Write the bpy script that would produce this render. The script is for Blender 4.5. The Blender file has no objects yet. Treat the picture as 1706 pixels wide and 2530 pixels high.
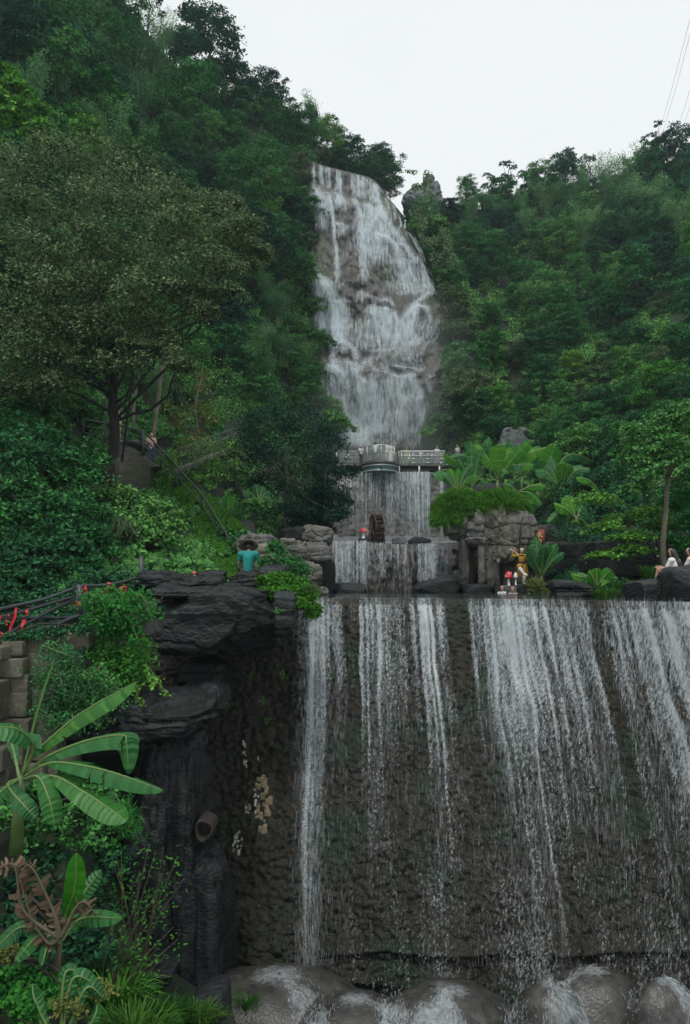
import bpy, bmesh, math, random
import numpy as np
from mathutils import Vector, Matrix

# ------------------------------------------------------------------ camera, sky, sun, exposure
SC = bpy.context.scene
COL = SC.collection
F = 1834.0                      # focal length in pixels of the 1706 x 2530 photograph
PITCH = math.radians(5.5)
cam_d = bpy.data.cameras.new('camera')
cam_d.sensor_fit = 'VERTICAL'; cam_d.sensor_height = 36.0
cam_d.lens = 36.0 * F / 2530.0
cam_d.clip_start = 0.1; cam_d.clip_end = 2000
cam = bpy.data.objects.new('camera', cam_d); COL.objects.link(cam)
cam.location = (0, 0, 0); cam.rotation_euler = (math.radians(90) + PITCH, 0, 0)
SC.camera = cam

SUN_EL, SUN_AZ = math.radians(62), math.radians(200)
W = bpy.data.worlds.new('World'); SC.world = W; W.use_nodes = True
wn = W.node_tree.nodes; wl = W.node_tree.links
bg = wn['Background']
sky = wn.new('ShaderNodeTexSky'); sky.sky_type = 'NISHITA'; sky.sun_disc = False
sky.sun_elevation = SUN_EL; sky.sun_rotation = SUN_AZ
sky.air_density = 1.0; sky.dust_density = 4.0; sky.ozone_density = 1.0
mx = wn.new('ShaderNodeMix'); mx.data_type = 'RGBA'
mx.inputs['Factor'].default_value = 0.93            # cloud cover over the clear sky
# soft cloud mottling of the overcast
tc = wn.new('ShaderNodeTexCoord'); ns = wn.new('ShaderNodeTexNoise')
ns.inputs['Scale'].default_value = 1.6; ns.inputs['Detail'].default_value = 3
cr = wn.new('ShaderNodeValToRGB')
cr.color_ramp.elements[0].position = 0.35; cr.color_ramp.elements[0].color = (8.4, 8.75, 8.95, 1)
cr.color_ramp.elements[1].position = 0.62; cr.color_ramp.elements[1].color = (8.9, 9.15, 9.25, 1)
wl.new(tc.outputs['Generated'], ns.inputs['Vector']); wl.new(ns.outputs['Fac'], cr.inputs['Fac'])
wl.new(sky.outputs['Color'], mx.inputs['A']); wl.new(cr.outputs['Color'], mx.inputs['B'])
wl.new(mx.outputs['Result'], bg.inputs['Color'])
bg.inputs['Strength'].default_value = 0.1

sd = bpy.data.lights.new('sun', 'SUN'); sd.energy = 1.5; sd.angle = math.radians(14); sd.color = (1.0, 0.985, 0.955)
sun = bpy.data.objects.new('sun', sd); COL.objects.link(sun)
sdir = Vector((math.sin(SUN_AZ) * math.cos(SUN_EL), math.cos(SUN_AZ) * math.cos(SUN_EL), math.sin(SUN_EL)))
sun.rotation_euler = sdir.to_track_quat('Z', 'Y').to_euler()

SC.view_settings.view_transform = 'Standard'; SC.view_settings.look = 'None'
SC.view_settings.exposure = 0.12; SC.view_settings.gamma = 1.0; SC.view_settings.use_curve_mapping = False
cy = SC.cycles
cy.max_bounces = 5; cy.diffuse_bounces = 3; cy.glossy_bounces = 2; cy.transmission_bounces = 3
cy.volume_bounces = 0; cy.transparent_max_bounces = 20; cy.use_denoising = True
cy.caustics_reflective = False; cy.caustics_refractive = False

# ------------------------------------------------------------------ helpers
rng = np.random.default_rng(11)
RR = random.Random(5)
cP, sP = math.cos(PITCH), math.sin(PITCH)
def at(px, py, D):
    u = (px - 853.0) / F; v = (1265.0 - py) / F
    k = D / (cP - v * sP)
    return np.array((u * k, D, (sP + v * cP) * k))
def at_np(px, py, D):
    u = (px - 853.0) / F; v = (1265.0 - py) / F
    k = D / (cP - v * sP)
    return np.stack((u * k, D + 0 * u, (sP + v * cP) * k), -1)
def proj(p):
    x, y, z = p
    d = y * cP + z * sP; up = -y * sP + z * cP
    return 853 + F * x / d, 1265 - F * up / d
def interp(x, pts):
    a = np.array(pts, float); return np.interp(x, a[:, 0], a[:, 1])
def smooth_interp(x, pts):
    return (interp(x - 12, pts) + interp(x, pts) + interp(x + 12, pts)) / 3

def vn(P, seed=0):
    P = np.asarray(P, float)
    i = np.floor(P).astype(np.int64); f = P - i; u = f * f * (3 - 2 * f)
    out = 0
    for dx in (0, 1):
        for dy in (0, 1):
            for dz in (0, 1):
                h = ((i[..., 0] + dx) * 73856093) ^ ((i[..., 1] + dy) * 19349663) ^ ((i[..., 2] + dz) * 83492791) ^ (seed * 2654435761)
                h = h & 0xFFFFFFFF; h = ((h ^ (h >> 15)) * 2246822519) & 0xFFFFFFFF
                h = ((h ^ (h >> 13)) * 3266489917) & 0xFFFFFFFF; h = h ^ (h >> 16)
                w = (u[..., 0] if dx else 1 - u[..., 0]) * (u[..., 1] if dy else 1 - u[..., 1]) * (u[..., 2] if dz else 1 - u[..., 2])
                out = out + w * (h / 4294967296.0)
    return out * 2 - 1
def fbm(P, octv=4, seed=0, gain=.5):
    P = np.asarray(P, float); o = 0; a = 1; t = 0
    for k in range(octv):
        o = o + a * vn(P * (2.03 ** k) + 17.3 * k, seed + k); t += a; a *= gain
    return o / t
def worley(P, seed=0):
    P = np.asarray(P, float); i = np.floor(P).astype(np.int64); best = np.full(P.shape[:-1], 9.0)
    def hh(c, s):
        h = (c[..., 0] * 73856093) ^ (c[..., 1] * 19349663) ^ (c[..., 2] * 83492791) ^ (s * 2654435761)
        h = h & 0xFFFFFFFF; h = ((h ^ (h >> 15)) * 2246822519) & 0xFFFFFFFF; h = ((h ^ (h >> 13)) * 3266489917) & 0xFFFFFFFF
        return (h ^ (h >> 16)) / 4294967296.0
    for dx in (-1, 0, 1):
        for dy in (-1, 0, 1):
            for dz in (-1, 0, 1):
                c = i + np.array((dx, dy, dz))
                q = c + np.stack((hh(c, seed + 1), hh(c, seed + 2), hh(c, seed + 3)), -1)
                best = np.minimum(best, np.linalg.norm(P - q, axis=-1))
    return best

class MB:
    def __init__(s): s.v = []; s.f = []; s.n = 0; s.r = []
    def add(s, V, Fs, rnd=None):
        V = np.asarray(V, float).reshape(-1, 3)
        if not isinstance(Fs, list): Fs = [Fs]
        for f in Fs:
            f = np.asarray(f, int)
            if f.size:
                s.f.append(f + s.n); s.r.append(np.full(len(f), .5) if rnd is None else np.asarray(rnd))
        s.v.append(V); s.n += len(V); return s
    def tube(s, pts, rad, n=6, cap=True):
        pts = np.asarray(pts, float); m = len(pts)
        rad = np.broadcast_to(np.asarray(rad, float), (m,)) if np.ndim(rad) else np.full(m, rad)
        T = np.gradient(pts, axis=0); T /= np.linalg.norm(T, axis=1, keepdims=True) + 1e-9
        ref = np.array((0, 0, 1.)) if abs(T[:, 2]).mean() < .8 else np.array((0, 1., 0))
        A = np.cross(T, ref); A /= np.linalg.norm(A, axis=1, keepdims=True) + 1e-9
        B = np.cross(T, A)
        th = np.arange(n) * 2 * math.pi / n
        V = pts[:, None] + rad[:, None, None] * (np.cos(th)[None, :, None] * A[:, None] + np.sin(th)[None, :, None] * B[:, None])
        f = [(i * n + j, i * n + (j + 1) % n, (i + 1) * n + (j + 1) % n, (i + 1) * n + j) for i in range(m - 1) for j in range(n)]
        fs = [np.array(f)]
        if cap: fs += [np.array([list(range(n - 1, -1, -1))]), np.array([[(m - 1) * n + j for j in range(n)]])]
        return s.add(V.reshape(-1, 3), fs)
    def box(s, c, size, rz=0, M=None):
        h = np.array(size) / 2
        V = np.array([(x, y, z) for x in (-1, 1) for y in (-1, 1) for z in (-1, 1)]) * h
        if M is None: M = np.array(Matrix.Rotation(rz, 3, 'Z'))
        V = V @ np.asarray(M).T + np.asarray(c)
        return s.add(V, np.array([(0, 1, 3, 2), (4, 6, 7, 5), (0, 4, 5, 1), (2, 3, 7, 6), (0, 2, 6, 4), (1, 5, 7, 3)]))
    def bar(s, a, b, w, h, up=(0, 0, 1)):
        a = np.asarray(a, float); b = np.asarray(b, float); d = b - a; L = np.linalg.norm(d); d = d / L
        x = np.cross(d, up); x /= np.linalg.norm(x) + 1e-9; z = np.cross(x, d)
        return s.box((a + b) / 2, (w, L, h), M=np.stack((x, d, z), 1))
    def grid(s, P, rnd=None):            # P (a, b, 3)
        a, b = P.shape[:2]; idx = np.arange(a * b).reshape(a, b)
        f = np.stack((idx[:-1, :-1], idx[:-1, 1:], idx[1:, 1:], idx[1:, :-1]), -1).reshape(-1, 4)
        return s.add(P.reshape(-1, 3), f)
    def data(s):
        return np.concatenate(s.v), s.f, s.r

def mk(name, mb, mat, parent=None, smooth=False, origin=None, dens=None):
    V, fs, rs = mb.data()
    if parent is not None:
        p = parent
        while p is not None:
            V = V - np.array(p.location); p = p.parent
    elif origin is not None:
        V = V - np.asarray(origin)
    me = bpy.data.meshes.new(name)
    me.vertices.add(len(V)); me.vertices.foreach_set('co', V.astype(np.float32).ravel())
    sizes = np.concatenate([np.full(len(f), f.shape[1]) for f in fs]); loops = np.concatenate([f.ravel() for f in fs])
    me.loops.add(len(loops)); me.loops.foreach_set('vertex_index', loops.astype(np.int32))
    me.polygons.add(len(sizes)); starts = np.concatenate(([0], np.cumsum(sizes)[:-1]))
    me.polygons.foreach_set('loop_start', starts.astype(np.int32))
    if smooth: me.polygons.foreach_set('use_smooth', np.ones(len(sizes), bool))
    at_ = me.attributes.new('rnd', 'FLOAT', 'FACE'); at_.data.foreach_set('value', np.concatenate(rs).astype(np.float32))
    if dens is not None:
        a2 = me.attributes.new('dens', 'FLOAT', 'POINT'); a2.data.foreach_set('value', np.asarray(dens, np.float32).ravel())
    me.update(calc_edges=True); me.validate()
    me.materials.append(mat)
    o = bpy.data.objects.new(name, me); COL.objects.link(o)
    if parent is not None: o.parent = parent
    elif origin is not None: o.location = origin
    return o
def tag(o, label=None, cat=None, group=None, kind=None):
    if label: o['label'] = label
    if cat: o['category'] = cat
    if group: o['group'] = group
    if kind: o['kind'] = kind
    return o
def thing(name, label, cat, loc=(0, 0, 0), group=None):
    o = bpy.data.objects.new(name, None); COL.objects.link(o); o.empty_display_size = .2
    o.location = tuple(float(v) for v in loc)
    return tag(o, label, cat, group)
def dup(root, loc, rotz=0, scale=1, label=None, group=None):
    r = root.copy(); COL.objects.link(r); r.location = loc; r.rotation_euler = (0, 0, rotz)
    r.scale = scale if isinstance(scale, tuple) else (scale,) * 3
    if label: r['label'] = label
    if group: r['group'] = group
    for ch in list(root.children):
        c = ch.copy(); COL.objects.link(c); c.parent = r
        for g in ch.children:
            d = g.copy(); COL.objects.link(d); d.parent = c
    return r

# ------------------------------------------------------------------ materials
def _new(name):
    m = bpy.data.materials.new(name); m.use_nodes = True
    nt = m.node_tree; return m, nt.nodes, nt.links, nt.nodes['Principled BSDF']
def mat(name, c1, c2=None, scale=4, rough=.6, bump=0, bscale=20, stretch=(1, 1, 1), spec=.5, detail=6, c3=None, s3=1.0, metal=0, p=(.35, .68)):
    m, n, l, b = _new(name)
    b.inputs['Roughness'].default_value = rough; b.inputs['Metallic'].default_value = metal
    b.inputs['Specular IOR Level'].default_value = spec
    if c2 is None: c2 = tuple(v * .8 for v in c1)
    tc = n.new('ShaderNodeTexCoord'); mp = n.new('ShaderNodeMapping'); mp.inputs['Scale'].default_value = stretch
    l.new(tc.outputs['Object'], mp.inputs['Vector'])
    nz = n.new('ShaderNodeTexNoise'); nz.inputs['Scale'].default_value = scale; nz.inputs['Detail'].default_value = detail
    nz.inputs['Roughness'].default_value = .65
    l.new(mp.outputs['Vector'], nz.inputs['Vector'])
    r = n.new('ShaderNodeValToRGB'); e = r.color_ramp.elements
    e[0].position = p[0]; e[0].color = (*c1, 1); e[1].position = p[1]; e[1].color = (*c2, 1)
    l.new(nz.outputs['Fac'], r.inputs['Fac']); out = r.outputs['Color']
    if c3 is not None:
        n3 = n.new('ShaderNodeTexNoise'); n3.inputs['Scale'].default_value = s3; n3.inputs['Detail'].default_value = 5
        l.new(tc.outputs['Object'], n3.inputs['Vector'])
        r3 = n.new('ShaderNodeValToRGB'); r3.color_ramp.elements[0].position = .48; r3.color_ramp.elements[1].position = .62
        l.new(n3.outputs['Fac'], r3.inputs['Fac'])
        mx = n.new('ShaderNodeMix'); mx.data_type = 'RGBA'; l.new(r3.outputs['Color'], mx.inputs['Factor'])
        l.new(out, mx.inputs['A']); mx.inputs['B'].default_value = (*c3, 1); out = mx.outputs['Result']
    l.new(out, b.inputs['Base Color'])
    if bump:
        nb = n.new('ShaderNodeTexNoise'); nb.inputs['Scale'].default_value = bscale; nb.inputs['Detail'].default_value = 6
        l.new(mp.outputs['Vector'], nb.inputs['Vector'])
        bp = n.new('ShaderNodeBump'); bp.inputs['Strength'].default_value = bump; bp.inputs['Distance'].default_value = .05
        l.new(nb.outputs['Fac'], bp.inputs['Height']); l.new(bp.outputs['Normal'], b.inputs['Normal'])
    return m
def leafmat(name, dark, light, transl=.25, rough=.55, var=.35, spec=.07):
    m, n, l, b = _new(name)
    a = n.new('ShaderNodeAttribute'); a.attribute_name = 'rnd'
    r = n.new('ShaderNodeValToRGB'); e = r.color_ramp.elements
    e[0].position = .1; e[0].color = (*dark, 1); e[1].position = .9; e[1].color = (*light, 1)
    l.new(a.outputs['Fac'], r.inputs['Fac'])
    oi = n.new('ShaderNodeObjectInfo')
    mr = n.new('ShaderNodeMapRange'); mr.inputs['To Min'].default_value = 1 - var; mr.inputs['To Max'].default_value = 1 + var
    l.new(oi.outputs['Random'], mr.inputs['Value'])
    h = n.new('ShaderNodeHueSaturation'); l.new(mr.outputs['Result'], h.inputs['Value'])
    mh = n.new('ShaderNodeMapRange'); mh.inputs['To Min'].default_value = .5 + var * .09; mh.inputs['To Max'].default_value = .5 - var * .06
    l.new(oi.outputs['Random'], mh.inputs['Value']); l.new(mh.outputs['Result'], h.inputs['Hue'])
    l.new(r.outputs['Color'], h.inputs['Color'])
    l.new(h.outputs['Color'], b.inputs['Base Color']); b.inputs['Roughness'].default_value = rough
    b.inputs['Specular IOR Level'].default_value = spec
    t = n.new('ShaderNodeBsdfTranslucent'); l.new(h.outputs['Color'], t.inputs['Color'])
    ms = n.new('ShaderNodeMixShader'); ms.inputs[0].default_value = transl
    l.new(b.outputs[0], ms.inputs[1]); l.new(t.outputs[0], ms.inputs[2])
    l.new(ms.outputs[0], n['Material Output'].inputs['Surface'])
    return m
def watermat(name, alpha, col=(.80, .88, .92), sheet=False, scale=(22, 22, 2.6), scale2=(42, 42, 8), lo=.27, hi=.78):
    m, n, l, b = _new(name)
    b.inputs['Base Color'].default_value = (*col, 1); b.inputs['Roughness'].default_value = .35
    t = n.new('ShaderNodeBsdfTranslucent'); t.inputs['Color'].default_value = (*col, 1)
    tr = n.new('ShaderNodeBsdfTransparent')
    m1 = n.new('ShaderNodeMixShader'); m1.inputs[0].default_value = .4
    l.new(b.outputs[0], m1.inputs[1]); l.new(t.outputs[0], m1.inputs[2])
    m2 = n.new('ShaderNodeMixShader'); m2.inputs[0].default_value = alpha
    l.new(tr.outputs[0], m2.inputs[1]); l.new(m1.outputs[0], m2.inputs[2])
    l.new(m2.outputs[0], n['Material Output'].inputs['Surface'])
    if sheet:
        tc = n.new('ShaderNodeTexCoord'); mp = n.new('ShaderNodeMapping'); mp.inputs['Scale'].default_value = scale
        nz = n.new('ShaderNodeTexNoise'); nz.inputs['Scale'].default_value = 1; nz.inputs['Detail'].default_value = 4
        l.new(tc.outputs['Object'], mp.inputs['Vector']); l.new(mp.outputs['Vector'], nz.inputs['Vector'])
        mp2 = n.new('ShaderNodeMapping'); mp2.inputs['Scale'].default_value = scale2; n2 = n.new('ShaderNodeTexNoise'); n2.inputs['Scale'].default_value = 1; n2.inputs['Detail'].default_value = 3
        l.new(tc.outputs['Object'], mp2.inputs['Vector']); l.new(mp2.outputs['Vector'], n2.inputs['Vector'])
        av = n.new('ShaderNodeMath'); av.operation = 'MULTIPLY_ADD'; av.inputs[1].default_value = .5; l.new(nz.outputs['Fac'], av.inputs[0])
        hf = n.new('ShaderNodeMath'); hf.operation = 'MULTIPLY'; hf.inputs[1].default_value = .5; l.new(n2.outputs['Fac'], hf.inputs[0]); l.new(hf.outputs[0], av.inputs[2])
        mr = n.new('ShaderNodeMapRange'); mr.inputs['From Min'].default_value = lo; mr.inputs['From Max'].default_value = hi
        mr.inputs['To Max'].default_value = alpha
        # thin where little water runs, closed where much does: the noise is compared with the amount of water
        a = n.new('ShaderNodeAttribute'); a.attribute_name = 'dens'
        ad = n.new('ShaderNodeMath'); ad.operation = 'ADD'; l.new(av.outputs[0], ad.inputs[0])
        sh = n.new('ShaderNodeMath'); sh.operation = 'MULTIPLY_ADD'; sh.inputs[1].default_value = .5; sh.inputs[2].default_value = -.25; l.new(a.outputs['Fac'], sh.inputs[0]); l.new(sh.outputs[0], ad.inputs[1])
        l.new(ad.outputs[0], mr.inputs['Value'])
        st = n.new('ShaderNodeMath'); st.operation = 'MULTIPLY'; st.use_clamp = True; st.inputs[1].default_value = 5; l.new(a.outputs['Fac'], st.inputs[0])
        mu = n.new('ShaderNodeMath'); mu.operation = 'MULTIPLY'
        l.new(mr.outputs['Result'], mu.inputs[0]); l.new(st.outputs[0], mu.inputs[1])
        l.new(mu.outputs[0], m2.inputs[0])
    return m

M = {}
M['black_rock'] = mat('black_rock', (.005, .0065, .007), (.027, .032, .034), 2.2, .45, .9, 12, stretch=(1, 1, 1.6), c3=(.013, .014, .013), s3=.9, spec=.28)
M['grey_rock'] = mat('grey_rock', (.05, .056, .06), (.15, .16, .165), 1.6, .8, .6, 5)
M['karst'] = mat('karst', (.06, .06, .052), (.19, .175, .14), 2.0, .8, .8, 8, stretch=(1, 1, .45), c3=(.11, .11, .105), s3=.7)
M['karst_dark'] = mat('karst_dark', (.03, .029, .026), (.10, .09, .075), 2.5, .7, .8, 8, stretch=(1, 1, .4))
M['wall_rock'] = mat('wall_rock', (.0035, .005, .003), (.036, .030, .018), 6, .4, 1.0, 22, c3=(.011, .021, .010), s3=.8, spec=.3)
M['cliff'] = mat('cliff', (.032, .032, .030), (.130, .122, .110), .6, .7, .8, 2.2, c3=(.075, .085, .06), s3=.16)
M['soil'] = mat('soil', (.008, .018, .007), (.022, .036, .014), 1.0, .9, .6, 6)
M['ground'] = mat('ground', (.03, .035, .02), (.06, .06, .04), .6, .9)
M['boulder'] = mat('boulder', (.022, .022, .019), (.075, .072, .064), 5, .3, .35, 25)
M['stone'] = mat('stone', (.055, .055, .04), (.16, .15, .11), 3, .85, .6, 14)
M['brick'] = mat('brick', (.10, .075, .05), (.17, .13, .09), 8, .9)
M['mortar'] = mat('mortar', (.16, .155, .13), (.24, .23, .19), 8, .9)
M['concrete'] = mat('concrete', (.07, .067, .06), (.15, .145, .13), .8, .5, .4, 6, stretch=(1, 1, .3))
M['bark'] = mat('bark', (.02, .018, .014), (.055, .048, .038), 6, .9, .6, 20, stretch=(1, 1, .3))
M['bark_dark'] = mat('bark_dark', (.006, .0055, .005), (.017, .015, .012), 6, .9, .6, 20, stretch=(1, 1, .3))
M['bark_pale'] = mat('bark_pale', (.11, .10, .075), (.22, .20, .15), 7, .9, .4, 20, stretch=(1, 1, .5))
M['iron'] = mat('iron', (.022, .03, .03), (.045, .06, .058), 10, .45)
M['red'] = mat('red', (.62, .02, .03), (.75, .04, .05), 10, .5)
M['steel'] = mat('steel', (.50, .52, .52), (.62, .64, .64), 6, .35, metal=.5)
M['wood_dark'] = mat('wood_dark', (.035, .018, .014), (.07, .036, .028), 8, .6, .3, 30, stretch=(1, 1, .3))
M['wood_grey'] = mat('wood_grey', (.12, .10, .08), (.22, .19, .15), 8, .8)
M['white'] = mat('white', (.72, .72, .70), (.80, .80, .78), 5, .5)
M['teal'] = mat('teal', (.07, .14, .125), (.11, .19, .17), 2, .4)
M['moss'] = leafmat('moss', (.03, .05, .018), (.06, .09, .03))
# leaves
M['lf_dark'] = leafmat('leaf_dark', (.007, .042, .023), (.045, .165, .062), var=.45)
M['lf_deep'] = leafmat('leaf_deep', (.004, .026, .015), (.020, .085, .040), spec=.15)
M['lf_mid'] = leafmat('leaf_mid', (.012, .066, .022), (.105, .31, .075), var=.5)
M['lf_bright'] = leafmat('leaf_bright', (.030, .125, .018), (.115, .32, .045), var=.4)
M['lf_olive'] = leafmat('leaf_olive', (.016, .052, .016), (.16, .225, .105))
M['lf_bamboo'] = leafmat('leaf_bamboo', (.05, .15, .055), (.15, .32, .12), transl=.35)
M['lf_vine'] = leafmat('leaf_vine', (.035, .13, .014), (.10, .27, .03), var=.1)
M['lf_yellow'] = leafmat('leaf_yellow', (.08, .12, .03), (.24, .25, .07), var=.1)
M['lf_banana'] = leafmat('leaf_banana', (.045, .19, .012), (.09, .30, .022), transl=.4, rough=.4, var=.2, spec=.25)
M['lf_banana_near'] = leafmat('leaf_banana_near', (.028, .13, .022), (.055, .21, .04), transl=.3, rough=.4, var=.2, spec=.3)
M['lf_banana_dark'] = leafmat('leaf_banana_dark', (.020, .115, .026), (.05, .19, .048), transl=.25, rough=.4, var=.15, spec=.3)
M['lf_dead'] = leafmat('leaf_dead', (.09, .06, .04), (.20, .15, .10), transl=.2, var=.1)
M['grass'] = leafmat('grass', (.04, .15, .014), (.12, .31, .035), transl=.3, var=.1)
M['grass_dark'] = leafmat('grass_dark', (.025, .085, .014), (.075, .19, .03), transl=.3, var=.2)
M['midrib'] = mat('midrib', (.10, .17, .045), (.14, .22, .06), 6, .45)
M['stem_green'] = mat('stem_green', (.07, .13, .03), (.12, .18, .06), 6, .5)
M['stem_brown'] = mat('stem_brown', (.06, .055, .03), (.12, .10, .06), 6, .8)
M['sheet'] = watermat('water_sheet', .66, sheet=True, lo=.40, hi=.68)
M['sheet_far'] = watermat('water_sheet_far', .80, sheet=True, scale=(3.2, 3.2, .2), scale2=(7.5, 7.5, .8), lo=.30, hi=.84)
M['sheet_mid'] = watermat('water_sheet_mid', .8, sheet=True, scale=(9, 9, 2.2), scale2=(20, 20, 9), lo=.40, hi=.70)
M['film'] = watermat('water_film', .8, sheet=True, scale=(3.5, 3.5, 2.2), scale2=(16, 16, 7), lo=.30, hi=.86)
M['drop'] = watermat('water_drops', .22)
M['drop_far'] = watermat('water_veil_far', .27)
M['foam'] = watermat('water_foam', .3)
# ------------------------------------------------------------------ terrain
def rbf(ctrl):
    c = np.array(ctrl, float); X = c[:, :2] / 300.0
    d = np.linalg.norm(X[:, None] - X[None], axis=-1)
    w = np.linalg.solve(np.block([[d, np.c_[np.ones(len(c)), X]], [np.c_[np.ones(len(c)), X].T, np.zeros((3, 3))]]), np.r_[c[:, 2], 0, 0, 0])
    def f(px, py):
        q = np.stack((np.asarray(px, float), np.asarray(py, float)), -1) / 300.0
        dd = np.linalg.norm(q[..., None, :] - X, axis=-1)
        return dd @ w[:-3] + w[-3] + q @ w[-2:]
    return f

CLIFF_TOP = [(640, 385), (760, 399), (850, 422), (925, 440), (960, 490), (985, 520), (1010, 590), (1050, 660), (1075, 715), (1120, 800), (1180, 900)]
CLIFF_D = [(380, 84), (480, 82), (484, 80.6), (560, 79), (640, 77.5), (700, 76.8), (720, 75.6), (850, 74.6), (875, 73.0), (905, 72.0), (925, 70.2), (1000, 70), (1160, 69)]
def cliffD(px, py):
    px = np.asarray(px, float); py = np.asarray(py, float)
    w = 18 * vn(np.stack((px / 55, py / 90, 0 * px), -1), 4)
    D = interp(py + w, CLIFF_D)
    P = np.stack((px / 23.0, py / 30.0, 0 * px), -1)
    D = D + 1.3 * fbm(P * .35, 4, 21) + 1.0 * np.abs(fbm(P * .8, 4, 9)) - .5 * np.exp(-((py - 885) / 45) ** 2) * (1 - np.clip(worley(P * 1.3, 13), 0, 1)) * 2 - .9 * (1 - np.clip(worley(P * .55, 3), 0, 1))
    D = D + interp(px, [(700, 3), (790, 0), (960, 0), (1110, 4.5)])
    return D
LH = rbf([(-300,1500,18),(-300,1000,22),(-300,500,34),(-300,0,46),(-300,-400,58),(0,1500,20),(0,1250,25),(0,1000,30),(0,600,42),(0,200,54),(0,-200,66),
  (300,1430,23),(300,1250,31),(300,1150,36),(300,1000,41),(300,600,54),(300,200,70),(300,-100,80),(550,1430,25),(550,1250,38),(550,1100,47),(550,900,57),(550,600,69),(550,300,84),(550,150,90),
  (750,1450,25),(760,1330,44),(760,1200,56),(760,1100,64),(760,1000,70),(760,800,76),(760,600,80),(760,450,87),(760,330,95),(900,450,101),(1000,520,106)])
def leftD(px, py):
    D = LH(px, py)
    n = fbm(np.stack((np.asarray(px) / 90.0, np.asarray(py) / 90.0, 0 * np.asarray(px, float)), -1), 4, 31)
    D = D * (1 + .05 * n)
    D = np.where(np.asarray(py) > 1470, np.maximum(D, interp(px, [(-300, 17), (0, 19.5), (300, 22.3), (550, 23.8), (1000, 24)])), D)
    return np.where(np.asarray(px) > 772, np.maximum(D, cliffD(px, py) + 7), D)
RH = rbf([(1000,1200,70),(1090,1100,70),(1090,900,76),(1090,700,83),(1050,560,92),(1020,500,100),(1250,1100,60),(1250,900,76),(1250,700,92),(1250,500,112),
  (1450,1150,50),(1450,900,68),(1450,700,86),(1450,480,112),(1700,1250,34),(1700,1000,48),(1700,700,74),(1700,420,105),(2000,1250,28),(2000,700,60),(2000,300,95),
  (1050,1330,70),(1120,1330,66),(1180,1250,58),(1300,1250,47),(1300,1420,36),(1500,1430,30),(1700,1450,22),(1900,1450,18)])
def rightD(px, py):
    D = RH(px, py)
    n = fbm(np.stack((np.asarray(px) / 90.0, np.asarray(py) / 90.0, 0 * np.asarray(px, float)), -1), 4, 37)
    return D * (1 + .05 * n)
def hill(name, Df, x0, x1, top, bottom, nx, ny, m):
    px = np.linspace(x0, x1, nx); t = interp(px, top)
    v = np.linspace(0, 1, ny)
    PY = t[None] + (bottom - t)[None] * v[:, None]; PX = np.repeat(px[None], ny, 0)
    P = at_np(PX, PY, Df(PX, PY))
    back = P[0].copy(); rows = []
    for k in (3, 2, 1):
        b = back.copy(); b[:, 1] += 9 * k; b[:, 2] -= 2.0 * k * k; rows.append(b)
    P = np.concatenate((np.stack(rows), P))
    o = mk(name, MB().grid(P), m, smooth=True); o['kind'] = 'structure'; return o
TOPL = [(-300, -400), (0, -240), (300, 0), (400, 125), (455, 200), (520, 212), (560, 256), (610, 288), (650, 298), (695, 312), (740, 372), (775, 385), (850, 432), (905, 448), (965, 494), (1000, 535)]
TOPR = [(1000, 540), (1200, 515), (1400, 490), (1640, 440), (1706, 445), (2000, 420)]
hill('hillside', leftD, -300, 1000, TOPL, 1960, 110, 170, M['soil'])
hill('hillside', rightD, 1005, 2000, TOPR, 1560, 100, 120, M['soil'])
g = MB().add([(-150, -12, -10.5), (150, -12, -10.5), (150, 175, -10.5), (-150, 175, -10.5)], np.array([(0, 1, 2, 3)]))
mk('ground', g, M['ground'])['kind'] = 'structure'

# lower left bank
BK = rbf([(-300,1540,14),(-300,1900,11),(-300,2600,6.5),(0,1545,15.5),(0,1900,13.8),(0,2200,11.8),(0,2530,9.3),(0,2800,7.6),(250,1560,17),(350,1600,18),(350,1900,17),(350,2200,15.5),(350,2530,11.5),(350,2800,9),
          (560,1600,22),(560,2000,20),(560,2400,16.3),(560,2530,13),(560,2800,10)])
def bankD(px, py):
    P = np.stack((np.asarray(px) / 60.0, np.asarray(py) / 60.0, 0 * np.asarray(px, float)), -1)
    return BK(px, py) * (1 + .03 * fbm(P, 4, 5))
hill('lower_bank', bankD, -300, 575, [(-300, 1535), (300, 1592), (350, 1700), (400, 1850), (575, 2000)], 2800, 90, 120, M['soil'])

# ------------------------------------------------------------------ the broad dam wall with the nearest fall
LIPZ = -0.40
LIP = [(-8.0, 19.6), (-4.5, 20.6), (-1.04, 20.5), (2.6, 19.6), (5.4, 18.0), (7.2, 15.6), (8.5, 13.3), (9.6, 10.5)]
def lip_y(x): return (interp(x - .5, LIP) + interp(x, LIP) + interp(x + .5, LIP)) / 3
def wallP(x, t):          # t 0 at the lip, 1 at the foot
    y = lip_y(x) - 4.4 * t ** 1.05 - .12 * np.clip(1 - np.abs(t * 9 - .6), 0, 1)
    return np.stack((x + 0 * t, y, LIPZ - 7.6 * t), -1)
def wall_noise(P):
    a = fbm(P * np.array((1.1, 1.1, .7)), 4, 2) * .22
    b = (1 - np.clip(worley(P * np.array((7.0, 7.0, 8.0)), 8), 0, 1)) * .12
    c = fbm(P * np.array((9, 9, 9)), 3, 6) * .05
    return a + b + c
nx, nt = 520, 330
X, T = np.meshgrid(np.linspace(-8.0, 9.6, nx), np.linspace(0, 1, nt))
P = wallP(X, T); nz = wall_noise(P)
dp_ = P[..., 1] * cP + P[..., 2] * sP; PYw = 1265 - F * (-P[..., 1] * sP + P[..., 2] * cP) / dp_
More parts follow.
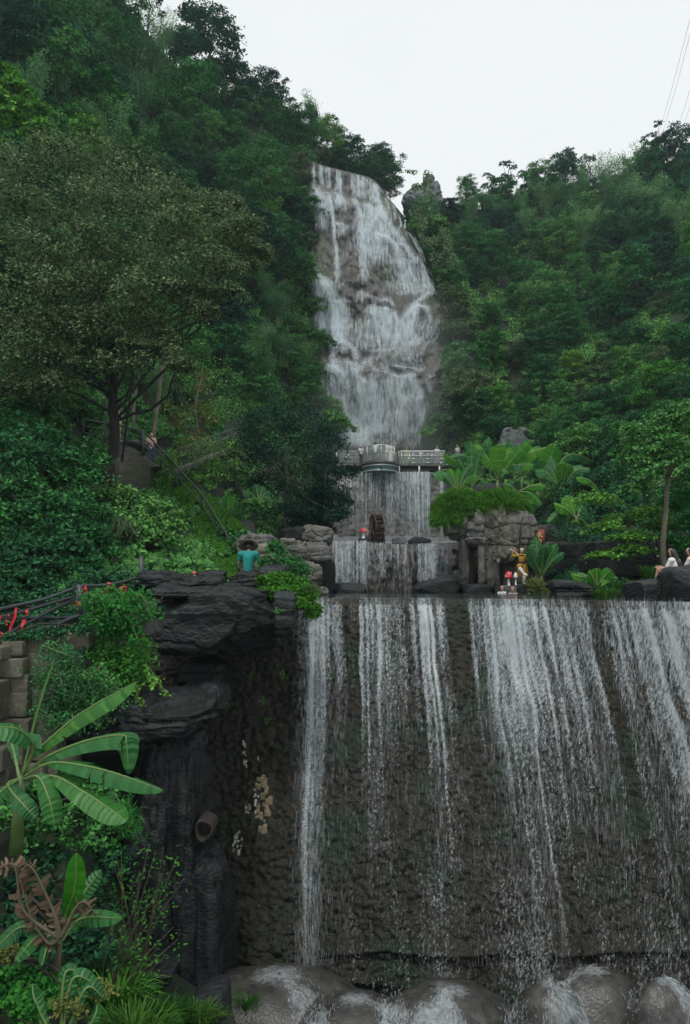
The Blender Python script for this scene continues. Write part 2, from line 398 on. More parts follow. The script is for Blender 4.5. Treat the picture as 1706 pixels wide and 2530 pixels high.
ledge = np.exp(-((PYw - 2340 - 9 * vn(np.stack((X * 1.2, 0 * X, 0 * X), -1), 3)) / 13) ** 2) * interp(X, [(-2, 0), (0, .5), (2, .8), (7, 1), (9, .4)])
P[..., 1] -= nz * np.clip(T * 30, .12, 1) + .30 * ledge
P[..., 2] += .35 * nz * np.clip(T * 30, 0, 1)
top = P[0].copy(); tb = top.copy(); tb[:, 1] += .5; tl = tb.copy(); tl[:, 2] -= 1.6
P = np.concatenate((np.stack((tl, tb)), P))
dam = mk('dam_wall', MB().grid(P), M['wall_rock'], smooth=True)
tag(dam, 'broad brown mossy rock wall behind the nearest waterfall', 'rock wall')

# pool behind the lip and lower pool
poolm = mat('pool_water', (.02, .035, .032), (.03, .045, .04), 2, .08, .25, 5)
xs = np.linspace(-1.4, 9.6, 40)
fr = np.stack((xs, lip_y(xs) + .35, np.full(40, LIPZ - .01)), -1); bk = np.stack((np.linspace(-3, 26, 40), np.full(40, 38.0), np.full(40, LIPZ - .01)), -1)
mk('pool_water', MB().grid(np.stack((fr, bk))), poolm)['kind'] = 'structure'
xs2 = np.linspace(-9, 16, 20)
mk('lower_pool', MB().grid(np.stack((np.stack((xs2, 0 * xs2 + 4, 0 * xs2 - 8.6), -1), np.stack((xs2, 0 * xs2 + 17, 0 * xs2 - 8.6), -1)))), poolm)['kind'] = 'structure'

# ------------------------------------------------------------------ water made of strands of drops
def drops(mb, P, L, Wd, d=None, jit=.18):
    n = len(P)
    if d is None: d = np.tile((0, -.12, -1.0), (n, 1))
    d = d + rng.normal(0, jit, (n, 3)) * np.array((1, .6, .2)); d /= np.linalg.norm(d, axis=1, keepdims=True)
    s = np.cross(d, np.array((0, 1.0, 0)) + rng.normal(0, .5, (n, 3))); s /= np.linalg.norm(s, axis=1, keepdims=True) + 1e-9
    L = np.asarray(L)[:, None] * .5; Wd = np.asarray(Wd)[:, None] * .5
    V = np.stack((P - d * L, P + s * Wd, P + d * L, P - s * Wd), 1).reshape(-1, 3)
    mb.add(V, np.arange(4 * n).reshape(-1, 4))
def lipx(px): # world x of a lip position seen at photo column px
    x = (px - 853) / F * 19.5
    for _ in range(6): x = (px - 853) / F * float(lip_y(np.array(x))) * 1.0
    return x
# (px0, px1, strands, longest reach, strength)
STREAMS = [(738, 775, 26, .55, .8), (765, 805, 60, 1.0, 1.3), (800, 848, 34, .45, .9), (885, 925, 40, .7, .9), (925, 952, 40, .6, 1.2), (950, 990, 36, .62, .8),
           (985, 1025, 26, .7, .7), (1028, 1064, 54, .75, 1.3), (1064, 1092, 30, .5, .8), (1150, 1180, 46, .5, 1.0), (1180, 1215, 54, .75, 1.2), (1215, 1260, 56, .95, 1.1),
           (1245, 1265, 30, 1.0, 1.3), (1260, 1340, 95, .6, 1.15), (1340, 1436, 110, .62, 1.1), (1472, 1520, 64, .7, 1.0), (1520, 1600, 110, .8, 1.25), (1600, 1706, 140, .75, 1.3), (1706, 1800, 90, .8, 1.2),
           (860, 1090, 40, .45, .5), (1150, 1440, 40, .9, .5), (1470, 1800, 40, .95, .55), (1440, 1480, 8, .3, .5)]
nxs, nts = 620, 260
XS, TS = np.meshgrid(np.linspace(lipx(715), 9.3, nxs), np.linspace(0, 1, nts))
wob = (.11 * vn(np.stack((XS * .9, TS * 3, 0 * XS), -1), 61) + .05 * vn(np.stack((XS * 3, TS * 9, 0 * XS), -1), 62)) * np.clip(TS * 4, 0, 1)
dn = np.zeros_like(XS); xw = XS + wob
one = lambda q, f, s: .5 + .5 * vn(np.stack((q * f, 0 * q, 0 * q), -1), s)
for a, b_, n, reach, st in STREAMS:
    xa, xb = lipx(a), lipx(b_); sp = .05 + .10 * TS; inside = np.clip((xw - xa + sp) / .10, 0, 1) * np.clip((xb + sp - xw) / .10, 0, 1)
    rc = reach * (.45 + .9 * one(xw, 9, 5)); fade = np.clip(1.25 - TS / np.maximum(rc, .05) * .9, 0, 1)
    dn = np.maximum(dn, inside * fade * st * (.30 + .55 * one(xw, 16, 8)) * (1 - .35 * TS))
dn = np.maximum(dn, .36 * np.clip((TS - .15) * 2, 0, 1) * (.35 + .75 * vn(np.stack((XS * 1.6, TS * 2.2, 0 * XS), -1), 19) ** 2 + .35 * one(xw, 11, 23)) * (XS > lipx(860)))
dn = 1.10 * dn * np.clip(TS * 40, .6, 1) * (.88 + .42 * fbm(np.stack((xw * 5, TS * 9, 0 * XS), -1), 3, 71))
PS = wallP(XS, TS); PS[..., 1] -= np.maximum(fbm(PS * np.array((1.1, 1.1, .7)), 4, 2) * .22 + .09, 0) + .10 + .16 * TS; PS[0, :, 2] += .02
wsheet = MB().grid(PS)
wfall = thing('waterfall', None, None); wfall['kind'] = 'structure'
mk('water_sheet', wsheet, M['sheet'], wfall, smooth=True, dens=dn)
wf = MB()
for a, b, n, reach, st in STREAMS:
    for k in range(n):
        px = a + (b - a) * rng.random(); x0 = lipx(px)
        r = min(1.0, reach * (.45 + .75 * rng.random())) if rng.random() > .2 else reach
        m = int(20 * r * st)
        t = np.sort(rng.random(m) ** 1.25) * r
        wander = .10 * np.cumsum(rng.normal(0, .05, m)) + .06 * vn(np.stack((t * 5, np.full(m, x0 * 3), 0 * t), -1), 12)
        spread = .012 + .07 * t
        x = x0 + wander + rng.normal(0, 1, m) * spread
        Pt = wallP(x, t); Pt[:, 1] -= .22 + .10 * rng.random(m) + .25 * t * rng.random(m)
        Pt[:, 1] -= np.maximum(wall_noise(Pt), 0) * .6 * np.clip(t * 20, 0, 1)
        drops(wf, Pt, (.08 + .30 * rng.random(m)) * (1 + .5 * t), (.004 + .0125 * rng.random(m) ** 1.6) * (1.15 - .3 * t), jit=.08)
# fine spray over the lower half
m = 9000
px = np.concatenate((740 + 120 * rng.random(m // 5), 900 + 900 * rng.random(m - m // 5))); t = .25 + .75 * rng.random(m)
x = np.array((px - 853) / F * 19.0); Pt = wallP(x, t); Pt[:, 1] -= .3 + .6 * rng.random(m)
keep = vn(np.stack((x * 1.6, 0 * x, t * 2), -1), 44) > -.1
drops(wf, Pt[keep], .08 + .22 * rng.random(keep.sum()), .004 + .007 * rng.random(keep.sum()), jit=.06)
# strong column at the left end reaching the foot
m = 2200; t = rng.random(m); x = lipx(783) + .05 * np.sin(t * 9) + rng.normal(0, 1, m) * (.12 + .10 * (1 - t)); Pt = wallP(x, t); Pt[:, 1] -= .3 + .25 * rng.random(m)
drops(wf, Pt, .10 + .25 * rng.random(m), (.006 + .016 * rng.random(m)), jit=.08)
mk('falling_drops', wf, M['drop'], wfall)['kind'] = 'stuff'

# boulders at the foot
dm_obj, dm_seed, keep_ = {}, {}, []
def dome(px, py, D, rx, h, seed, label, ry=None):
    c = at(px, py, D); c[2] -= h
    ry = ry or rx * .8
    n, k = 48, 22
    th = np.linspace(0, 2 * math.pi, n + 1); ph = np.linspace(0, math.pi / 2 * 1.25, k)
    TH, PH = np.meshgrid(th, ph)
    d = np.stack((np.sin(PH) * np.cos(TH), np.sin(PH) * np.sin(TH), np.cos(PH)), -1)
    r = 1 + .10 * fbm(d * 1.5 + seed, 3, seed)
    Pd = d * r[..., None] * np.array((rx, ry, h)) + c
    Pd = Pd + .02 * fbm(Pd * 8, 3, seed)[..., None] * d
    o = mk('boulder', MB().grid(Pd), M['boulder'], smooth=True, origin=c + np.array((0, 0, -.3))); tag(o, label, 'boulder', 'rounded boulders at the foot of the wall')
    res = (c, rx, ry, h); dm_obj[id(res)] = o; dm_seed[id(res)] = seed; keep_.append(res); return res
foam = MB()
def foam_on(dm, th0, th1, n, size=1.0, ph0=0):
    c, rx, ry, h = dm; o = dm_obj[id(dm)]
    TH, PH = np.meshgrid(np.linspace(0, 2 * math.pi, 97), np.linspace(0.02, 1.9, 40))
    d = np.stack((np.sin(PH) * np.cos(TH), np.sin(PH) * np.sin(TH), np.cos(PH)), -1); r_ = 1 + .10 * fbm(d * 1.5 + dm_seed[id(dm)], 3, dm_seed[id(dm)])
    mid, hw = (th0 + th1) / 2, (th1 - th0) / 2; da = np.abs((TH - mid + math.pi) % (2 * math.pi) - math.pi)
    dens = np.clip(1.15 - (da / hw) ** 2, 0, 1) * (.35 + .5 * (.5 + .5 * vn(d * 3.1 + c, 7))) * min(.85, .35 + n / 8000); dens = np.maximum(dens, .60 * np.exp(-(PH / .22) ** 2) * size)
    mk('water_film', MB().grid(d * r_[..., None] * np.array((rx, ry, h)) * 1.03 + c), M['film'], o, smooth=True, dens=dens)
    n = n // 14
    th = th0 + (th1 - th0) * rng.random(n); ph = (ph0 + (1 - ph0) * rng.random(n) ** .8) * 1.75
    d = np.stack((np.sin(ph) * np.cos(th), np.sin(ph) * np.sin(th), np.cos(ph)), -1)
    Pd = d * np.array((rx, ry, h)) * (1.05 + .05 * rng.random(n))[:, None] + c
    fl = np.stack((np.cos(ph) * np.cos(th), np.cos(ph) * np.sin(th), -np.sin(ph) - .2), -1)
    n2 = vn(Pd * 3.2, 21) > -.25 - .5 * rng.random(n); Pd = Pd[n2]; fl = fl[n2]; n = len(Pd); drops(foam, Pd, size * (.04 + .10 * rng.random(n)), size * (.006 + .013 * rng.random(n)), d=fl, jit=.3)
d1 = dome(690, 2406, 14.6, 2.0, 1.1, 3, 'broad sloping brown boulder under the leftmost water column', 1.3)
d2 = dome(1110, 2446, 13.6, 1.25, .75, 5, 'low grey boulder with foam left of the big double boulder')
d3 = dome(1358, 2430, 13.0, .72, 1.0, 8, 'foam streaked boulder leaning on the left of the tallest boulder')
d4 = dome(1470, 2397, 13.3, .98, 1.15, 13, 'tallest rounded grey boulder at the foot of the wall')
d5 = dome(1642, 2425, 12.6, .62, 1.0, 17, 'narrow boulder splashed with water at the right end of the row')
d6 = dome(880, 2466, 13.8, 1.1, .6, 19, 'low wet boulder filling the gap right of the leftmost boulder')
pi = math.pi
foam_on(d1, -pi * .44, -pi * .20, 6200)
foam_on(d2, -pi * .82, -pi * .42, 5200); foam_on(d3, -pi * .64, -pi * .06, 6200); foam_on(d4, -pi * .98, -pi * .84, 1200)
foam_on(d5, -pi * .42, -pi * .0, 5000); foam_on(d6, -pi * .30, -pi * .05, 1600)
for px, py, D in ((965, 2505, 13.2), (1280, 2520, 12.9), (1585, 2490, 12.6), (790, 2520, 13.0), (985, 2520, 12.8)):
    n = 420; c = at(px, py, D)
    Pd = c + rng.normal(0, 1, (n, 3)) * np.array((.12, .12, .13)); drops(foam, Pd, .03 + .08 * rng.random(n), .006 + .012 * rng.random(n), jit=.5)
xs3 = np.linspace(-.6, 7.0, 150); ys3 = np.linspace(9.6, 13.7, 60); XX, YY = np.meshgrid(xs3, ys3)
ZZ = at(1000, 2535, 13.2)[2] - .06 + .10 * fbm(np.stack((XX * 2.2, YY * 2.2, 0 * XX), -1), 3, 12)
mk('white_water', MB().grid(np.stack((XX, YY, ZZ), -1)), M['film'], smooth=True, dens=.55 + .5 * fbm(np.stack((XX * 1.1, YY * 1.1, 0 * XX), -1), 3, 15))['kind'] = 'structure'
tag(mk('splash_water', foam, M['foam']), kind='stuff')

# ------------------------------------------------------------------ tier two and tier three walls
def slabwall(name, x0, x1, D0, D1, ytop, ybot, amp, m, label, flute=0, n=(200, 110), lean=.6, seed=0):
    px = np.linspace(x0, x1, n[0]); v = np.linspace(0, 1, n[1])
    PX, Vv = np.meshgrid(px, v)
    yt = interp(PX, ytop)
    PD = D0 + (D1 - D0) * (PX - x0) / (x1 - x0)
    top = at_np(PX, yt, PD); bot = at_np(PX, np.full_like(PX, ybot), PD)
    P = top.copy(); P[..., 2] = top[..., 2] + (bot[..., 2] - top[..., 2]) * Vv
    nz = fbm(P * np.array((1.2, 1.2, .9)), 4, seed) * amp + (1 - np.clip(worley(P * 2.2, seed), 0, 1)) * amp * .5
    if flute: nz += flute * fbm(np.stack((P[..., 0] * 2.2, 0 * PX, P[..., 2] * .35), -1), 3, seed + 5) * np.clip(Vv * 3, 0, 1)
    P[..., 1] -= nz * np.clip(Vv * 8, .1, 1) + lean * Vv
    b = P[0].copy(); b[:, 1] += 1.2; P = np.concatenate((b[None], P))
    o = mk(name, MB().grid(P), m, smooth=True); tag(o, label, 'rock wall'); return P
T2 = slabwall('concrete_wall', 800, 1200, 62, 62, [(800, 1166), (1200, 1168)], 1350, .25, M['concrete'], 'flat grey brown wall under the viewing platform, streaked by thin falls', seed=2)
T3 = slabwall('rock_wall', 812, 1180, 36, 36.5, [(812, 1338), (900, 1337), (925, 1341), (1000, 1345), (1180, 1338)], 1480, .45, M['karst_dark'], 'fluted low rock wall with splashing falls above the pool', flute=.9, seed=3, lean=.3)
# stepped bed between the two walls
xs = np.linspace(800, 1200, 60); rows = []
for D, py in ((36.3, 1341), (40, 1343), (48, 1345), (56, 1338), (61.8, 1326)):
    q = at_np(xs, np.full(60, float(py)), np.full(60, float(D))); q[:, 2] += .12 * vn(np.stack((xs / 20, np.full(60, D), 0 * xs), -1), 3); rows.append(q)
mk('stream_bed', MB().grid(np.stack(rows)), M['foam'], smooth=True)['kind'] = 'structure'
def curtain(mb, spans, Dfun, ytop, zlen, Wd, L, per, off=.25, spread=.03, alphaT=1.0):
    for a, b, n, reach in spans:
        for k in range(n):
            px = a + (b - a) * rng.random(); r = min(1, reach * (.5 + .8 * rng.random()))
            m = max(4, int(per * r)); t = rng.random(m) ** 1.1 * r
            p0 = at(px, float(interp(px, ytop)), Dfun(px))
            Pt = np.repeat(p0[None], m, 0); Pt[:, 0] += rng.normal(0, 1, m) * spread * (.4 + t) + .05 * np.sin(t * 6 + px)
            Pt[:, 1] -= off + .3 * t * rng.random(m); Pt[:, 2] -= t * zlen
            drops(mb, Pt, L * (.5 + rng.random(m)), Wd * (.5 + rng.random(m)), jit=.08)
def sheetfall(name, spans, Dd, ytop, zlen, off, m, seed, mb=None):
    x0_, x1_ = min(s[0] for s in spans) - 4, max(s[1] for s in spans) + 4; px = np.linspace(x0_, x1_, 260); v = np.linspace(0, 1, 70); PX, V_ = np.meshgrid(px, v)
    P_ = at_np(PX, interp(PX, ytop), np.full_like(PX, Dd)); P_[..., 2] -= V_ * zlen; P_[..., 1] -= off + .12 * V_
    dn = np.zeros_like(PX); one = lambda q, f, s: .5 + .5 * vn(np.stack((q * f, 0 * q, 0 * q), -1), s)
    for a, b, n, reach in spans:
        ins = np.clip((PX - a + 2) / 4, 0, 1) * np.clip((b + 2 - PX) / 4, 0, 1); rc = reach * (.5 + one(PX, .35, seed)); dn = np.maximum(dn, reach * ins * np.clip(1.3 - V_ / rc, 0, 1) * (.22 + .70 * one(PX, .5, seed + 1)) * (.85 + .5 * fbm(np.stack((PX / 9, V_ * 9, 0 * PX), -1), 3, seed + 4)))
    f = thing(name, None, None); f['kind'] = 'structure'; mk('water_sheet', MB().grid(P_), m, f, smooth=True, dens=dn)
    if mb is not None: mk('falling_drops', mb, M['drop'], f)['kind'] = 'stuff'
w2 = MB()
curtain(w2, [(838, 870, 13, 1), (870, 960, 30, .95), (955, 975, 30, 1), (975, 1010, 26, .9), (1010, 1030, 34, 1), (1028, 1062, 46, 1), (1086, 1094, 18, 1)], lambda p: 61.4, [(800, 1168), (1200, 1168)], 5.6, .035, .5, 40, spread=.05)
SP2 = [(838, 870, 26, 1), (870, 960, 60, .8), (955, 975, 30, 1), (975, 1010, 26, .8), (1010, 1030, 34, 1.2), (1028, 1062, 46, 1.3), (1086, 1094, 18, 1)]
sheetfall('waterfall', SP2, 61.3, [(800, 1168), (1200, 1168)], 5.6, .55, M['sheet_mid'], 3, w2)
w3 = MB()
curtain(w3, [(822, 905, 60, 1), (895, 905, 14, 1), (905, 1005, 40, .75), (1030, 1075, 46, .95), (1045, 1115, 40, .7), (1000, 1030, 6, .7)], lambda p: 35.5, [(812, 1339), (900, 1338), (925, 1343), (1000, 1347), (1180, 1340)], 2.5, .028, .16, 46, off=.45, spread=.06)
sheetfall('waterfall', [(822, 905, 120, 1.3), (895, 905, 24, 1.4), (905, 1005, 90, .7), (1030, 1075, 90, 1.1), (1045, 1115, 80, .7)], 35.5, [(812, 1339), (900, 1338), (925, 1343), (1000, 1347), (1180, 1340)], 2.5, .5, M['sheet_mid'], 7, w3)

# ------------------------------------------------------------------ tall cliff and its fall
nx, ny = 230, 420
px = np.linspace(640, 1180, nx); tp = smooth_interp(px, CLIFF_TOP)
v = np.linspace(0, 1, ny); PY = tp[None] + (1160 - tp)[None] * v[:, None]; PX = np.repeat(px[None], ny, 0)
CD = cliffD(PX, PY); P = at_np(PX, PY, CD)
b1 = P[0].copy(); b1[:, 1] += 7; b2 = b1.copy(); b2[:, 2] -= 12; b2[:, 1] += 1
P = np.concatenate((np.stack((b2, b1)), P))
tag(mk('cliff', MB().grid(P), M['cliff'], smooth=True), 'tall brown grey cliff that the high waterfall runs down', 'cliff')
wt = MB(); HX, HY = [], []; HW = []
def stream(pts, w0, w1, n, L=1.0, Wd=.07, off=.5):
    n = int(n * (.36 if L < .85 else .5)); L = L * 1.3; Wd = Wd * .8; pts = np.array(pts, float); seg = np.r_[0, np.cumsum(np.linalg.norm(np.diff(pts, axis=0), axis=1))]; s = rng.random(n) * seg[-1]
    x = np.interp(s, seg, pts[:, 0]); y = np.interp(s, seg, pts[:, 1]); u = s / seg[-1]
    dx = np.interp(s + 3, seg, pts[:, 0]) - np.interp(s - 3, seg, pts[:, 0]); dy = np.interp(s + 3, seg, pts[:, 1]) - np.interp(s - 3, seg, pts[:, 1]) + 1e-6
    x = x + rng.normal(0, .5, n) * (w0 + (w1 - w0) * u)
    HX.append(x); HY.append(y); HW.append(np.full(n, L * .5))
    q_ = rng.random(n) < .30; x, y, dx, dy, n = x[q_], y[q_], dx[q_], dy[q_], int(q_.sum())
    Dm = np.minimum(cliffD(x, y), np.minimum(cliffD(x, y - 6), cliffD(x, y + 6))) - off - .3 * rng.random(n)
    Pt = at_np(x, y, Dm)
    k = np.hypot(dx, dy); d = np.stack((dx / k, np.full(n, -.1), -dy / k), -1)
    drops(wt, Pt, L * (.4 + rng.random(n)), Wd * (.4 + rng.random(n)), d=d, jit=.07)
def cp(x, y): return (740 + x / 3.143, 380 + y / 3.143)      # close-up notes to photo pixels
def S(pts, *a, **k): stream([cp(*p) for p in pts], *a, **k)
for x0, x1, n in ((95, 125, 9), (160, 185, 8), (205, 245, 12), (285, 330, 18), (405, 600, 60)):      # curtains from the lip
    for k in range(n):
        x = x0 + (x1 - x0) * rng.random(); yt = float(interp(x, [(95, 62), (240, 112), (400, 170), (520, 180), (600, 250)]))
        S([(x, yt), (x + 4, yt + 150)], 2, 4, 46, .8, .05)
for x, y in ((670, 340), (685, 350), (730, 380), (740, 390), (775, 430), (780, 440)):
    S([(x, y), (x + 14, y + 120)], 2, 4, 90, .8, .05)
S([(100, 220), (130, 290), (150, 330)], 8, 12, 500, .6); S([(120, 310), (240, 300), (330, 310)], 8, 10, 500, .35)
S([(130, 300), (150, 420), (165, 560)], 10, 26, 900, 1.6); S([(230, 320), (255, 430), (270, 560), (275, 660), (290, 780), (295, 980)], 3, 8, 1500, 1.0)
S([(310, 330), (315, 420)], 10, 30, 500, 1.4); S([(200, 330), (205, 480)], 14, 34, 500, 1.6); S([(280, 540), (330, 545), (345, 640)], 10, 16, 500, .8)
S([(420, 340), (450, 400), (475, 520), (490, 700), (500, 900), (500, 1000)], 6, 14, 1700, 1.2)
S([(500, 400), (520, 560), (530, 800)], 20, 46, 1400, 1.8); S([(560, 410), (580, 520), (600, 760)], 20, 46, 1500, 1.8); S([(500, 395), (590, 420)], 8, 10, 350, .4)
S([(590, 230), (615, 360), (650, 480), (720, 570), (780, 660), (800, 690)], 8, 10, 2400, .8); S([(630, 420), (650, 540), (660, 700), (650, 860)], 20, 50, 1200, 1.8)
S([(620, 620), (700, 660), (745, 700), (780, 790), (800, 880), (810, 980)], 6, 16, 1500, 1.0); S([(745, 695), (820, 705), (860, 780), (890, 850)], 6, 10, 900, .8)
S([(830, 600), (890, 660), (940, 760), (970, 920), (1000, 1040)], 4, 12, 1100, .9); S([(870, 640), (930, 760)], 4, 6, 300, .7); S([(850, 780), (900, 950), (940, 1090)], 30, 40, 900, 1.6); S([(820, 880), (850, 1090)], 40, 60, 800, 1.8)
S([(120, 900), (190, 980), (245, 1090), (258, 1140)], 8, 10, 1300, .8); S([(125, 920), (130, 1020)], 10, 24, 400, 1.2); S([(190, 980), (200, 1200), (200, 1460)], 40, 60, 2200, 2.0)
S([(140, 1060), (150, 1250), (160, 1450)], 8, 20, 900, 1.8); S([(258, 1140), (290, 1150), (300, 1300), (308, 1460)], 12, 14, 1700, 1.4); S([(255, 1145), (275, 1300), (285, 1450)], 8, 12, 800, 1.4); S([(330, 1140), (345, 1300), (340, 1450)], 12, 26, 700, 1.8)
S([(250, 1150), (340, 1135), (400, 1150)], 8, 8, 300, .4)
S([(450, 1140), (455, 1090), (490, 1070), (530, 1100), (570, 1130), (580, 1200)], 5, 10, 380, .5); S([(485, 1075), (490, 1150)], 4, 6, 200, .6); S([(530, 1100), (600, 1110), (640, 1150)], 6, 8, 150, .5); S([(650, 1125), (720, 1150), (735, 1190)], 4, 5, 300, .5)
S([(570, 1200), (620, 1250), (610, 1500)], 22, 80, 2300, 1.8); S([(650, 1200), (690, 1210), (690, 1450)], 10, 34, 900, 1.6); S([(740, 1240), (765, 1300), (760, 1470)], 4, 8, 500, 1)
S([(1020, 1075), (960, 1110), (910, 1150), (890, 1180), (850, 1220), (800, 1290), (775, 1350), (775, 1480)], 8, 16, 1500, .8); S([(890, 1175), (850, 1280), (850, 1480)], 8, 24, 1500, 1); S([(905, 1170), (900, 1260), (880, 1360), (890, 1480)], 6, 24, 1300, 1); S([(910, 1170), (990, 1190), (1010, 1260), (1020, 1300)], 7, 9, 900, .6); S([(1000, 1290), (1010, 1400), (960, 1480)], 30, 50, 500, 1.2); S([(800, 1300), (830, 1400), (820, 1480)], 8, 18, 800, .9)
S([(165, 1470), (250, 1480), (265, 1560), (260, 1640), (330, 1700)], 8, 14, 1300, .6); S([(270, 1480), (340, 1455), (390, 1480), (430, 1530), (455, 1590)], 6, 10, 1000, .6); S([(345, 1460), (350, 1540)], 8, 14, 300, .6)
S([(240, 1640), (330, 1700), (350, 1730)], 18, 20, 1200, .6); S([(240, 1660), (230, 1760), (270, 1880)], 20, 46, 900, 1.0); S([(330, 1700), (340, 1800), (350, 1900)], 20, 40, 900, 1.0)
S([(690, 1520), (560, 1600), (470, 1640), (430, 1700), (470, 1760)], 14, 22, 1000, .5); S([(790, 1520), (730, 1570), (680, 1640), (640, 1690), (600, 1750)], 14, 22, 1000, .5); S([(545, 1625), (580, 1680), (580, 1740)], 8, 12, 250, .5); S([(650, 1690), (740, 1720), (820, 1730), (870, 1720)], 14, 16, 700, .45)
S([(720, 1640), (820, 1660), (900, 1660), (940, 1680)], 9, 10, 900, .45); S([(780, 1490), (830, 1530), (870, 1600), (930, 1680)], 20, 30, 1200, .7); S([(400, 1600), (440, 1680), (480, 1760)], 14, 18, 600, .6); S([(470, 1640), (450, 1730), (520, 1770)], 14, 16, 600, .6); S([(560, 1530), (700, 1520), (790, 1510)], 10, 10, 600, .4); S([(300, 1600), (380, 1640), (400, 1720)], 30, 30, 700, .6)
S([(1080, 1410), (960, 1500), (930, 1560), (925, 1680)], 8, 12, 260, .6); S([(980, 1740), (1000, 1790), (1020, 1840)], 6, 10, 350, .6); S([(1000, 1740), (1060, 1720)], 6, 10, 160, .4)
S([(470, 1760), (485, 1900), (490, 2100), (490, 2260)], 12, 26, 1800, 1.5); S([(570, 1760), (580, 1920), (590, 2150)], 10, 30, 1300, 1.6); S([(640, 1750), (650, 1900), (650, 2150)], 24, 46, 700, 1.6); S([(710, 1740), (710, 1900)], 14, 24, 500, 1.4); S([(790, 1740), (795, 1950), (790, 2200)], 14, 26, 1100, 1.6)
S([(870, 1720), (905, 1830), (935, 1960), (950, 2100), (955, 2250)], 14, 26, 2000, 1.3); S([(830, 1740), (840, 1950), (850, 2200)], 24, 44, 900, 1.6); S([(540, 1760), (540, 2250)], 60, 90, 800, 1.8)
S([(230, 1880), (240, 2020), (290, 2100), (330, 2200)], 26, 40, 1500, 1.0); S([(280, 1900), (330, 2000), (390, 2120), (410, 2260)], 26, 40, 1500, 1.1); S([(230, 2010), (280, 2060), (320, 2150)], 10, 16, 800, .7); S([(340, 1880), (370, 2060), (380, 2140)], 14, 20, 700, 1)
S([(700, 2000), (700, 2290)], 220, 260, 2200, 1.8); S([(300, 1750), (300, 2200)], 110, 150, 1200, 1.2)
gx, gy = 300, 420; ex, ey = np.linspace(745, 1100, gx + 1), np.linspace(392, 1150, gy + 1)
H, _, _ = np.histogram2d(np.concatenate(HX), np.concatenate(HY), (ex, ey), weights=np.concatenate(HW)); H = H.T
def blur(A, k, ax):
    w = np.exp(-np.linspace(-2, 2, 2 * k + 1) ** 2); w /= w.sum(); return np.apply_along_axis(lambda v: np.convolve(v, w, 'same'), ax, A)
H = blur(blur(H, 2, 1), 7, 0); H = H / np.percentile(H, 97); dn = .10 * (H > .02) + 1.0 * np.clip(H, 0, 1.1) ** .62
PXs, PYs = np.meshgrid((ex[1:] + ex[:-1]) / 2, (ey[1:] + ey[:-1]) / 2); dn = dn * (PYs > smooth_interp(PXs, CLIFF_TOP) + 2)
Dm = cliffD(PXs, PYs); Dm = np.minimum(Dm, np.minimum(np.roll(Dm, 2, 0), np.roll(Dm, -2, 0))) - .35
tf = thing('waterfall', None, None); tf['kind'] = 'structure'
mk('water_sheet', MB().grid(at_np(PXs, PYs, Dm)), M['sheet_far'], tf, smooth=True, dens=dn)
mk('falling_drops', wt, M['drop_far'], tf)['kind'] = 'stuff'

# ------------------------------------------------------------------ foliage builders
def unit(v): return v / (np.linalg.norm(v, axis=-1, keepdims=True) + 1e-9)
def leaves(mb, Pc, Nn, L, Wd, droop=.3, fold=.18, dirs=None):
    n = len(Pc); Nn = unit(Nn)
    if dirs is None:
        dirs = rng.normal(0, 1, (n, 3)); dirs[:, 2] -= droop
    d = unit(dirs - (dirs * Nn).sum(1)[:, None] * Nn * .8); s = unit(np.cross(Nn, d))
    L = np.broadcast_to(np.asarray(L, float), (n,))[:, None]; Wd = np.broadcast_to(np.asarray(Wd, float), (n,))[:, None]
    V = np.stack((Pc - d * L * .5, Pc + s * Wd * .5 - Nn * Wd * fold - d * L * .05, Pc + d * L * .5 - Nn * L * .08, Pc - s * Wd * .5 - Nn * Wd * fold - d * L * .05), 1).reshape(-1, 3)
    b = np.arange(n)[:, None] * 4
    Fc = np.concatenate((b + np.array((0, 3, 2)), b + np.array((0, 2, 1))), 1).reshape(-1, 3)
    mb.add(V, Fc, np.repeat(rng.random(n), 2))
def lobe(mb, c, r, n, L, Wd, k=16, up=.5, low=-.45, flat=.6, droop=.3, tight=.26):
    """one mass of leaves: leaf groups sit on an uneven shell, denser on top"""
    c = np.asarray(c, float); r = np.broadcast_to(np.asarray(r, float), (3,))
    d = unit(rng.normal(0, 1, (k * 3, 3))); d = d[d[:, 2] > low][:k]
    rad = .62 + .42 * rng.random(len(d))
    gi = rng.integers(0, len(d), n); dd = d[gi]
    off = rng.normal(0, 1, (n, 3)) * tight * np.array((1, 1, flat))
    off[:, 2] -= .35 * tight * (off[:, 0] ** 2 + off[:, 1] ** 2) / tight ** 2 * .5
    Pc = c + (dd * rad[gi][:, None] + off) * r
    Nn = dd * .5 + np.array((0, 0, up + .3)) + rng.normal(0, .45, (n, 3))
    leaves(mb, Pc, Nn, L * (.6 + .8 * rng.random(n)), Wd * (.6 + .8 * rng.random(n)), droop)
def limb(mb, a, b, r0, r1, bend=.15, n=5, sides=5):
    a = np.asarray(a, float); b = np.asarray(b, float); t = np.linspace(0, 1, n + 1)[:, None]
    L = np.linalg.norm(b - a); w = rng.normal(0, 1, 3) * bend * L * .5
    pts = a + (b - a) * t + np.sin(t * math.pi) * w + rng.normal(0, .02, (n + 1, 3)) * L * np.sin(t * math.pi)
    mb.tube(pts, r0 + (r1 - r0) * t[:, 0], sides)
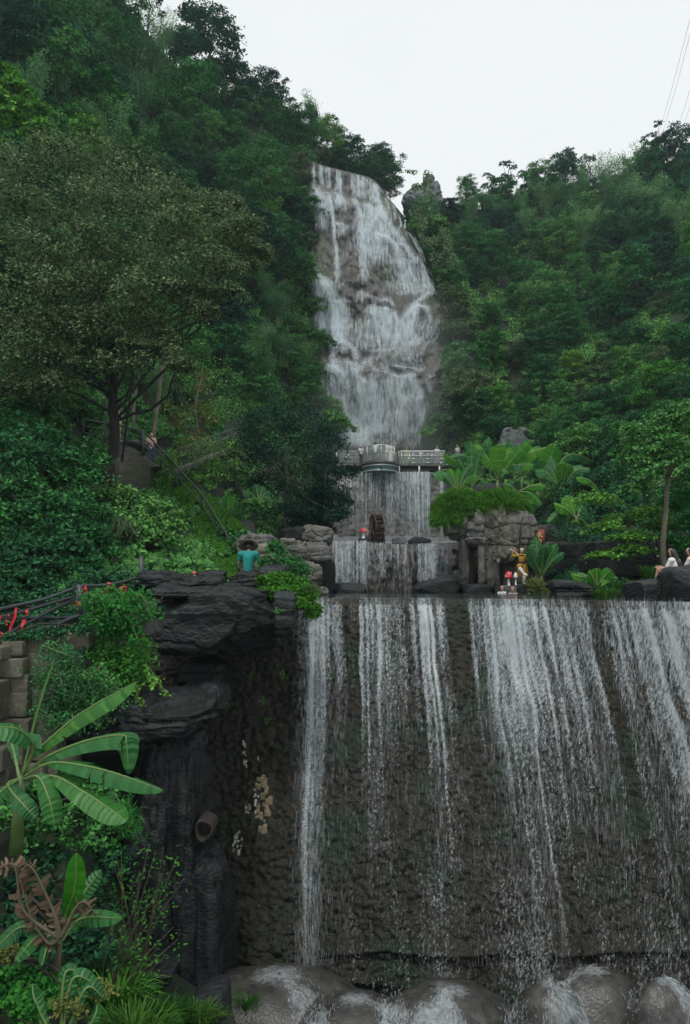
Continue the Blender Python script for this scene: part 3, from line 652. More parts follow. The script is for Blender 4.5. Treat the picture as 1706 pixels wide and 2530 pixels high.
def proto_tree(name, h, R, crown_h, nl, per, L, Wd, lm, bark, base=.35, cat='tree', up=.5, lobe_r=(.30, .50), trunk_r=.12):
    t = thing(name, 'tree', cat); base *= .45; crown_h = crown_h + h * base * .8
    cr = MB(); tr = MB()
    top = np.array((rng.normal(0, .2), rng.normal(0, .2), h * .75)); limb(tr, (0, 0, -.8), top, trunk_r, trunk_r * .4, .06, 6)
    for i in range(nl):
        a = i * 2.4 + rng.normal(0, .3); u = (i + .5) / nl
        z = base * h + crown_h * (u ** .8) * .85
        q = R * math.sqrt(max(.05, 1 - ((z - base * h) / crown_h - .35) ** 2 * 1.5)) * (.35 + .6 * rng.random()) * (1 - .35 * u)
        c = np.array((q * math.cos(a), q * math.sin(a), z)); rr = R * (lobe_r[0] + (lobe_r[1] - lobe_r[0]) * rng.random())
        lobe(cr, c, (rr, rr, rr * .62), per, L * 1.12, Wd * 1.15, up=up, low=-.12, k=11, tight=.21)
        limb(tr, (0, 0, max(.3, z * .55)), c, trunk_r * .45, trunk_r * .12, .1, 4, 4)
    mk('crown', cr, lm, t); mk('trunk', tr, bark, t)
    return t
def proto_bamboo(name, h, ncul, lm, per=150, L=.34, Wd=.075):
    t = thing(name, 'bamboo', 'bamboo'); cr = MB(); tr = MB()
    for i in range(ncul):
        a = rng.random() * 2 * math.pi; b0 = rng.normal(0, .35, 2); hh = h * (.7 + .35 * rng.random()); lean = .18 + .22 * rng.random()
        s = np.linspace(0, 1, 14)
        x = lean * hh * s ** 2.6; z = hh * (s - .10 * s ** 5 * (1 + lean * 2))
        pts = np.stack((b0[0] + x * math.cos(a), b0[1] + x * math.sin(a), z - .5), -1); tr.tube(pts, .05 * (1 - s * .85), 5)
        m = per; u = .30 + .70 * rng.random(m) ** .8
        Pc = np.stack([np.interp(u, s, pts[:, j]) for j in range(3)], -1)
        rad = (.75 * (1 - u * .55)) * h / 7
        Pc = Pc + rng.normal(0, 1, (m, 3)) * rad[:, None] * np.array((.7, .7, .35)); Pc[:, 2] -= .12 * h * rng.random(m)
        dirs = rng.normal(0, .6, (m, 3)); dirs[:, 2] -= 1.0
        leaves(cr, Pc, rng.normal(0, .6, (m, 3)) + np.array((math.cos(a) * .4, math.sin(a) * .4, .8)), L * (.6 + .8 * rng.random(m)), Wd * (.7 + .6 * rng.random(m)), dirs=dirs)
    mk('crown', cr, lm, t); mk('culm', tr, M['stem_green'], t); return t
K = {}
K['dark'] = [proto_tree('broadleaf_tree', 7.5, 3.2, 5.4, 17, 420, .27, .13, M['lf_dark'], M['bark']), proto_tree('broadleaf_tree', 6.5, 3.4, 4.6, 15, 460, .25, .13, M['lf_dark'], M['bark'], base=.25)]
K['mid'] = [proto_tree('broadleaf_tree', 7.0, 3.3, 5.0, 17, 420, .27, .13, M['lf_mid'], M['bark']), proto_tree('broadleaf_tree', 5.6, 3.4, 4.2, 14, 480, .25, .12, M['lf_mid'], M['bark'], base=.2), proto_tree('broadleaf_tree', 8.2, 2.9, 6.3, 19, 380, .25, .12, M['lf_mid'], M['bark'])]
K['bright'] = [proto_tree('broadleaf_tree', 5.5, 3.0, 4.0, 14, 460, .26, .13, M['lf_bright'], M['bark']), proto_tree('broadleaf_tree', 6.6, 2.8, 4.8, 15, 420, .24, .13, M['lf_bright'], M['bark'])]
K['olive'] = [proto_tree('scrub_tree', 5.0, 2.7, 3.8, 15, 420, .20, .09, M['lf_olive'], M['bark'], base=.2), proto_tree('scrub_tree', 4.0, 2.6, 3.2, 12, 460, .19, .09, M['lf_olive'], M['bark'], base=.15)]
K['airy'] = [proto_tree('slender_tree', 8.5, 2.3, 5.2, 10, 130, .25, .13, M['lf_dark'], M['bark_dark'], base=.38, lobe_r=(.22, .34)), proto_tree('slender_tree', 8.0, 2.0, 5.0, 9, 150, .25, .12, M['lf_mid'], M['bark_dark'], base=.38, lobe_r=(.24, .36))]
K['bamboo'] = [proto_bamboo('bamboo_clump', 8.0, 13, M['lf_bamboo'], 330), proto_bamboo('bamboo_clump', 7.0, 11, M['lf_bamboo'], 340), proto_bamboo('bamboo_clump', 9.0, 9, M['lf_bamboo'], 380)]
K['bush'] = [proto_tree('bush', 2.6, 2.4, 2.2, 11, 480, .21, .11, M['lf_mid'], M['bark'], base=.02, cat='bush', trunk_r=.05), proto_tree('bush', 2.4, 2.5, 2.0, 10, 480, .19, .10, M['lf_bright'], M['bark'], base=.02, cat='bush', trunk_r=.05), proto_tree('bush', 2.3, 2.3, 2.0, 10, 460, .18, .09, M['lf_olive'], M['bark'], base=.02, cat='bush', trunk_r=.05)]
used = {}
FOREST = []
WORD = {'dark': 'dark rounded tree', 'mid': 'mid green tree', 'bright': 'bright bushy tree', 'olive': 'olive scrub tree', 'airy': 'slender open tree', 'bamboo': 'pale bamboo clump', 'bush': 'low leafy bush'}
def plant(kind, px, py, D, s=1.0, side='left', var=None):
    i = RR.randrange(len(K[kind])) if var is None else var
    pr = K[kind][i]; loc = at(px, py, D); rz = RR.random() * 6.28; s = s * (.72 + .55 * RR.random())
    if id(pr) not in used:
        used[id(pr)] = 1; o = pr; o.location = loc; o.rotation_euler = (0, 0, rz); o.scale = (s, s, s * (.9 + .2 * RR.random()))
    else: o = dup(pr, loc, rz, (s, s, s * (.9 + .25 * RR.random())))
    o['group'] = {'left': 'trees on the left hillside', 'right': 'trees on the right hillside'}[side]
    o['category'] = {'bamboo': 'bamboo', 'bush': 'bush'}.get(kind, 'tree')
    FOREST.append((o, kind, px, py - F / D * 3 * s, side)); return o
def wpick(ws):
    ks = list(ws); t = RR.random() * sum(ws.values())
    for k in ks:
        t -= ws[k]
        if t <= 0: return k
    return ks[-1]
# left hillside: rows of trees whose feet stand on the slope
def row_left(py0, px0, px1, step, ws, s=1.0, jit=.35):
    px = px0
    while px < px1:
        x = px + RR.uniform(-jit, jit) * step; y = py0 + RR.uniform(-.4, .4) * step
        plant(wpick(ws), x, y, float(leftD(np.array(x), np.array(y))) - .3, s, 'left'); px += step
# the skyline of the left ridge, traced: (px, py of foot, kind, scale)
for px, py, kind, s in [(20, -60, 'mid', 1.2), (110, -20, 'dark', 1.1), (200, 0, 'dark', 1.1), (300, 70, 'airy', 1.15), (370, 90, 'airy', 1.1), (250, 90, 'bamboo', 1.2), (400, 150, 'bamboo', 1.0),
        (455, 205, 'dark', 1.0), (520, 215, 'dark', 1.1), (560, 260, 'dark', .8), (480, 260, 'mid', 1.0), (610, 290, 'dark', .75), (650, 300, 'dark', .85), (695, 310, 'airy', .95), (600, 330, 'mid', .9), (665, 350, 'mid', .9), (720, 365, 'bright', .8),
        (775, 370, 'bamboo', .95), (740, 380, 'mid', .7), (810, 395, 'bright', .75), (850, 425, 'dark', .75), (880, 430, 'airy', .75), (905, 440, 'mid', .8), (935, 450, 'dark', .95), (950, 470, 'dark', .8), (965, 490, 'dark', .7), (830, 415, 'bush', 1.0), (890, 447, 'bush', 1.0)] + [(x, float(interp(x, TOPL)) + 6, 'bush', .95) for x in range(590, 960, 34)]:
    D = float(leftD(np.array(float(px)), np.array(float(py))))
    if px > 772: D = max(D, float(cliffD(np.array(float(px)), np.array(460.0))) + 8)
    plant(kind, px, py, D, s)
wl_hi = {'mid': 4, 'dark': 3, 'bright': 2, 'bamboo': 1.2}
row_left(120, -20, 330, 75, {'mid': 2, 'bamboo': 2, 'dark': 2}, 1.05)
row_left(210, -20, 420, 78, {'mid': 3, 'dark': 2, 'bamboo': 2}, 1.0)
row_left(300, -30, 560, 76, wl_hi, .95)
row_left(390, -30, 690, 74, wl_hi, .9)
row_left(470, 330, 740, 66, {'mid': 4, 'dark': 4, 'bright': 1}, .8)
row_left(550, 400, 750, 62, {'mid': 4, 'dark': 4, 'olive': 1}, .78)
row_left(630, 480, 750, 60, {'mid': 3, 'dark': 3, 'bright': 2}, .75)
row_left(710, 560, 765, 58, {'mid': 3, 'bright': 3, 'dark': 2}, .72)
row_left(790, 590, 780, 56, {'mid': 3, 'bright': 2, 'bamboo': 2}, .7)
row_left(870, 540, 790, 56, {'mid': 3, 'bamboo': 3, 'dark': 1}, .66)
row_left(950, 540, 800, 54, {'mid': 3, 'bamboo': 3, 'dark': 1}, .62)
row_left(1030, 400, 800, 62, {'mid': 3, 'bush': 3, 'bamboo': 1}, .6)
row_left(470, -40, 330, 95, {'mid': 3, 'dark': 2, 'bright': 2}, .8)
row_left(600, -40, 480, 110, {'mid': 2, 'dark': 3}, .75)
row_left(760, -40, 520, 105, {'dark': 3, 'mid': 2}, .7)
row_left(900, -30, 520, 100, {'dark': 3, 'mid': 2}, .6)
row_left(1000, 40, 250, 95, {'mid': 2, 'dark': 2, 'bush': 1}, .45)
for px, py in ((735, 480), (745, 540), (700, 500), (740, 420), (720, 440), (755, 620), (765, 700), (770, 780), (790, 860), (800, 940), (815, 1020), (835, 1070)):
    plant('bush', px, py, float(leftD(np.array(float(min(px, 768))), np.array(float(py)))) - 1.5, .95, 'left', RR.choice((0, 0, 2)))
for px, py, dd in ((655, 372, 1), (690, 395, 1), (725, 410, 1), (700, 440, 1.4), (745, 445, 1), (668, 430, 2), (740, 402, .5)):
    plant('bush', px, py + 16, float(cliffD(np.array(float(px)), np.array(py + 16.0))) - dd, .8, 'left', RR.choice((0, 2, 2)))
for px, py, s in ((60, 330, 1.0), (140, 250, 1.0), (210, 225, 1.05), (330, 310, .95), (265, 400, .9), (660, 860, .6), (700, 900, .6), (620, 900, .6), (690, 800, .6)):
    plant('bamboo', px, py, float(leftD(np.array(float(px)), np.array(float(py)))) - 3.5, s, 'left')
# right hillside
def row_right(py0, px0, px1, step, ws, s=1.0, jit=.35):
    px = px0
    while px < px1:
        x = px + RR.uniform(-jit, jit) * step; y = py0 + RR.uniform(-.4, .4) * step
        plant(wpick(ws), x, y, float(rightD(np.array(x), np.array(y))) - .3, s, 'right'); px += step
for px, py, kind, s in [(1155, 520, 'mid', .6), (1175, 525, 'airy', .7), (1215, 515, 'airy', .85), (1205, 530, 'bamboo', .7), (1240, 530, 'dark', 1.0), (1262, 510, 'airy', .95), (1300, 525, 'dark', .8), (1330, 510, 'mid', .8), (1365, 500, 'airy', 1.0), (1350, 520, 'dark', 1.0), (1400, 515, 'mid', .9),
        (1450, 500, 'airy', .95), (1430, 520, 'bamboo', 1.0), (1490, 500, 'bamboo', 1.0), (1520, 480, 'airy', .85), (1550, 500, 'bamboo', 1.1), (1590, 490, 'bamboo', 1.1), (1580, 460, 'mid', 1.0), (1630, 450, 'airy', 1.05), (1650, 455, 'airy', 1.0), (1610, 500, 'mid', 1.0), (1670, 470, 'dark', 1.1), (1705, 470, 'dark', 1.1), (1740, 470, 'dark', 1.1),
        (1120, 545, 'bush', .8), (1060, 560, 'bush', .9), (1095, 552, 'bush', .8), (1030, 565, 'bush', .9)] + [(x, float(interp(x, TOPR)) + 6, 'bush', 1.0) for x in range(1150, 1720, 42)]:
    plant(kind, px, py, float(rightD(np.array(float(px)), np.array(float(py)))), s, 'right')
row_right(560, 1170, 1740, 62, {'bamboo': 5, 'mid': 2, 'dark': 2}, .85)
row_right(600, 1050, 1740, 64, {'bamboo': 2, 'dark': 3, 'mid': 3, 'bright': 2}, .82)
row_right(660, 1070, 1740, 66, {'dark': 4, 'mid': 3, 'bright': 1}, .8)
row_right(730, 1100, 1740, 66, {'dark': 4, 'mid': 3, 'olive': 2}, .76)
row_right(800, 1120, 1740, 68, {'mid': 4, 'dark': 2, 'olive': 3, 'bright': 1}, .72)
row_right(870, 1160, 1740, 68, {'mid': 3, 'olive': 3, 'bright': 3, 'bush': 2}, .68)
row_right(940, 1160, 1740, 68, {'bright': 3, 'mid': 3, 'olive': 3, 'dark': 1}, .6)
row_right(1010, 1150, 1740, 70, {'olive': 3, 'mid': 3, 'bush': 2, 'bright': 1}, .54)
row_right(1070, 1110, 1740, 68, {'olive': 4, 'mid': 2, 'bush': 1}, .5)
row_right(1130, 1180, 1740, 80, {'bush': 3, 'mid': 2, 'dark': 1}, .5)
row_right(1210, 1330, 1740, 85, {'bush': 2, 'mid': 1, 'dark': 2}, .5)
for px, py in ((1060, 590), (1075, 650), (1100, 690), (1110, 750), (1130, 790), (1135, 850), (1150, 910), (1160, 970), (1140, 1030), (1110, 1080)):
    plant('bush', px, py, float(rightD(np.array(float(px)), np.array(float(py)))) - 2.5, 1.0, 'right', RR.choice((0, 2, 2)))
for px, py, s in ((1130, 600, .7), (1440, 610, .85), (1480, 600, .9), (1525, 570, .95), (1560, 600, .9), (1600, 570, .95), (1640, 605, .9), (1690, 590, .9), (1380, 600, .8), (1300, 570, .75)):
    plant('bamboo', px, py, float(rightD(np.array(float(px)), np.array(float(py)))) - 4, s, 'right')
# labels: each tree counted outwards from the tall waterfall in its own belt
BELT = [(-9e9, 150, 'in the topmost forest belt'), (150, 400, 'in the belt above its lip'), (400, 520, 'in the belt level with its lip'), (520, 640, 'in the belt below its lip'), (640, 760, 'beside its middle shelf'),
        (760, 880, 'under its middle shelf'), (880, 1000, 'just above the platform'), (1000, 9e9, 'at platform height')]
ORD = ['', 'first', 'second', 'third', 'fourth', 'fifth', 'sixth', 'seventh', 'eighth', 'ninth', 'tenth', 'eleventh', 'twelfth'] + ['%dth' % i if i not in (21, 22, 23, 31, 32, 33) else {21: '21st', 22: '22nd', 23: '23rd', 31: '31st', 32: '32nd', 33: '33rd'}[i] for i in range(13, 60)]
for side in ('left', 'right'):
    for lo, hi, w in BELT:
        row = [f for f in FOREST if f[4] == side and lo <= f[3] < hi]; row.sort(key=lambda f: abs(f[2] - 860)); cnt = {}
        for f in row:
            cnt[f[1]] = cnt.get(f[1], 0) + 1
            f[0]['label'] = '%s %s %s of the fall, %s' % (ORD[cnt[f[1]]], WORD[f[1]], side, w)

# ------------------------------------------------------------------ ground cover that nobody could count
def cover(name, Df, spans, n, L, Wd, lm, off=.3, label=None):
    mb = MB()
    a = np.array([(s[1] - s[0]) * (s[3] - s[2]) * s[4] for s in spans], float); a /= a.sum()
    for s, q in zip(spans, a):
        m = int(n * q); px = s[0] + (s[1] - s[0]) * rng.random(m); py = s[2] + (s[3] - s[2]) * rng.random(m)
        keep = vn(np.stack((px / 26, py / 26, 0 * px), -1), 77) > -.35; px, py = px[keep], py[keep]; m = len(px)
        lump = np.maximum(0, fbm(np.stack((px / 22, py / 22, 0 * px), -1), 3, 55))
        Pc = at_np(px, py, Df(px, py) - off - 2.2 * lump - .3 * rng.random(m))
        Nn = np.array((0, -.55, .8)) + rng.normal(0, .5, (m, 3)); leaves(mb, Pc, Nn, L * (.6 + .8 * rng.random(m)), Wd * (.6 + .8 * rng.random(m)))
    return tag(mk(name, mb, lm), label, kind='stuff')
cover('undergrowth', lambda x, y: leftD(x, y), [(-60, 760, 300, 1100, 1), (-60, 400, -60, 300, 1)], 90000, .34, .17, M['lf_mid'])
cover('undergrowth', lambda x, y: leftD(x, y), [(380, 790, 1040, 1440, 1), (150, 420, 1250, 1480, 1)], 40000, .19, .12, M['lf_mid'], off=.15)
cover('undergrowth', lambda x, y: rightD(x, y), [(1100, 1760, 1180, 1470, 1)], 30000, .2, .12, M['lf_dark'], off=.2)
cover('undergrowth', lambda x, y: rightD(x, y), [(1090, 1740, 540, 1240, 1)], 120000, .36, .18, M['lf_mid'])
def cliff_edge(side):
    mb = MB(); n = 9000; py = 420 + 720 * rng.random(n)
    if side == 'l': px = 766 - 95 * rng.random(n) + interp(py, [(420, 0), (800, 10), (900, 35), (1150, 60)])
    else: px = interp(py, [(430, 1000), (520, 1010), (640, 1060), (720, 1090), (900, 1130), (1150, 1110)]) + 70 * rng.random(n) ** 1.3
    k = vn(np.stack((px / 16, py / 22, 0 * px), -1), 91) > -.05; px, py = px[k], py[k]; m = len(px)
    Pc = at_np(px, py, cliffD(px, py) - .4 - .8 * rng.random(m))
    leaves(mb, Pc, np.array((0, -.7, .6)) + rng.normal(0, .5, (m, 3)), .34 * (.6 + .8 * rng.random(m)), .17, droop=1)
    tag(mk('undergrowth', mb, M['lf_olive']), kind='stuff')
cliff_edge('l'); cliff_edge('r')
# ------------------------------------------------------------------ rocks
def cubesphere(n):
    Vs = []; Fs = []; o = 0
    g = np.linspace(-1, 1, n); A, B = np.meshgrid(g, g)
    idx = np.arange(n * n).reshape(n, n)
    for ax in range(3):
        for s in (-1, 1):
            Q = np.zeros((n, n, 3)); Q[..., ax] = s; Q[..., (ax + 1) % 3] = A * s; Q[..., (ax + 2) % 3] = B
            Vs.append(Q.reshape(-1, 3)); f = np.stack((idx[:-1, :-1], idx[:-1, 1:], idx[1:, 1:], idx[1:, :-1]), -1).reshape(-1, 4)
            Fs.append(f + o); o += n * n
    V = np.concatenate(Vs); key = np.round(V * 1e5).astype(np.int64); u, inv = np.unique(key, axis=0, return_inverse=True)
    inv = inv.ravel(); V2 = np.zeros((len(u), 3)); V2[inv] = V
    return V2, inv[np.concatenate(Fs)]
CS = {}
def cells(P, seed):
    P = np.asarray(P, float); i = np.floor(P).astype(np.int64); b1 = np.full(P.shape[:-1], 9.0); b2 = b1.copy(); idv = np.zeros(P.shape[:-1])
    def hh(c, s):
        h = (c[..., 0] * 73856093) ^ (c[..., 1] * 19349663) ^ (c[..., 2] * 83492791) ^ (s * 2654435761)
        h = h & 0xFFFFFFFF; h = ((h ^ (h >> 15)) * 2246822519) & 0xFFFFFFFF; h = ((h ^ (h >> 13)) * 3266489917) & 0xFFFFFFFF
        return (h ^ (h >> 16)) / 4294967296.0
    for dx in (-1, 0, 1):
        for dy in (-1, 0, 1):
            for dz in (-1, 0, 1):
                c = i + np.array((dx, dy, dz)); q = c + np.stack((hh(c, seed + 1), hh(c, seed + 2), hh(c, seed + 3)), -1)
                dd = np.abs(P - q).max(-1) * .6 + np.linalg.norm(P - q, axis=-1) * .4; nw = dd < b1; b2 = np.where(nw, b1, np.minimum(b2, dd)); idv = np.where(nw, hh(c, seed + 7), idv); b1 = np.where(nw, dd, b1)
    return idv, b2 - b1
def rockmesh(c, size, seed, n=26, box=5, cuts=12, strata=0, rough=.05, flute=0, rz=0, crack=.05, blocks=None, taper=0):
    if n not in CS: CS[n] = cubesphere(n)
    V, Fc = CS[n]; r = np.random.default_rng(seed)
    d = V / (np.abs(V) ** box).sum(1)[:, None] ** (1 / box)
    h = np.array(size) / 2; Pq = d.copy()
    for k in range(cuts):
        nn = unit(r.normal(0, 1, 3)); off = .72 + .30 * r.random(); q = np.maximum(0, Pq @ nn - off * (np.abs(nn).sum() ** .55)); Pq -= q[:, None] * nn * .92
    Pw = Pq * h
    nrm = unit(Pq / h)
    disp = rough * fbm(Pw * 1.1 + seed * 3.1, 4, seed) * 2 + rough * .5 * fbm(Pw * 5 + seed, 3, seed + 3)
    if strata:
        for k in range(strata):
            z0 = (-.8 + 1.6 * (k + .5 + .5 * (r.random() - .5)) / strata) * h[2]
            zz = Pw[:, 2] - z0 + .10 * h[2] * fbm(Pw * .8 + k * 7, 2, seed + k)
            w = .02 + .015 * r.random(); disp -= crack * np.exp(-(zz / w) ** 2); disp += .05 * r.normal() * (zz > 0)
        for k in range(strata):
            th = r.random() * 6.28; zz = Pw[:, 0] * math.cos(th * .3) + Pw[:, 1] * math.sin(th * .3) - (r.random() - .5) * 1.7 * h[0] + .12 * fbm(Pw * .9 + k * 5, 2, seed + 30 + k)
            disp -= crack * .9 * np.exp(-(zz / .025) ** 2) * (np.abs(Pw[:, 2] / h[2] - r.uniform(-.5, .5)) < .5)
    if flute: disp += flute * fbm(np.stack((Pw[:, 0] * 3.2, Pw[:, 1] * 3.2, Pw[:, 2] * .35), -1) + seed, 3, seed + 9)
    if blocks:
        sc_, amp = blocks; q = Pw * np.array(sc_) + .25 * fbm(Pw * 1.5, 2, seed + 70)[:, None]
        iv, e = cells(q + seed, seed + 40); disp += amp * (iv - .5) * 2 - amp * .55 * np.exp(-(e / .07) ** 2)
        iv, e = cells(q * 2.3 + seed, seed + 50); disp += amp * .3 * (iv - .5) * 2 - amp * .2 * np.exp(-(e / .08) ** 2)
    Pw = Pw + nrm * disp[:, None]
    if taper: Pw[:, :2] *= (1 - taper * (Pw[:, 2:3] / h[2]) * .5 - taper * .5)
    ca, sa = math.cos(rz), math.sin(rz)
    Pw = Pw @ np.array(((ca, sa, 0), (-sa, ca, 0), (0, 0, 1)))
    return Pw + np.asarray(c), Fc
def rock(label, x0, x1, y0, y1, D, depth, seed, m='black_rock', name='rock', group=None, cat='rock', tilt=0, smooth=False, **k):
    a = at((x0 + x1) / 2, (y0 + y1) / 2, D); sx = (x1 - x0) / F * D; sz = (y1 - y0) / F * D
    V, Fc = rockmesh((0, 0, 0), (sx, depth, sz), seed, **k)
    if tilt: V = V @ np.array(Matrix.Rotation(tilt, 3, 'Y')).T
    mb = MB().add(V + a, Fc); o = mk(name, mb, M[m], origin=a - np.array((0, 0, sz / 2)), smooth=smooth); return tag(o, label, cat, group)

rock('massive layered black rock ledge jutting out beside the waterfall', 372, 690, 1462, 1606, 17.8, 3.6, 4, n=84, strata=1, cuts=12, box=8, rough=.05, crack=.03, blocks=((.5, .5, .85), .10))
rock('thin flat black cap slab lying along the top of the rock ledge', 398, 672, 1446, 1484, 17.6, 3.0, 14, n=50, cuts=9, box=7, rough=.03, blocks=((.9, .9, 3), .05))
rock('squarish dark block at the ledge end under the trailing shrub', 676, 730, 1466, 1572, 17.2, 1.3, 6, n=30, strata=3, cuts=8, box=6)
rock('leftmost black block in the row on top of the ledge', 352, 466, 1412, 1472, 18.6, 1.7, 21, n=40, cuts=12, box=5, blocks=((1.2, 1.2, 2.2), .07))
rock('long low black stone second in the row on the ledge', 455, 556, 1425, 1462, 18.3, 1.2, 22, n=36, cuts=12, blocks=((1.5, 1.5, 2.2), .07))
rock('rounded black stone third in the row, left of the seated man', 486, 566, 1404, 1450, 18.9, 1.2, 23, n=26, strata=2, cuts=9)
rock('tilted black stone that the man in turquoise sits behind', 566, 648, 1404, 1456, 18.7, 1.3, 24, n=30, strata=2, cuts=10, tilt=-.1)
rock('dark grey block half hidden in the trailing shrub', 640, 720, 1395, 1470, 19.2, 1.3, 25, n=24, cuts=9)
rock('shadowed black block in the hollow under the big ledge', 446, 572, 1622, 1706, 18.6, 1.6, 31, n=30, strata=2, cuts=12)
rock('long black overhanging slab below the hollow', 236, 546, 1706, 1796, 15.6, 3.2, 33, n=70, strata=1, cuts=14, box=5, tilt=-.04, blocks=((.8, .8, 2.4), .10))
rock('dark broken slab under the left end of the overhang', 190, 420, 1780, 1846, 15.6, 2.4, 34, n=40, cuts=12, box=5, blocks=((1.2, 1.2, 2.2), .07))
rock('dark rock filling the back of the hollow behind the climber', 290, 480, 1540, 1900, 20.4, 1.6, 35, n=36, cuts=8, box=5, blocks=((1, 1, 1), .1))
rock('tall upright black pillar of grooved rock', 366, 510, 1822, 2400, 15.4, 1.7, 41, n=84, flute=.26, cuts=8, box=4, rough=.05, blocks=((2.2, 2.2, .5), .07))
rock('shorter dark grooved rock leaning left of the pillar', 316, 430, 1930, 2400, 15.0, 1.4, 42, n=64, flute=.24, cuts=9, box=4, rough=.05, blocks=((2.2, 2.2, .6), .07))
rock('dark lower buttress between the pillar and the wet wall', 440, 560, 2120, 2530, 15.2, 1.5, 43, n=40, flute=.2, cuts=10, box=4, rough=.08)
rock('flat dark stone low at the pillar foot among the saplings', 330, 440, 2372, 2420, 13.2, .9, 44, n=24, strata=1, cuts=8)
rock('mossy boulder at the right end of the grass tufts', 480, 560, 2440, 2540, 11.8, .7, 45, n=24, cuts=9)
# hollow stub of a log sticking out of the pillar
t = thing('log_stub', 'hollow reddish brown log stub sticking out of the dark pillar', 'log', at(505, 2055, 14.6))
c = at(505, 2050, 14.55); th = np.linspace(0, 2 * pi, 19)
rings = []
for (y, r) in ((.5, .17), (-.05, .17), (-.09, .155), (-.05, .125), (.25, .11)):
    rr = r * (1 + .10 * np.sin(th * 3 + 1)); rings.append(np.stack((c[0] + rr * np.cos(th), np.full(19, c[1] + y), c[2] + 1.2 * rr * np.sin(th)), -1))
mk('bark', MB().grid(np.stack(rings)), mat('log', (.010, .007, .005), (.050, .034, .025), 8, .7, .4, 20), t, smooth=True)
# white lime streaks dripping down the wet wall
lime = M['white_lime'] = mat('lime', (.22, .21, .17), (.62, .62, .58), 9, .8, .4, 20)
tan = M['tan_lime'] = mat('lime_tan', (.16, .12, .07), (.34, .28, .18), 7, .8, .5, 20)
def wall_at(px, py):
    t = np.clip((py - 1476) / (2400 - 1476), 0, 1); x = 0
    for _ in range(12):
        Pq = wallP(np.array(float(x)), np.array(float(t))); a, b = proj(Pq); x += (px - a) / F * Pq[1]; t += (py - b) / F * Pq[1] / 7.6
    Pq = wallP(np.array(float(x)), np.array(float(t))); Pq[1] -= float(wall_noise(Pq[None])[0]); return Pq
def streak(px, py0, py1, w, m, label):
    n = max(2, int((py1 - py0) / 3.5)); t = tag(thing('lime_streak', label, 'mineral streak', wall_at(px, py1)), group='white and tan mineral streaks on the wet wall')
    for i in range(n):
        y = py0 + (py1 - py0) * rng.random(); q = wall_at(px + rng.normal(0, .35) * w * 2 * math.sin(pi * ((y - py0) / (py1 - py0) * .8 + .15)), y)
        s = w / F * 18 * (.28 + .48 * rng.random()); V, Fc = rockmesh(q, (s, .05, s * (1.4 + rng.random())), 100 + i, n=5, cuts=3, rough=.006); mk('crust', MB().add(V, Fc), m, t)
streak(652, 1925, 2050, 18, tan, 'tan lumpy mineral streak running down the brown wall')
streak(634, 1935, 2020, 7, lime, 'white streak just left of the tan lumpy streak')
streak(606, 1830, 1895, 7, lime, 'pale streak high on the wet wall under the ledge')
streak(640, 1868, 1884, 5, lime, 'tiny white spots above the tan streak')
streak(588, 2055, 2115, 9, lime, 'lowest white drips on the wet wall left of the tan streak')
streak(614, 1990, 2015, 6, lime, 'small white patch left of the long white streak')

# ------------------------------------------------------------------ masonry wall on the left, stone by stone
def bankface(px, py, off=.25): return at(px, py, float(np.interp(px, [-90, 60, 220], [13.5, 14.3, 14.7])) - (py - 1590) * .0009 - off)
t = thing('stone_wall', 'old weathered masonry wall beneath the dark railing at the left edge', 'stone wall', bankface(60, 1900))
smesh = []
for i in range(6):
    V, Fc = CS.setdefault(8, cubesphere(8)); V = np.sign(V) * np.abs(V) ** .28; V = V / (np.abs(V) ** 16).sum(1)[:, None] ** (1 / 16) * .5; V = V + .035 * fbm(V * 2.2 + i * 9.1, 3, 300 + i)[:, None] * unit(V); smesh.append((V, Fc))
y = 1590; row = 0
proto_me = []
while y < 1905:
    hgt = RR.choice((34, 46, 58)); x = -60 - RR.random() * 30
    while x < 160 - (y - 1590) * .12:
        w = RR.uniform(46, 110)
        ytop = y - 30 * (x + 30) / 200 + RR.uniform(-3, 3)
        c = bankface(x + w / 2, ytop + hgt / 2, .22 + RR.uniform(0, .06)); V, Fc = smesh[RR.randrange(6)]
        s = np.array((w * .985 / F * c[1], .5, hgt * .98 / F * c[1]))
        mk('stone', MB().add(V * s + c, Fc), M['stone'], t); x += w
    y += hgt
# patch of bare brick
t = thing('brick_pier', 'small patch of bare stacked bricks among the ivy beside the masonry wall', 'brick wall', bankface(152, 1705))
for r_ in range(9):
    for k in range(3):
        w = 15; c = bankface(134 + k * 16 + (r_ % 2) * 6 - r_ * .8, 1630 + r_ * 9, .35 + RR.uniform(0, .03))
        mk('brick', MB().box(c, (w / F * c[1], .14, 7.4 / F * c[1]), RR.uniform(-.05, .05)), M['brick'], t)
c = bankface(148, 1665, .27); mk('mortar', MB().box(c, (50 / F * c[1], .16, 82 / F * c[1])), M['mortar'], t)

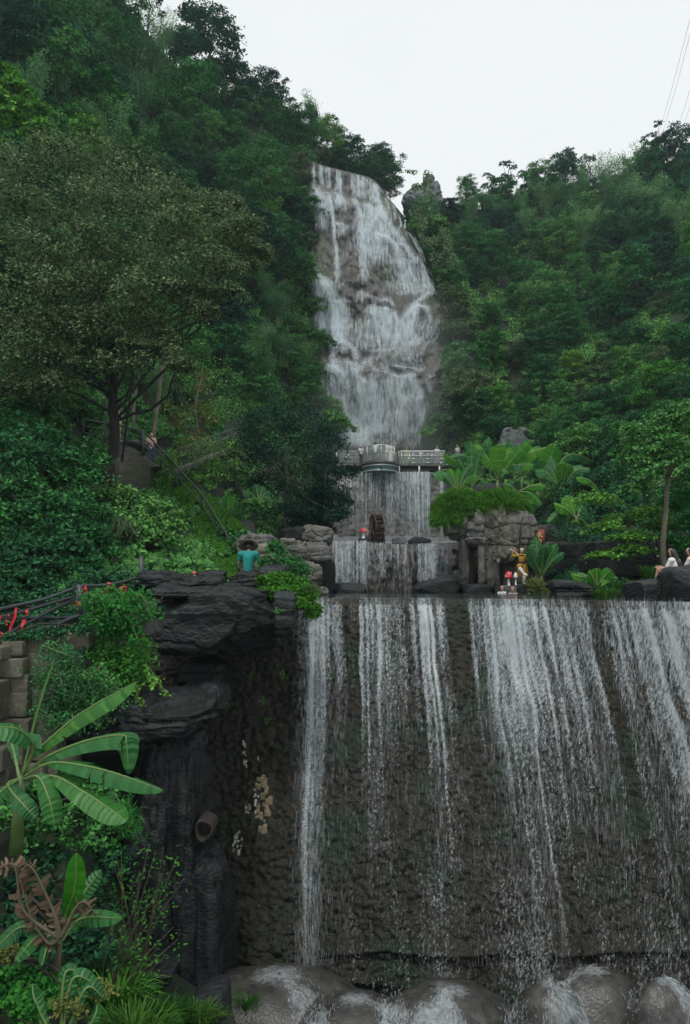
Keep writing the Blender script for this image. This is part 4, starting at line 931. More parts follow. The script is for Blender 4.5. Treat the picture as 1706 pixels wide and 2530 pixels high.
# ------------------------------------------------------------------ banana plants
def bez(pts, n):
    pts = np.asarray(pts, float); m = len(pts)
    t = np.linspace(0, 1, n); u = np.linspace(0, 1, m)
    # Catmull-Rom through the points
    P = np.concatenate((2 * pts[:1] - pts[1:2], pts, 2 * pts[-1:] - pts[-2:-1])); k = np.clip((t * (m - 1)).astype(int), 0, m - 2); f = (t * (m - 1) - k)[:, None]
    p0, p1, p2, p3 = P[k], P[k + 1], P[k + 2], P[k + 3]
    return .5 * (2 * p1 + (p2 - p0) * f + (2 * p0 - 5 * p1 + 4 * p2 - p3) * f ** 2 + (3 * p1 - p0 - 3 * p2 + p3) * f ** 3)
def banana_leaf(t, pts, W, hint=(0, 0, 1), fold=.5, pet=.12, torn=.35, lm='lf_banana', n=30, roll=0, name='leaf', pleat=.012, one=1.0, rib=.014, tip=1.0):
    """midrib curve through pts, two pleated blades folded down by `fold`, torn into strips here and there"""
    C_ = bez(pts, n); T = unit(np.gradient(C_, axis=0)); h = np.asarray(hint, float)
    S_ = unit(np.cross(T, h)); N_ = np.cross(S_, T)
    u = np.linspace(0, 1, n); ub = np.clip((u - pet) / (1 - pet), 0, 1)
    prof = W * np.clip(ub, 0, 1) ** .45 * np.clip(1.04 - ub ** (5 * tip), 0, 1) ** .7 * (1 - .25 * ub)
    prof = np.where(u < pet, 0, prof)
    mb = MB()
    for sgn, sc in ((1, 1.0), (-1, one)):
        panel = 0.0; pshift = 0.0; gap = 0
        for i in range(n - 1):
            if u[i + 1] <= pet: continue
            if rng.random() < torn * .5: panel = rng.normal(0, .28) * torn * 2; gap = .22; pshift = rng.normal(0, .06)
            V = []
            for j, fr in ((i, gap), (i + 1, 0)):
                w = max(prof[j], .004) * sc
                cc = C_[j] + T[j] * (C_[1] - C_[0] if False else 0)
                a1 = fold + panel * .5; a2 = fold + .25 + panel
                zig = pleat * (1 if j % 2 else -1)
                p1 = cc + sgn * S_[j] * w * .5 * math.cos(a1) - N_[j] * (w * .5 * math.sin(a1) + zig)
                step = T[j] * w * (.12 + pshift)
                p2 = p1 + sgn * S_[j] * w * .5 * math.cos(a2) - N_[j] * (w * .5 * math.sin(a2) - zig) + step
                if fr: p2 = p2 + (C_[i + 1] - C_[i]) * fr
                V += [cc, p1, p2]
            gap = 0
            q = .5 + .22 * math.sin(i * 1.7) + rng.normal(0, .12)
            mb.add(V, np.array([(0, 3, 4, 1), (1, 4, 5, 2)]) if sgn > 0 else np.array([(0, 1, 4, 3), (1, 2, 5, 4)]), np.full(2, np.clip(q, 0, 1)))
    lf = mk(name, mb, M[lm], t, smooth=False)
    r = MB().tube(C_, np.linspace(rib * 1.8, rib * .35, n), 5); mk('midrib', r, M['stem_brown'] if lm == 'lf_dead' else M['midrib'], lf, smooth=True)
    return lf
def arc(b, tip, lift, D0, D1, mid=None, liftD=0):
    """base and tip in photo pixels, the middle raised"""
    p0 = at(*b, D0); p2 = at(*tip, D1)
    p1 = (p0 + p2) / 2 + np.array((0, 0, lift * np.linalg.norm(p2 - p0))) + np.array((0, liftD, 0)) if mid is None else at(*mid, (D0 + D1) / 2 + liftD)
    return [p0, p1, p2]
# big one at the left edge
B0 = (52, 1925); D = 10.4
t = thing('banana_plant', 'big banana plant with long split leaves fanning over the left edge below the masonry', 'banana plant', at(50, 2080, D))
st = MB().tube([at(40, 2110, D), at(46, 2010, D), at(54, 1915, D)], [.10, .08, .05], 8); mk('pseudostem', st, M['stem_green'], t, smooth=True)
L = lambda b, tip, lift, dD, W, **k: banana_leaf(t, arc(b, tip, lift, D, D + dD, k.pop('mid', None), k.pop('lD', 0)), W, **{'lm': 'lf_banana_near', **k})
L((58, 1915), (136, 1626), .0, -.1, .045, mid=(88, 1780), fold=1.2, torn=0, pet=.2, hint=(1, 0, .3), n=24)
L((70, 1875), (336, 1684), .05, -.3, .30, hint=(-.15, -.45, .8), fold=.55, torn=.10, mid=(196, 1766), pet=.06, rib=.012, one=1.0)
banana_leaf(t, [at(66, 1912, D), at(120, 1868, D - .1), at(215, 1830, D - .2), at(300, 1816, D - .3), at(313, 1836, D - .35), at(318, 1912, D - .35)], .30, lm='lf_banana_dark', hint=(0, -.55, .8), fold=.5, torn=.15, pet=.12, n=34)
banana_leaf(t, [at(60, 1918, D), at(126, 1885, D - .2), at(210, 1892, D - .5), at(300, 1915, D - .7), at(402, 1952, D - .8)], .27, lm='lf_banana_near', hint=(0, -.4, .9), fold=.55, torn=.4, pet=.22, n=40)
banana_leaf(t, [at(60, 1925, D), at(135, 1918, D - .3), at(200, 1952, D - .6), at(260, 1990, D - .8), at(313, 2028, D - 1)], .30, lm='lf_banana_near', hint=(.1, -.5, .8), fold=.4, torn=.45, pet=.2, n=40)
banana_leaf(t, [at(60, 1925, D), at(96, 1920, D - .3), at(122, 1975, D - .5), at(136, 2040, D - .55)], .22, lm='lf_banana_near', hint=(.2, -1, .3), fold=.25, torn=.1, pet=.25, n=28)
banana_leaf(t, [at(56, 1915, D), at(84, 1845, D - .2), at(40, 1800, D - .5), at(-40, 1800, D - .7)], .30, lm='lf_banana_dark', hint=(0, -.6, .7), fold=.35, torn=.1, pet=.2)
banana_leaf(t, [at(48, 1925, D), at(20, 1940, D - .2), at(60, 1990, D - .5), at(90, 2022, D - .5)], .20, lm='lf_banana_dark', hint=(0, -.8, .5), fold=.3, torn=.1, pet=.25)
banana_leaf(t, [at(48, 1920, D), at(36, 1860, D + .3), at(30, 1830, D + .5), at(52, 1790, D + .6)], .12, lm='lf_banana_dark', hint=(0, -.8, .5), fold=.3, torn=.1)
banana_leaf(t, [at(50, 1925, D), at(10, 1950, D - .3), at(-30, 1990, D - .5)], .18, lm='lf_banana_dark', hint=(0, -.8, .5), fold=.3)
# young plant with one bright cupped leaf and brown dead leaves
D = 9.6
t = thing('banana_plant', 'young banana plant with one bright cupped leaf and withered brown leaves', 'banana plant', at(136, 2470, D))
mk('pseudostem', MB().tube([at(134, 2480, D), at(140, 2400, D), at(150, 2325, D)], [.05, .045, .03], 8), M['stem_brown'], t, smooth=True)
banana_leaf(t, [at(150, 2330, D), at(160, 2270, D), at(184, 2200, D - .1), at(190, 2108, D - .15)], .19, hint=(.25, -1, 0), fold=-.25, torn=0, pet=.33, n=26, pleat=.004)
banana_leaf(t, [at(150, 2330, D), at(100, 2310, D - .2), at(36, 2376, D - .4)], .16, lm='lf_banana_dark', hint=(0, -.7, .6), fold=.3, torn=.2)
banana_leaf(t, [at(150, 2330, D), at(122, 2330, D - .2), at(104, 2386, D - .4)], .11, lm='lf_banana_dark', hint=(.6, -.7, .4), fold=.4, torn=.1)
banana_leaf(t, [at(152, 2325, D), at(200, 2270, D + .2), at(300, 2268, D + .1)], .18, lm='lf_banana_dark', hint=(0, -.7, .6), fold=.35, torn=.2)
banana_leaf(t, [at(150, 2325, D), at(60, 2290, D), at(-10, 2340, D - .3)], .17, lm='lf_banana_dark', hint=(0, -.7, .6), fold=.3, torn=.2)
banana_leaf(t, [at(152, 2320, D), at(200, 2220, D + .3), at(250, 2150, D + .4)], .16, lm='lf_banana_dark', hint=(0, -.8, .4), fold=.3, torn=.25)
for p in ([(148, 2320), (60, 2250), (36, 2140), (-10, 2150)], [(148, 2320), (120, 2330), (80, 2270), (48, 2170)], [(150, 2318), (140, 2270), (90, 2160), (60, 2130)], [(150, 2318), (200, 2230), (240, 2260)], [(146, 2325), (136, 2270), (142, 2325)]):
    banana_leaf(t, [at(x, y, D - .3) for x, y in p], .22, lm='lf_dead', hint=(0, -.5, .7), fold=1.3, torn=2.0, pet=.1, n=34)
D = 8.9
t = thing('banana_plant', 'small banana sprout with broad leaves along the bottom edge left of centre', 'banana plant', at(130, 2600, D))
for p, W_, lm in (([(150, 2600), (90, 2480), (80, 2430)], .12, 'lf_banana_dark'), ([(120, 2640), (96, 2500), (76, 2432)], .13, 'lf_banana_near'), ([(150, 2620), (190, 2500), (205, 2485)], .09, 'lf_banana_near'), ([(150, 2600), (210, 2445), (258, 2465)], .13, 'lf_banana_dark'), ([(150, 2590), (180, 2420), (250, 2440)], .15, 'lf_banana_dark'), ([(170, 2620), (230, 2520), (242, 2480)], .10, 'lf_banana_dark'), ([(140, 2600), (60, 2520), (20, 2530)], .14, 'lf_banana_dark'), ([(150, 2560), (160, 2410), (196, 2400)], .13, 'lf_banana_dark')):
    banana_leaf(t, [at(x, y, D + .1 * i) for i, (x, y) in enumerate(p)], W_, lm=lm, hint=(0, -.8, .5), fold=.3, torn=.15, pet=.15)
def banana_group(label, base, D, tips, stem_h=60, rr=.12, scale=1.0):
    t = thing('banana_plant', label, 'banana plant', at(base[0], base[1] + stem_h, D))
    mk('pseudostem', MB().tube([at(base[0], base[1] + stem_h, D), at(base[0], base[1], D)], [rr, rr * .7], 8), M['stem_green'], t, smooth=True)
    for tp in tips:
        x, y, W_, lift, lm, fold = tp[:6]; W_ = W_ * 1.25; dD = tp[6] if len(tp) > 6 else RR.uniform(-.8, .4)
        hx = (x - base[0]) / 200.0
        banana_leaf(t, arc(base, (x, y), lift, D, D + dD), W_ * scale, lm=lm, hint=(-hx * .4, -.85, .5), fold=fold, torn=.22, pet=.22, n=24, rib=.03 * scale)
    return t
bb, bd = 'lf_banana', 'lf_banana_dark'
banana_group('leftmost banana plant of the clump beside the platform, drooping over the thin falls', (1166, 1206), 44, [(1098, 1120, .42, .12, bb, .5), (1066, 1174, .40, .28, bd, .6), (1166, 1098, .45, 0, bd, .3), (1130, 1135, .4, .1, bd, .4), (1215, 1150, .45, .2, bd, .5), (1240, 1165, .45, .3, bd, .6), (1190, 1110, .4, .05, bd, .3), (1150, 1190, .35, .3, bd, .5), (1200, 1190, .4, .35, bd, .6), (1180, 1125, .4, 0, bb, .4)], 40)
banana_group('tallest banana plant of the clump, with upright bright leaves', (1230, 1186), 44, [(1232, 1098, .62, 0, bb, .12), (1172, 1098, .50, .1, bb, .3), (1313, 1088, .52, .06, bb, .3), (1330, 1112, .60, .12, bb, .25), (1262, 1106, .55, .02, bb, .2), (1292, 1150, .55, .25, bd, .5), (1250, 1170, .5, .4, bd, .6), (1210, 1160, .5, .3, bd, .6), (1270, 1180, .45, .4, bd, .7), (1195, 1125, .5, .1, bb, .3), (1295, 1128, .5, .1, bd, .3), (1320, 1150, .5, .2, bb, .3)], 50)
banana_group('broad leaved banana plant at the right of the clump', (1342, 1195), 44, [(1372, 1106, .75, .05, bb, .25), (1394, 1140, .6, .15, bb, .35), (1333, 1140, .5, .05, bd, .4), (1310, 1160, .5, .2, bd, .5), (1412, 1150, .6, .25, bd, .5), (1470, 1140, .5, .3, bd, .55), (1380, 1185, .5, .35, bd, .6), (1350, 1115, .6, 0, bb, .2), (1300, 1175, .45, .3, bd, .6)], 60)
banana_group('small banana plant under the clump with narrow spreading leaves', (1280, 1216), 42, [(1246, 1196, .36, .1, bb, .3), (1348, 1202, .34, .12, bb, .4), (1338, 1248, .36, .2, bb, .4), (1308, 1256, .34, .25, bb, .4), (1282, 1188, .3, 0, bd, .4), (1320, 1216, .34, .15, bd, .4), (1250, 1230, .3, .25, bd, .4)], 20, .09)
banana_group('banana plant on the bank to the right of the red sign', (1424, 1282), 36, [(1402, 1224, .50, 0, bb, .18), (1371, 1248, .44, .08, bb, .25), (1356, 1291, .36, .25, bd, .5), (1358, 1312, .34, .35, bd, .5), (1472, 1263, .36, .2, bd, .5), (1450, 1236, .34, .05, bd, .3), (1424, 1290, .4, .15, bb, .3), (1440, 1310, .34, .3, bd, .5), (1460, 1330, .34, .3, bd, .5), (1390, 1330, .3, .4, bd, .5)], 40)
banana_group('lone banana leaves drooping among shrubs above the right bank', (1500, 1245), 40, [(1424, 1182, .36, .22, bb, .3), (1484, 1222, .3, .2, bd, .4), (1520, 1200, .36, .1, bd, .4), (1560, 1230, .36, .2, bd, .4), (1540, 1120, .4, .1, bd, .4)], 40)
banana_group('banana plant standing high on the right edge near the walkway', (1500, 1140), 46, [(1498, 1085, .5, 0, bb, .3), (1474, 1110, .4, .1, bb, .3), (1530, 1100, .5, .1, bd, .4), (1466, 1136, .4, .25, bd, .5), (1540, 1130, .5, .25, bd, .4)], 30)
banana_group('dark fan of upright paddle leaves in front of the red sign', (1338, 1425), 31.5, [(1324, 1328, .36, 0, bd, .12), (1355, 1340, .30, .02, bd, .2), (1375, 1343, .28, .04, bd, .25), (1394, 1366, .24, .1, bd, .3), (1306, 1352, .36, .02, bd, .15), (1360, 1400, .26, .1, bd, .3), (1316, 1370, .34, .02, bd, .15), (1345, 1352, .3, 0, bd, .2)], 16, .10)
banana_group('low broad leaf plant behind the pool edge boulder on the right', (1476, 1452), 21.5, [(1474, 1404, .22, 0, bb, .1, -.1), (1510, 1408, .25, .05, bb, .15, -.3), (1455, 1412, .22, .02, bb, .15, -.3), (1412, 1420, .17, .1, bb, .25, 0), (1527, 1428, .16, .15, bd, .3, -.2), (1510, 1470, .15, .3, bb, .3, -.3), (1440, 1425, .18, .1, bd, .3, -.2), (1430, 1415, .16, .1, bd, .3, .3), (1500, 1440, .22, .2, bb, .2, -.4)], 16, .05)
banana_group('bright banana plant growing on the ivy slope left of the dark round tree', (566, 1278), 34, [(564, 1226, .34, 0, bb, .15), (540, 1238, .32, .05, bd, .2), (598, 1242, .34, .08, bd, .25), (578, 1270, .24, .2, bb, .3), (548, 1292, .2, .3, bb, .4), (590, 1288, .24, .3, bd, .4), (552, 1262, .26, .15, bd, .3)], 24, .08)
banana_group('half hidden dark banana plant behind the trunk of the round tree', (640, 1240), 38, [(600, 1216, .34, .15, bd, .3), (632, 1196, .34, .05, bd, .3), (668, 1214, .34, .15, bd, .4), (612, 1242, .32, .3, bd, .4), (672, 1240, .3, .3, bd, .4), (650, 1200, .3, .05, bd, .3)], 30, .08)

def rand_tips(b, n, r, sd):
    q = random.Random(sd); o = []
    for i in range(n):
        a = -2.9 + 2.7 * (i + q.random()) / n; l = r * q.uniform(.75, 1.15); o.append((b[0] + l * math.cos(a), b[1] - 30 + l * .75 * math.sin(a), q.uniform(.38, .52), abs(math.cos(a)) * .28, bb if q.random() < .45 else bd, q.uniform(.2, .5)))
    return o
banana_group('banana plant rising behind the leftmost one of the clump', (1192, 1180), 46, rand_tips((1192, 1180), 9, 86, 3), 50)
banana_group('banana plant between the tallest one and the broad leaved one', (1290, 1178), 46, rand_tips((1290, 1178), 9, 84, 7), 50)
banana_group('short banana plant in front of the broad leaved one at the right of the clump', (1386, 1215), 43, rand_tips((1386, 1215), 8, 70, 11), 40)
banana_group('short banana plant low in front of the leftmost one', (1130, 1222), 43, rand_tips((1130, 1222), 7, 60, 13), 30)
# ------------------------------------------------------------------ shrubs, vines and single trees, lobe by lobe
def leafy(name, label, cat, lobes, per, L_, Wd, lm, stem=None, group=None, k=16, smat='bark', up=.5, droop=.3, tight=.26, sr=.03, part_='foliage', low=-.45):
    base = at(*lobes[0][:3]) if stem is None else np.asarray(stem, float)
    t = thing(name, label, cat, base, group); fo = MB(); tr = MB()
    for l in lobes:
        px, py, D, rx = l[:4]; rz = l[4] if len(l) > 4 else rx * .75
        c = at(px, py, D); lobe(fo, c, (rx / F * D, rx / F * D * .8, rz / F * D), per, L_, Wd, k=k, up=up, droop=droop, tight=tight, low=low)
        limb(tr, base, c, sr, sr * .3, .12, 5, 5)
    mk(part_, fo, M[lm], t); mk('stem', tr, M[smat], t); return t
# vines over the railing corner
def vines(name, label, paths, D, per, L_, Wd, lm, cat='vine', spread=.12):
    t = thing(name, label, cat, at(*paths[0][0], D)); fo = MB(); st = MB()
    for p in paths:
        dD = rng.uniform(-.5, .4); C_ = bez([at(x, y, D + dD - .12 * i) for i, (x, y) in enumerate(p)], 16); st.tube(C_, np.linspace(.014, .005, 16), 4)
        u = rng.random(per); Pc = np.stack([np.interp(u, np.linspace(0, 1, 16), C_[:, j]) for j in range(3)], -1) + rng.normal(0, spread, (per, 3)) * np.array((1, .6, .5))
        leaves(fo, Pc, np.array((0, -.5, .8)) + rng.normal(0, .3, (per, 3)), L_ * (.6 + .7 * rng.random(per)), Wd * (.6 + .7 * rng.random(per)), droop=.8)
    mk('foliage', fo, M[lm], t); mk('stem', st, M['stem_green'], t); return t
# big dark bank of broad leaved shrubs at the left edge
bush_l = [('large broad leaved shrub crowding the left edge below the forest', [(40, 1130, 25, 85, 70), (120, 1120, 26, 70, 60), (60, 1080, 27, 70, 60)]),
          ('broad leaved shrub directly under the leaning dark trunk', [(190, 1170, 27, 60, 55), (150, 1210, 26, 70, 60), (215, 1130, 28, 45, 40)]),
          ('broad leaved shrub at the left edge halfway down the bank', [(30, 1220, 24, 80, 70), (110, 1260, 24, 70, 60), (40, 1300, 23, 70, 60)]),
          ('broad leaved shrub hanging over the dark railing', [(60, 1370, 22, 80, 60), (150, 1350, 23, 70, 55), (20, 1430, 21, 70, 50), (110, 1420, 21.5, 60, 45)]),
          ('broad leaved shrub filling the bank right of the edge bushes', [(200, 1290, 25, 65, 55), (160, 1320, 24, 60, 50), (230, 1350, 24, 50, 45), (200, 1400, 23, 50, 36)]),
          ('spreading shrub in front of the grey retaining wall', [(290, 1240, 29, 62, 40), (350, 1250, 29, 60, 42), (395, 1280, 28, 55, 42), (300, 1300, 27, 60, 45), (370, 1320, 27, 60, 40)])]
for i, (lb, ls) in enumerate(bush_l): leafy('shrub', lb, 'shrub', ls, 1500, .17, .115, 'lf_mid', k=22, up=.35, group='broad leaved shrubs on the left bank')
leafy('shrub', 'dark leafy thicket behind the leaning trunk above the path', 'shrub', [(60, 1000, 34, 70, 50), (150, 960, 35, 60, 50), (220, 930, 36, 60, 50), (180, 1020, 35, 50, 30), (100, 1050, 32, 60, 36)], 900, .2, .11, 'lf_mid', k=20)
leafy('shrub', 'dark leafy thicket right of the path between the slim trunks', 'shrub', [(430, 930, 46, 50, 40), (480, 880, 48, 50, 40), (540, 940, 48, 50, 40), (430, 1010, 46, 50, 40), (560, 1020, 47, 50, 44), (500, 1180, 44, 36, 24), (420, 1120, 43, 30, 24), (560, 1170, 44, 40, 30), (620, 1250, 38, 40, 26), (600, 1190, 42, 40, 26)], 700, .2, .11, 'lf_mid', k=20)
leafy('fern', 'strap leaved fern hanging from the bank under the spreading shrub', 'fern', [(262, 1290, 26.4, 34, 30), (300, 1310, 26.2, 40, 26)], 420, .45, .05, 'lf_olive', droop=2.5, up=.1)
# ivy slope
def slope(name, label, cat, spans, n, L_, Wd, lm, Df, off=.25, lump=.35):
    mb = MB()
    for poly in spans:
        q = np.array(poly, float); m = n // len(spans)
        a, b = rng.random(m), rng.random(m)
        px = (q[0, 0] * (1 - a) + q[1, 0] * a) * (1 - b) + (q[3, 0] * (1 - a) + q[2, 0] * a) * b
        py = (q[0, 1] * (1 - a) + q[1, 1] * a) * (1 - b) + (q[3, 1] * (1 - a) + q[2, 1] * a) * b
        h = fbm(np.stack((px / 16, py / 26, 0 * px), -1), 3, 66); kp = h > -.38 + .25 * rng.random(m); px, py, h = px[kp], py[kp], h[kp]
        Pc = at_np(px, py, Df(px, py) - off - lump * np.maximum(h, 0) * 3)
        leaves(mb, Pc, np.array((.15, -.7, .65)) + rng.normal(0, .45, (len(px), 3)), L_ * (.6 + .8 * rng.random(len(px))), Wd * (.6 + .8 * rng.random(len(px))), droop=1)
    o = mk(name, mb, M[lm]); return tag(o, label, cat, kind='stuff')
ivyD = rbf([(400, 1150, 38), (380, 1300, 33), (480, 1230, 35), (600, 1400, 28), (430, 1400, 27), (560, 1300, 32), (470, 1440, 25), (600, 1440, 24), (360, 1250, 34)])
q = [[(385, 1150), (470, 1185), (600, 1345), (600, 1425)]]
nx = 40; PX, PY = np.meshgrid(np.linspace(330, 630, nx), np.linspace(1120, 1460, nx))
PYb = np.maximum(PY, 1152 + (PX - 400) * .62)
mk('ivy_slope', MB().grid(at_np(PX, PYb, ivyD(PX, PYb) + .1)), M['soil'], smooth=True)['kind'] = 'structure'
slope('ivy', None, None, [[(385, 1165), (470, 1190), (600, 1400), (400, 1400)], [(440, 1200), (500, 1240), (600, 1420), (450, 1430)], [(400, 1300), (590, 1380), (600, 1430), (420, 1430)], [(395, 1185), (420, 1190), (470, 1330), (400, 1330)], [(470, 1200), (540, 1230), (640, 1350), (600, 1400)]], 60000, .17, .11, 'lf_vine', ivyD)
leafy('shrub', 'low leafy growth between the ivy slope and the pale tan rocks', 'shrub', [(600, 1330, 29, 30, 26), (585, 1290, 33, 28, 30), (560, 1330, 30.5, 30, 30)], 700, .13, .08, 'lf_mid', k=18)
leafy('shrub', 'dark leafy creeper bank just behind the railing with red ribbons', 'shrub', [(20, 1490, 19.5, 50, 34), (90, 1480, 19.5, 50, 30), (160, 1470, 20, 50, 34), (230, 1440, 20.5, 50, 34), (300, 1430, 21, 46, 34), (130, 1520, 18.5, 60, 26), (240, 1500, 19.5, 50, 30), (40, 1535, 17.8, 50, 22), (320, 1470, 20.5, 40, 40)], 800, .11, .07, 'lf_dark', k=20)
leafy('shrub', 'tall bright large leaved shrub at the far left edge above the olive tree', 'shrub', [(10, 190, 36, 40, 30), (40, 230, 36, 46, 34), (70, 270, 35, 46, 34), (20, 290, 35, 46, 30), (90, 320, 34, 40, 28), (-10, 250, 35, 40, 40)], 700, .3, .17, 'lf_bright', k=16, tight=.22)
leafy('climbing_shrub', 'dark creeper trailing from the railing foot over the top of the masonry wall', 'vine', [(x, 1572 - x * .12 + (x * 7) % 11, 13.9, 17 + (x * 3) % 9, 10 + (x * 5) % 12) for x in range(-10, 215, 22)], 170, .06, .04, 'lf_dark', k=9, tight=.4, droop=1.2)
leafy('vine', 'moss and small creepers draped over the right end of the layered retaining wall', 'vine', [(392, 1200, 35.2, 20, 30), (400, 1240, 34.5, 24, 30), (372, 1230, 34, 20, 30), (340, 1236, 33.2, 24, 20), (405, 1180, 36, 16, 18), (300, 1215, 33, 24, 12)], 500, .12, .08, 'lf_vine', k=14)
leafy('shrub', 'thin leafy branches crossing in front of the metal stair flight', 'shrub', [(450, 1130, 36, 30, 22), (500, 1100, 37, 34, 22), (545, 1140, 38, 34, 24), (470, 1180, 36, 34, 24), (520, 1170, 37, 40, 26), (580, 1110, 39, 30, 26), (420, 1150, 35.5, 20, 20)], 170, .16, .09, 'lf_bright', k=12, tight=.4)
# the big olive tree
D = 30
t = thing('tree', 'big spreading olive brown tree with a dark leaning trunk by the path', 'tree', at(262, 1225, D))
OLIVE = 1; cr = MB(); tr = MB(); br = MB()
tp = [at(258, 1230, D), at(270, 1160, D), at(284, 1080, D), at(280, 980, D), at(290, 880, D), at(302, 800, D)]
tr.tube(bez(tp, 24), np.linspace(.26, .15, 24), 10)
for s in range(60):   # shaggy fibres where the trunk bends
    p = at(275 + rng.normal(0, 10), 1130 + 40 * rng.random(), D - .25); br.tube([p, p + np.array((rng.normal(0, .05), -.05, -.25 - .4 * rng.random()))], .012, 3)
mk('trunk', tr, M['bark_dark'], t, smooth=True); mk('root_fibres', br, M['stem_brown'], t)
lobes = [(60, 420, 78), (150, 380, 84), (240, 400, 84), (330, 430, 80), (60, 520, 85), (150, 490, 90), (250, 500, 92), (350, 510, 84), (420, 480, 64), (450, 550, 70), (520, 520, 60), (560, 570, 58), (600, 600, 40), (100, 610, 90), (210, 590, 92), (320, 600, 92), (420, 620, 80), (500, 640, 70), (560, 660, 50),
         (40, 690, 85), (140, 700, 90), (260, 690, 70), (380, 700, 70), (470, 720, 60), (60, 790, 80), (160, 800, 76), (360, 790, 60), (230, 780, 50), (410, 840, 44), (60, 880, 80), (150, 890, 66), (330, 850, 34), (200, 700, 60), (-30, 600, 90), (-30, 760, 90), (20, 480, 80), (0, 400, 70), (560, 500, 40), (610, 560, 44), (640, 620, 34), (600, 660, 40), (500, 760, 44), (560, 720, 40), (300, 640, 80), (180, 760, 84), (280, 820, 70), (350, 740, 80), (80, 850, 80), (440, 700, 60), (120, 660, 84), (230, 890, 56), (330, 900, 46), (400, 870, 48), (150, 940, 56), (440, 900, 40), (100, 960, 60), (30, 960, 60)]
bm_ = MB()
for i, (x, y, r) in enumerate(lobes):
    DD = D + rng.uniform(-2.6, 2.6) if y < 680 else D - 1.2 - 1.6 * rng.random(); c = at(x, y, DD); w = r / F * DD
    lobe(cr, c, (w, w, w * .72), 1050, .15, .085, k=20, up=.6)
    u_ = RR.random(); p0 = bez(tp, 24)[int(11 + 12 * u_)]
    if i % 3 == 0 or y > 840: limb(bm_, p0, c, .075, .02, .22, 8, 5)
    for q_ in range(2): limb(bm_, c, c + rng.normal(0, .5, 3) * w * np.array((1, .6, .5)), .025, .008, .2, 4, 4)
mk('crown', cr, M['lf_olive'], t); mk('branch', bm_, M['bark_dark'], t)
# dense dark round tree beside the falls
D = 40
t = thing('tree', 'dense dark green round headed tree beside the middle falls', 'tree', at(705, 1345, D))
cr = MB(); tr = MB()
tr.tube(bez([at(704, 1348, D), at(708, 1290, D), at(712, 1220, D), at(706, 1120, D)], 14), np.linspace(.14, .09, 14), 8)
for x, y, r in [(705, 1020, 70), (650, 1050, 62), (760, 1050, 62), (690, 1085, 80), (620, 1100, 50), (790, 1110, 62), (730, 1130, 80), (655, 1150, 66), (800, 1170, 56), (740, 1200, 70), (670, 1195, 44), (820, 1210, 42), (780, 1240, 56), (720, 1250, 52), (830, 1270, 34), (800, 1290, 40), (750, 1290, 40), (850, 1165, 30), (810, 1080, 40), (790, 1310, 34), (760, 1270, 40), (830, 1240, 34)]:
    DD = D + rng.uniform(-1.6, 1.2); c = at(x, y, DD); w = r / F * DD
    lobe(cr, c, (w, w, w * .8), 1150, .20, .075, k=22, up=.45, droop=.7); limb(tr, at(708, 1190, D), c, .05, .015, .12, 5, 5)
mk('crown', cr, M['lf_deep'], t); mk('trunk', tr, M['bark_pale'], t, smooth=True)
# tree over the seated woman on the right bank
D = 25
t = thing('tree', 'slim grey trunked tree rising beside the seated woman on the right bank', 'tree', at(1644, 1400, D))
cr = MB(); tr = MB()
tr.tube(bez([at(1642, 1405, D), at(1638, 1350, D), at(1645, 1270, D), at(1650, 1190, D), at(1660, 1110, D), at(1650, 1050, D)], 24), np.linspace(.11, .05, 24), 8)
for x, y, r in [(1650, 1040, 50), (1590, 1070, 55), (1700, 1060, 55), (1620, 1110, 50), (1570, 1130, 46), (1690, 1120, 46), (1720, 1180, 46), (1600, 1170, 34), (1580, 1210, 34), (1700, 1010, 40), (1655, 1095, 44), (1640, 1140, 34)]:
    DD = D + rng.uniform(-1.3, .4); c = at(x, y, DD); w = r / F * DD; lobe(cr, c, (w, w, w * .65), 900, .15, .08, k=18, up=.5); limb(tr, at(1652, 1180, D), c, .035, .012, .12, 5, 5)
mk('crown', cr, M['lf_mid'], t); mk('trunk', tr, M['bark_pale'], t, smooth=True)
RB = 'shrubs on the right bank'
leafy('shrub', 'layered broad leaved shrub left of the slim grey trunk', 'shrub', [(1600, 1270, 26, 52, 22), (1545, 1290, 26, 50, 22), (1500, 1310, 25.5, 46, 18), (1640, 1300, 26, 40, 20), (1560, 1330, 25, 52, 20), (1500, 1375, 25, 42, 18), (1560, 1360, 25, 46, 18), (1600, 1330, 25.5, 40, 18), (1480, 1240, 27, 50, 26)], 560, .15, .095, 'lf_bright', stem=at(1630, 1390, 25.4), group=RB, k=18, up=.9, low=-.1)
leafy('shrub', 'bright rounded shrub at the right edge behind the tree', 'shrub', [(1690, 1230, 27, 50, 36), (1660, 1250, 27, 40, 30), (1720, 1290, 26, 50, 30), (1690, 1340, 25.5, 40, 22)], 900, .14, .085, 'lf_bright', group=RB)
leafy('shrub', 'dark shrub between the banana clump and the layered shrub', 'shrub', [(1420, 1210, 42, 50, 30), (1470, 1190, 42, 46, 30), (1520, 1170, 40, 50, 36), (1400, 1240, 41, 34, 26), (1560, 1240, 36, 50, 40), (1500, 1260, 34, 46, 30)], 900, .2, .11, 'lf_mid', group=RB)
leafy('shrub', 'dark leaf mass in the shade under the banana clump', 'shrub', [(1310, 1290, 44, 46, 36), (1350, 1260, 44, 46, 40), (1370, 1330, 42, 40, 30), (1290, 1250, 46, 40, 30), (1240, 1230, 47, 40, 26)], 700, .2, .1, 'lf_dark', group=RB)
leafy('shrub', 'grey green dome shaped shrub just right of the banana leaves', 'shrub', [(1424, 1140, 50, 36, 24), (1400, 1150, 50, 24, 18), (1450, 1152, 50, 26, 18)], 1500, .14, .05, 'lf_mid', group=RB)
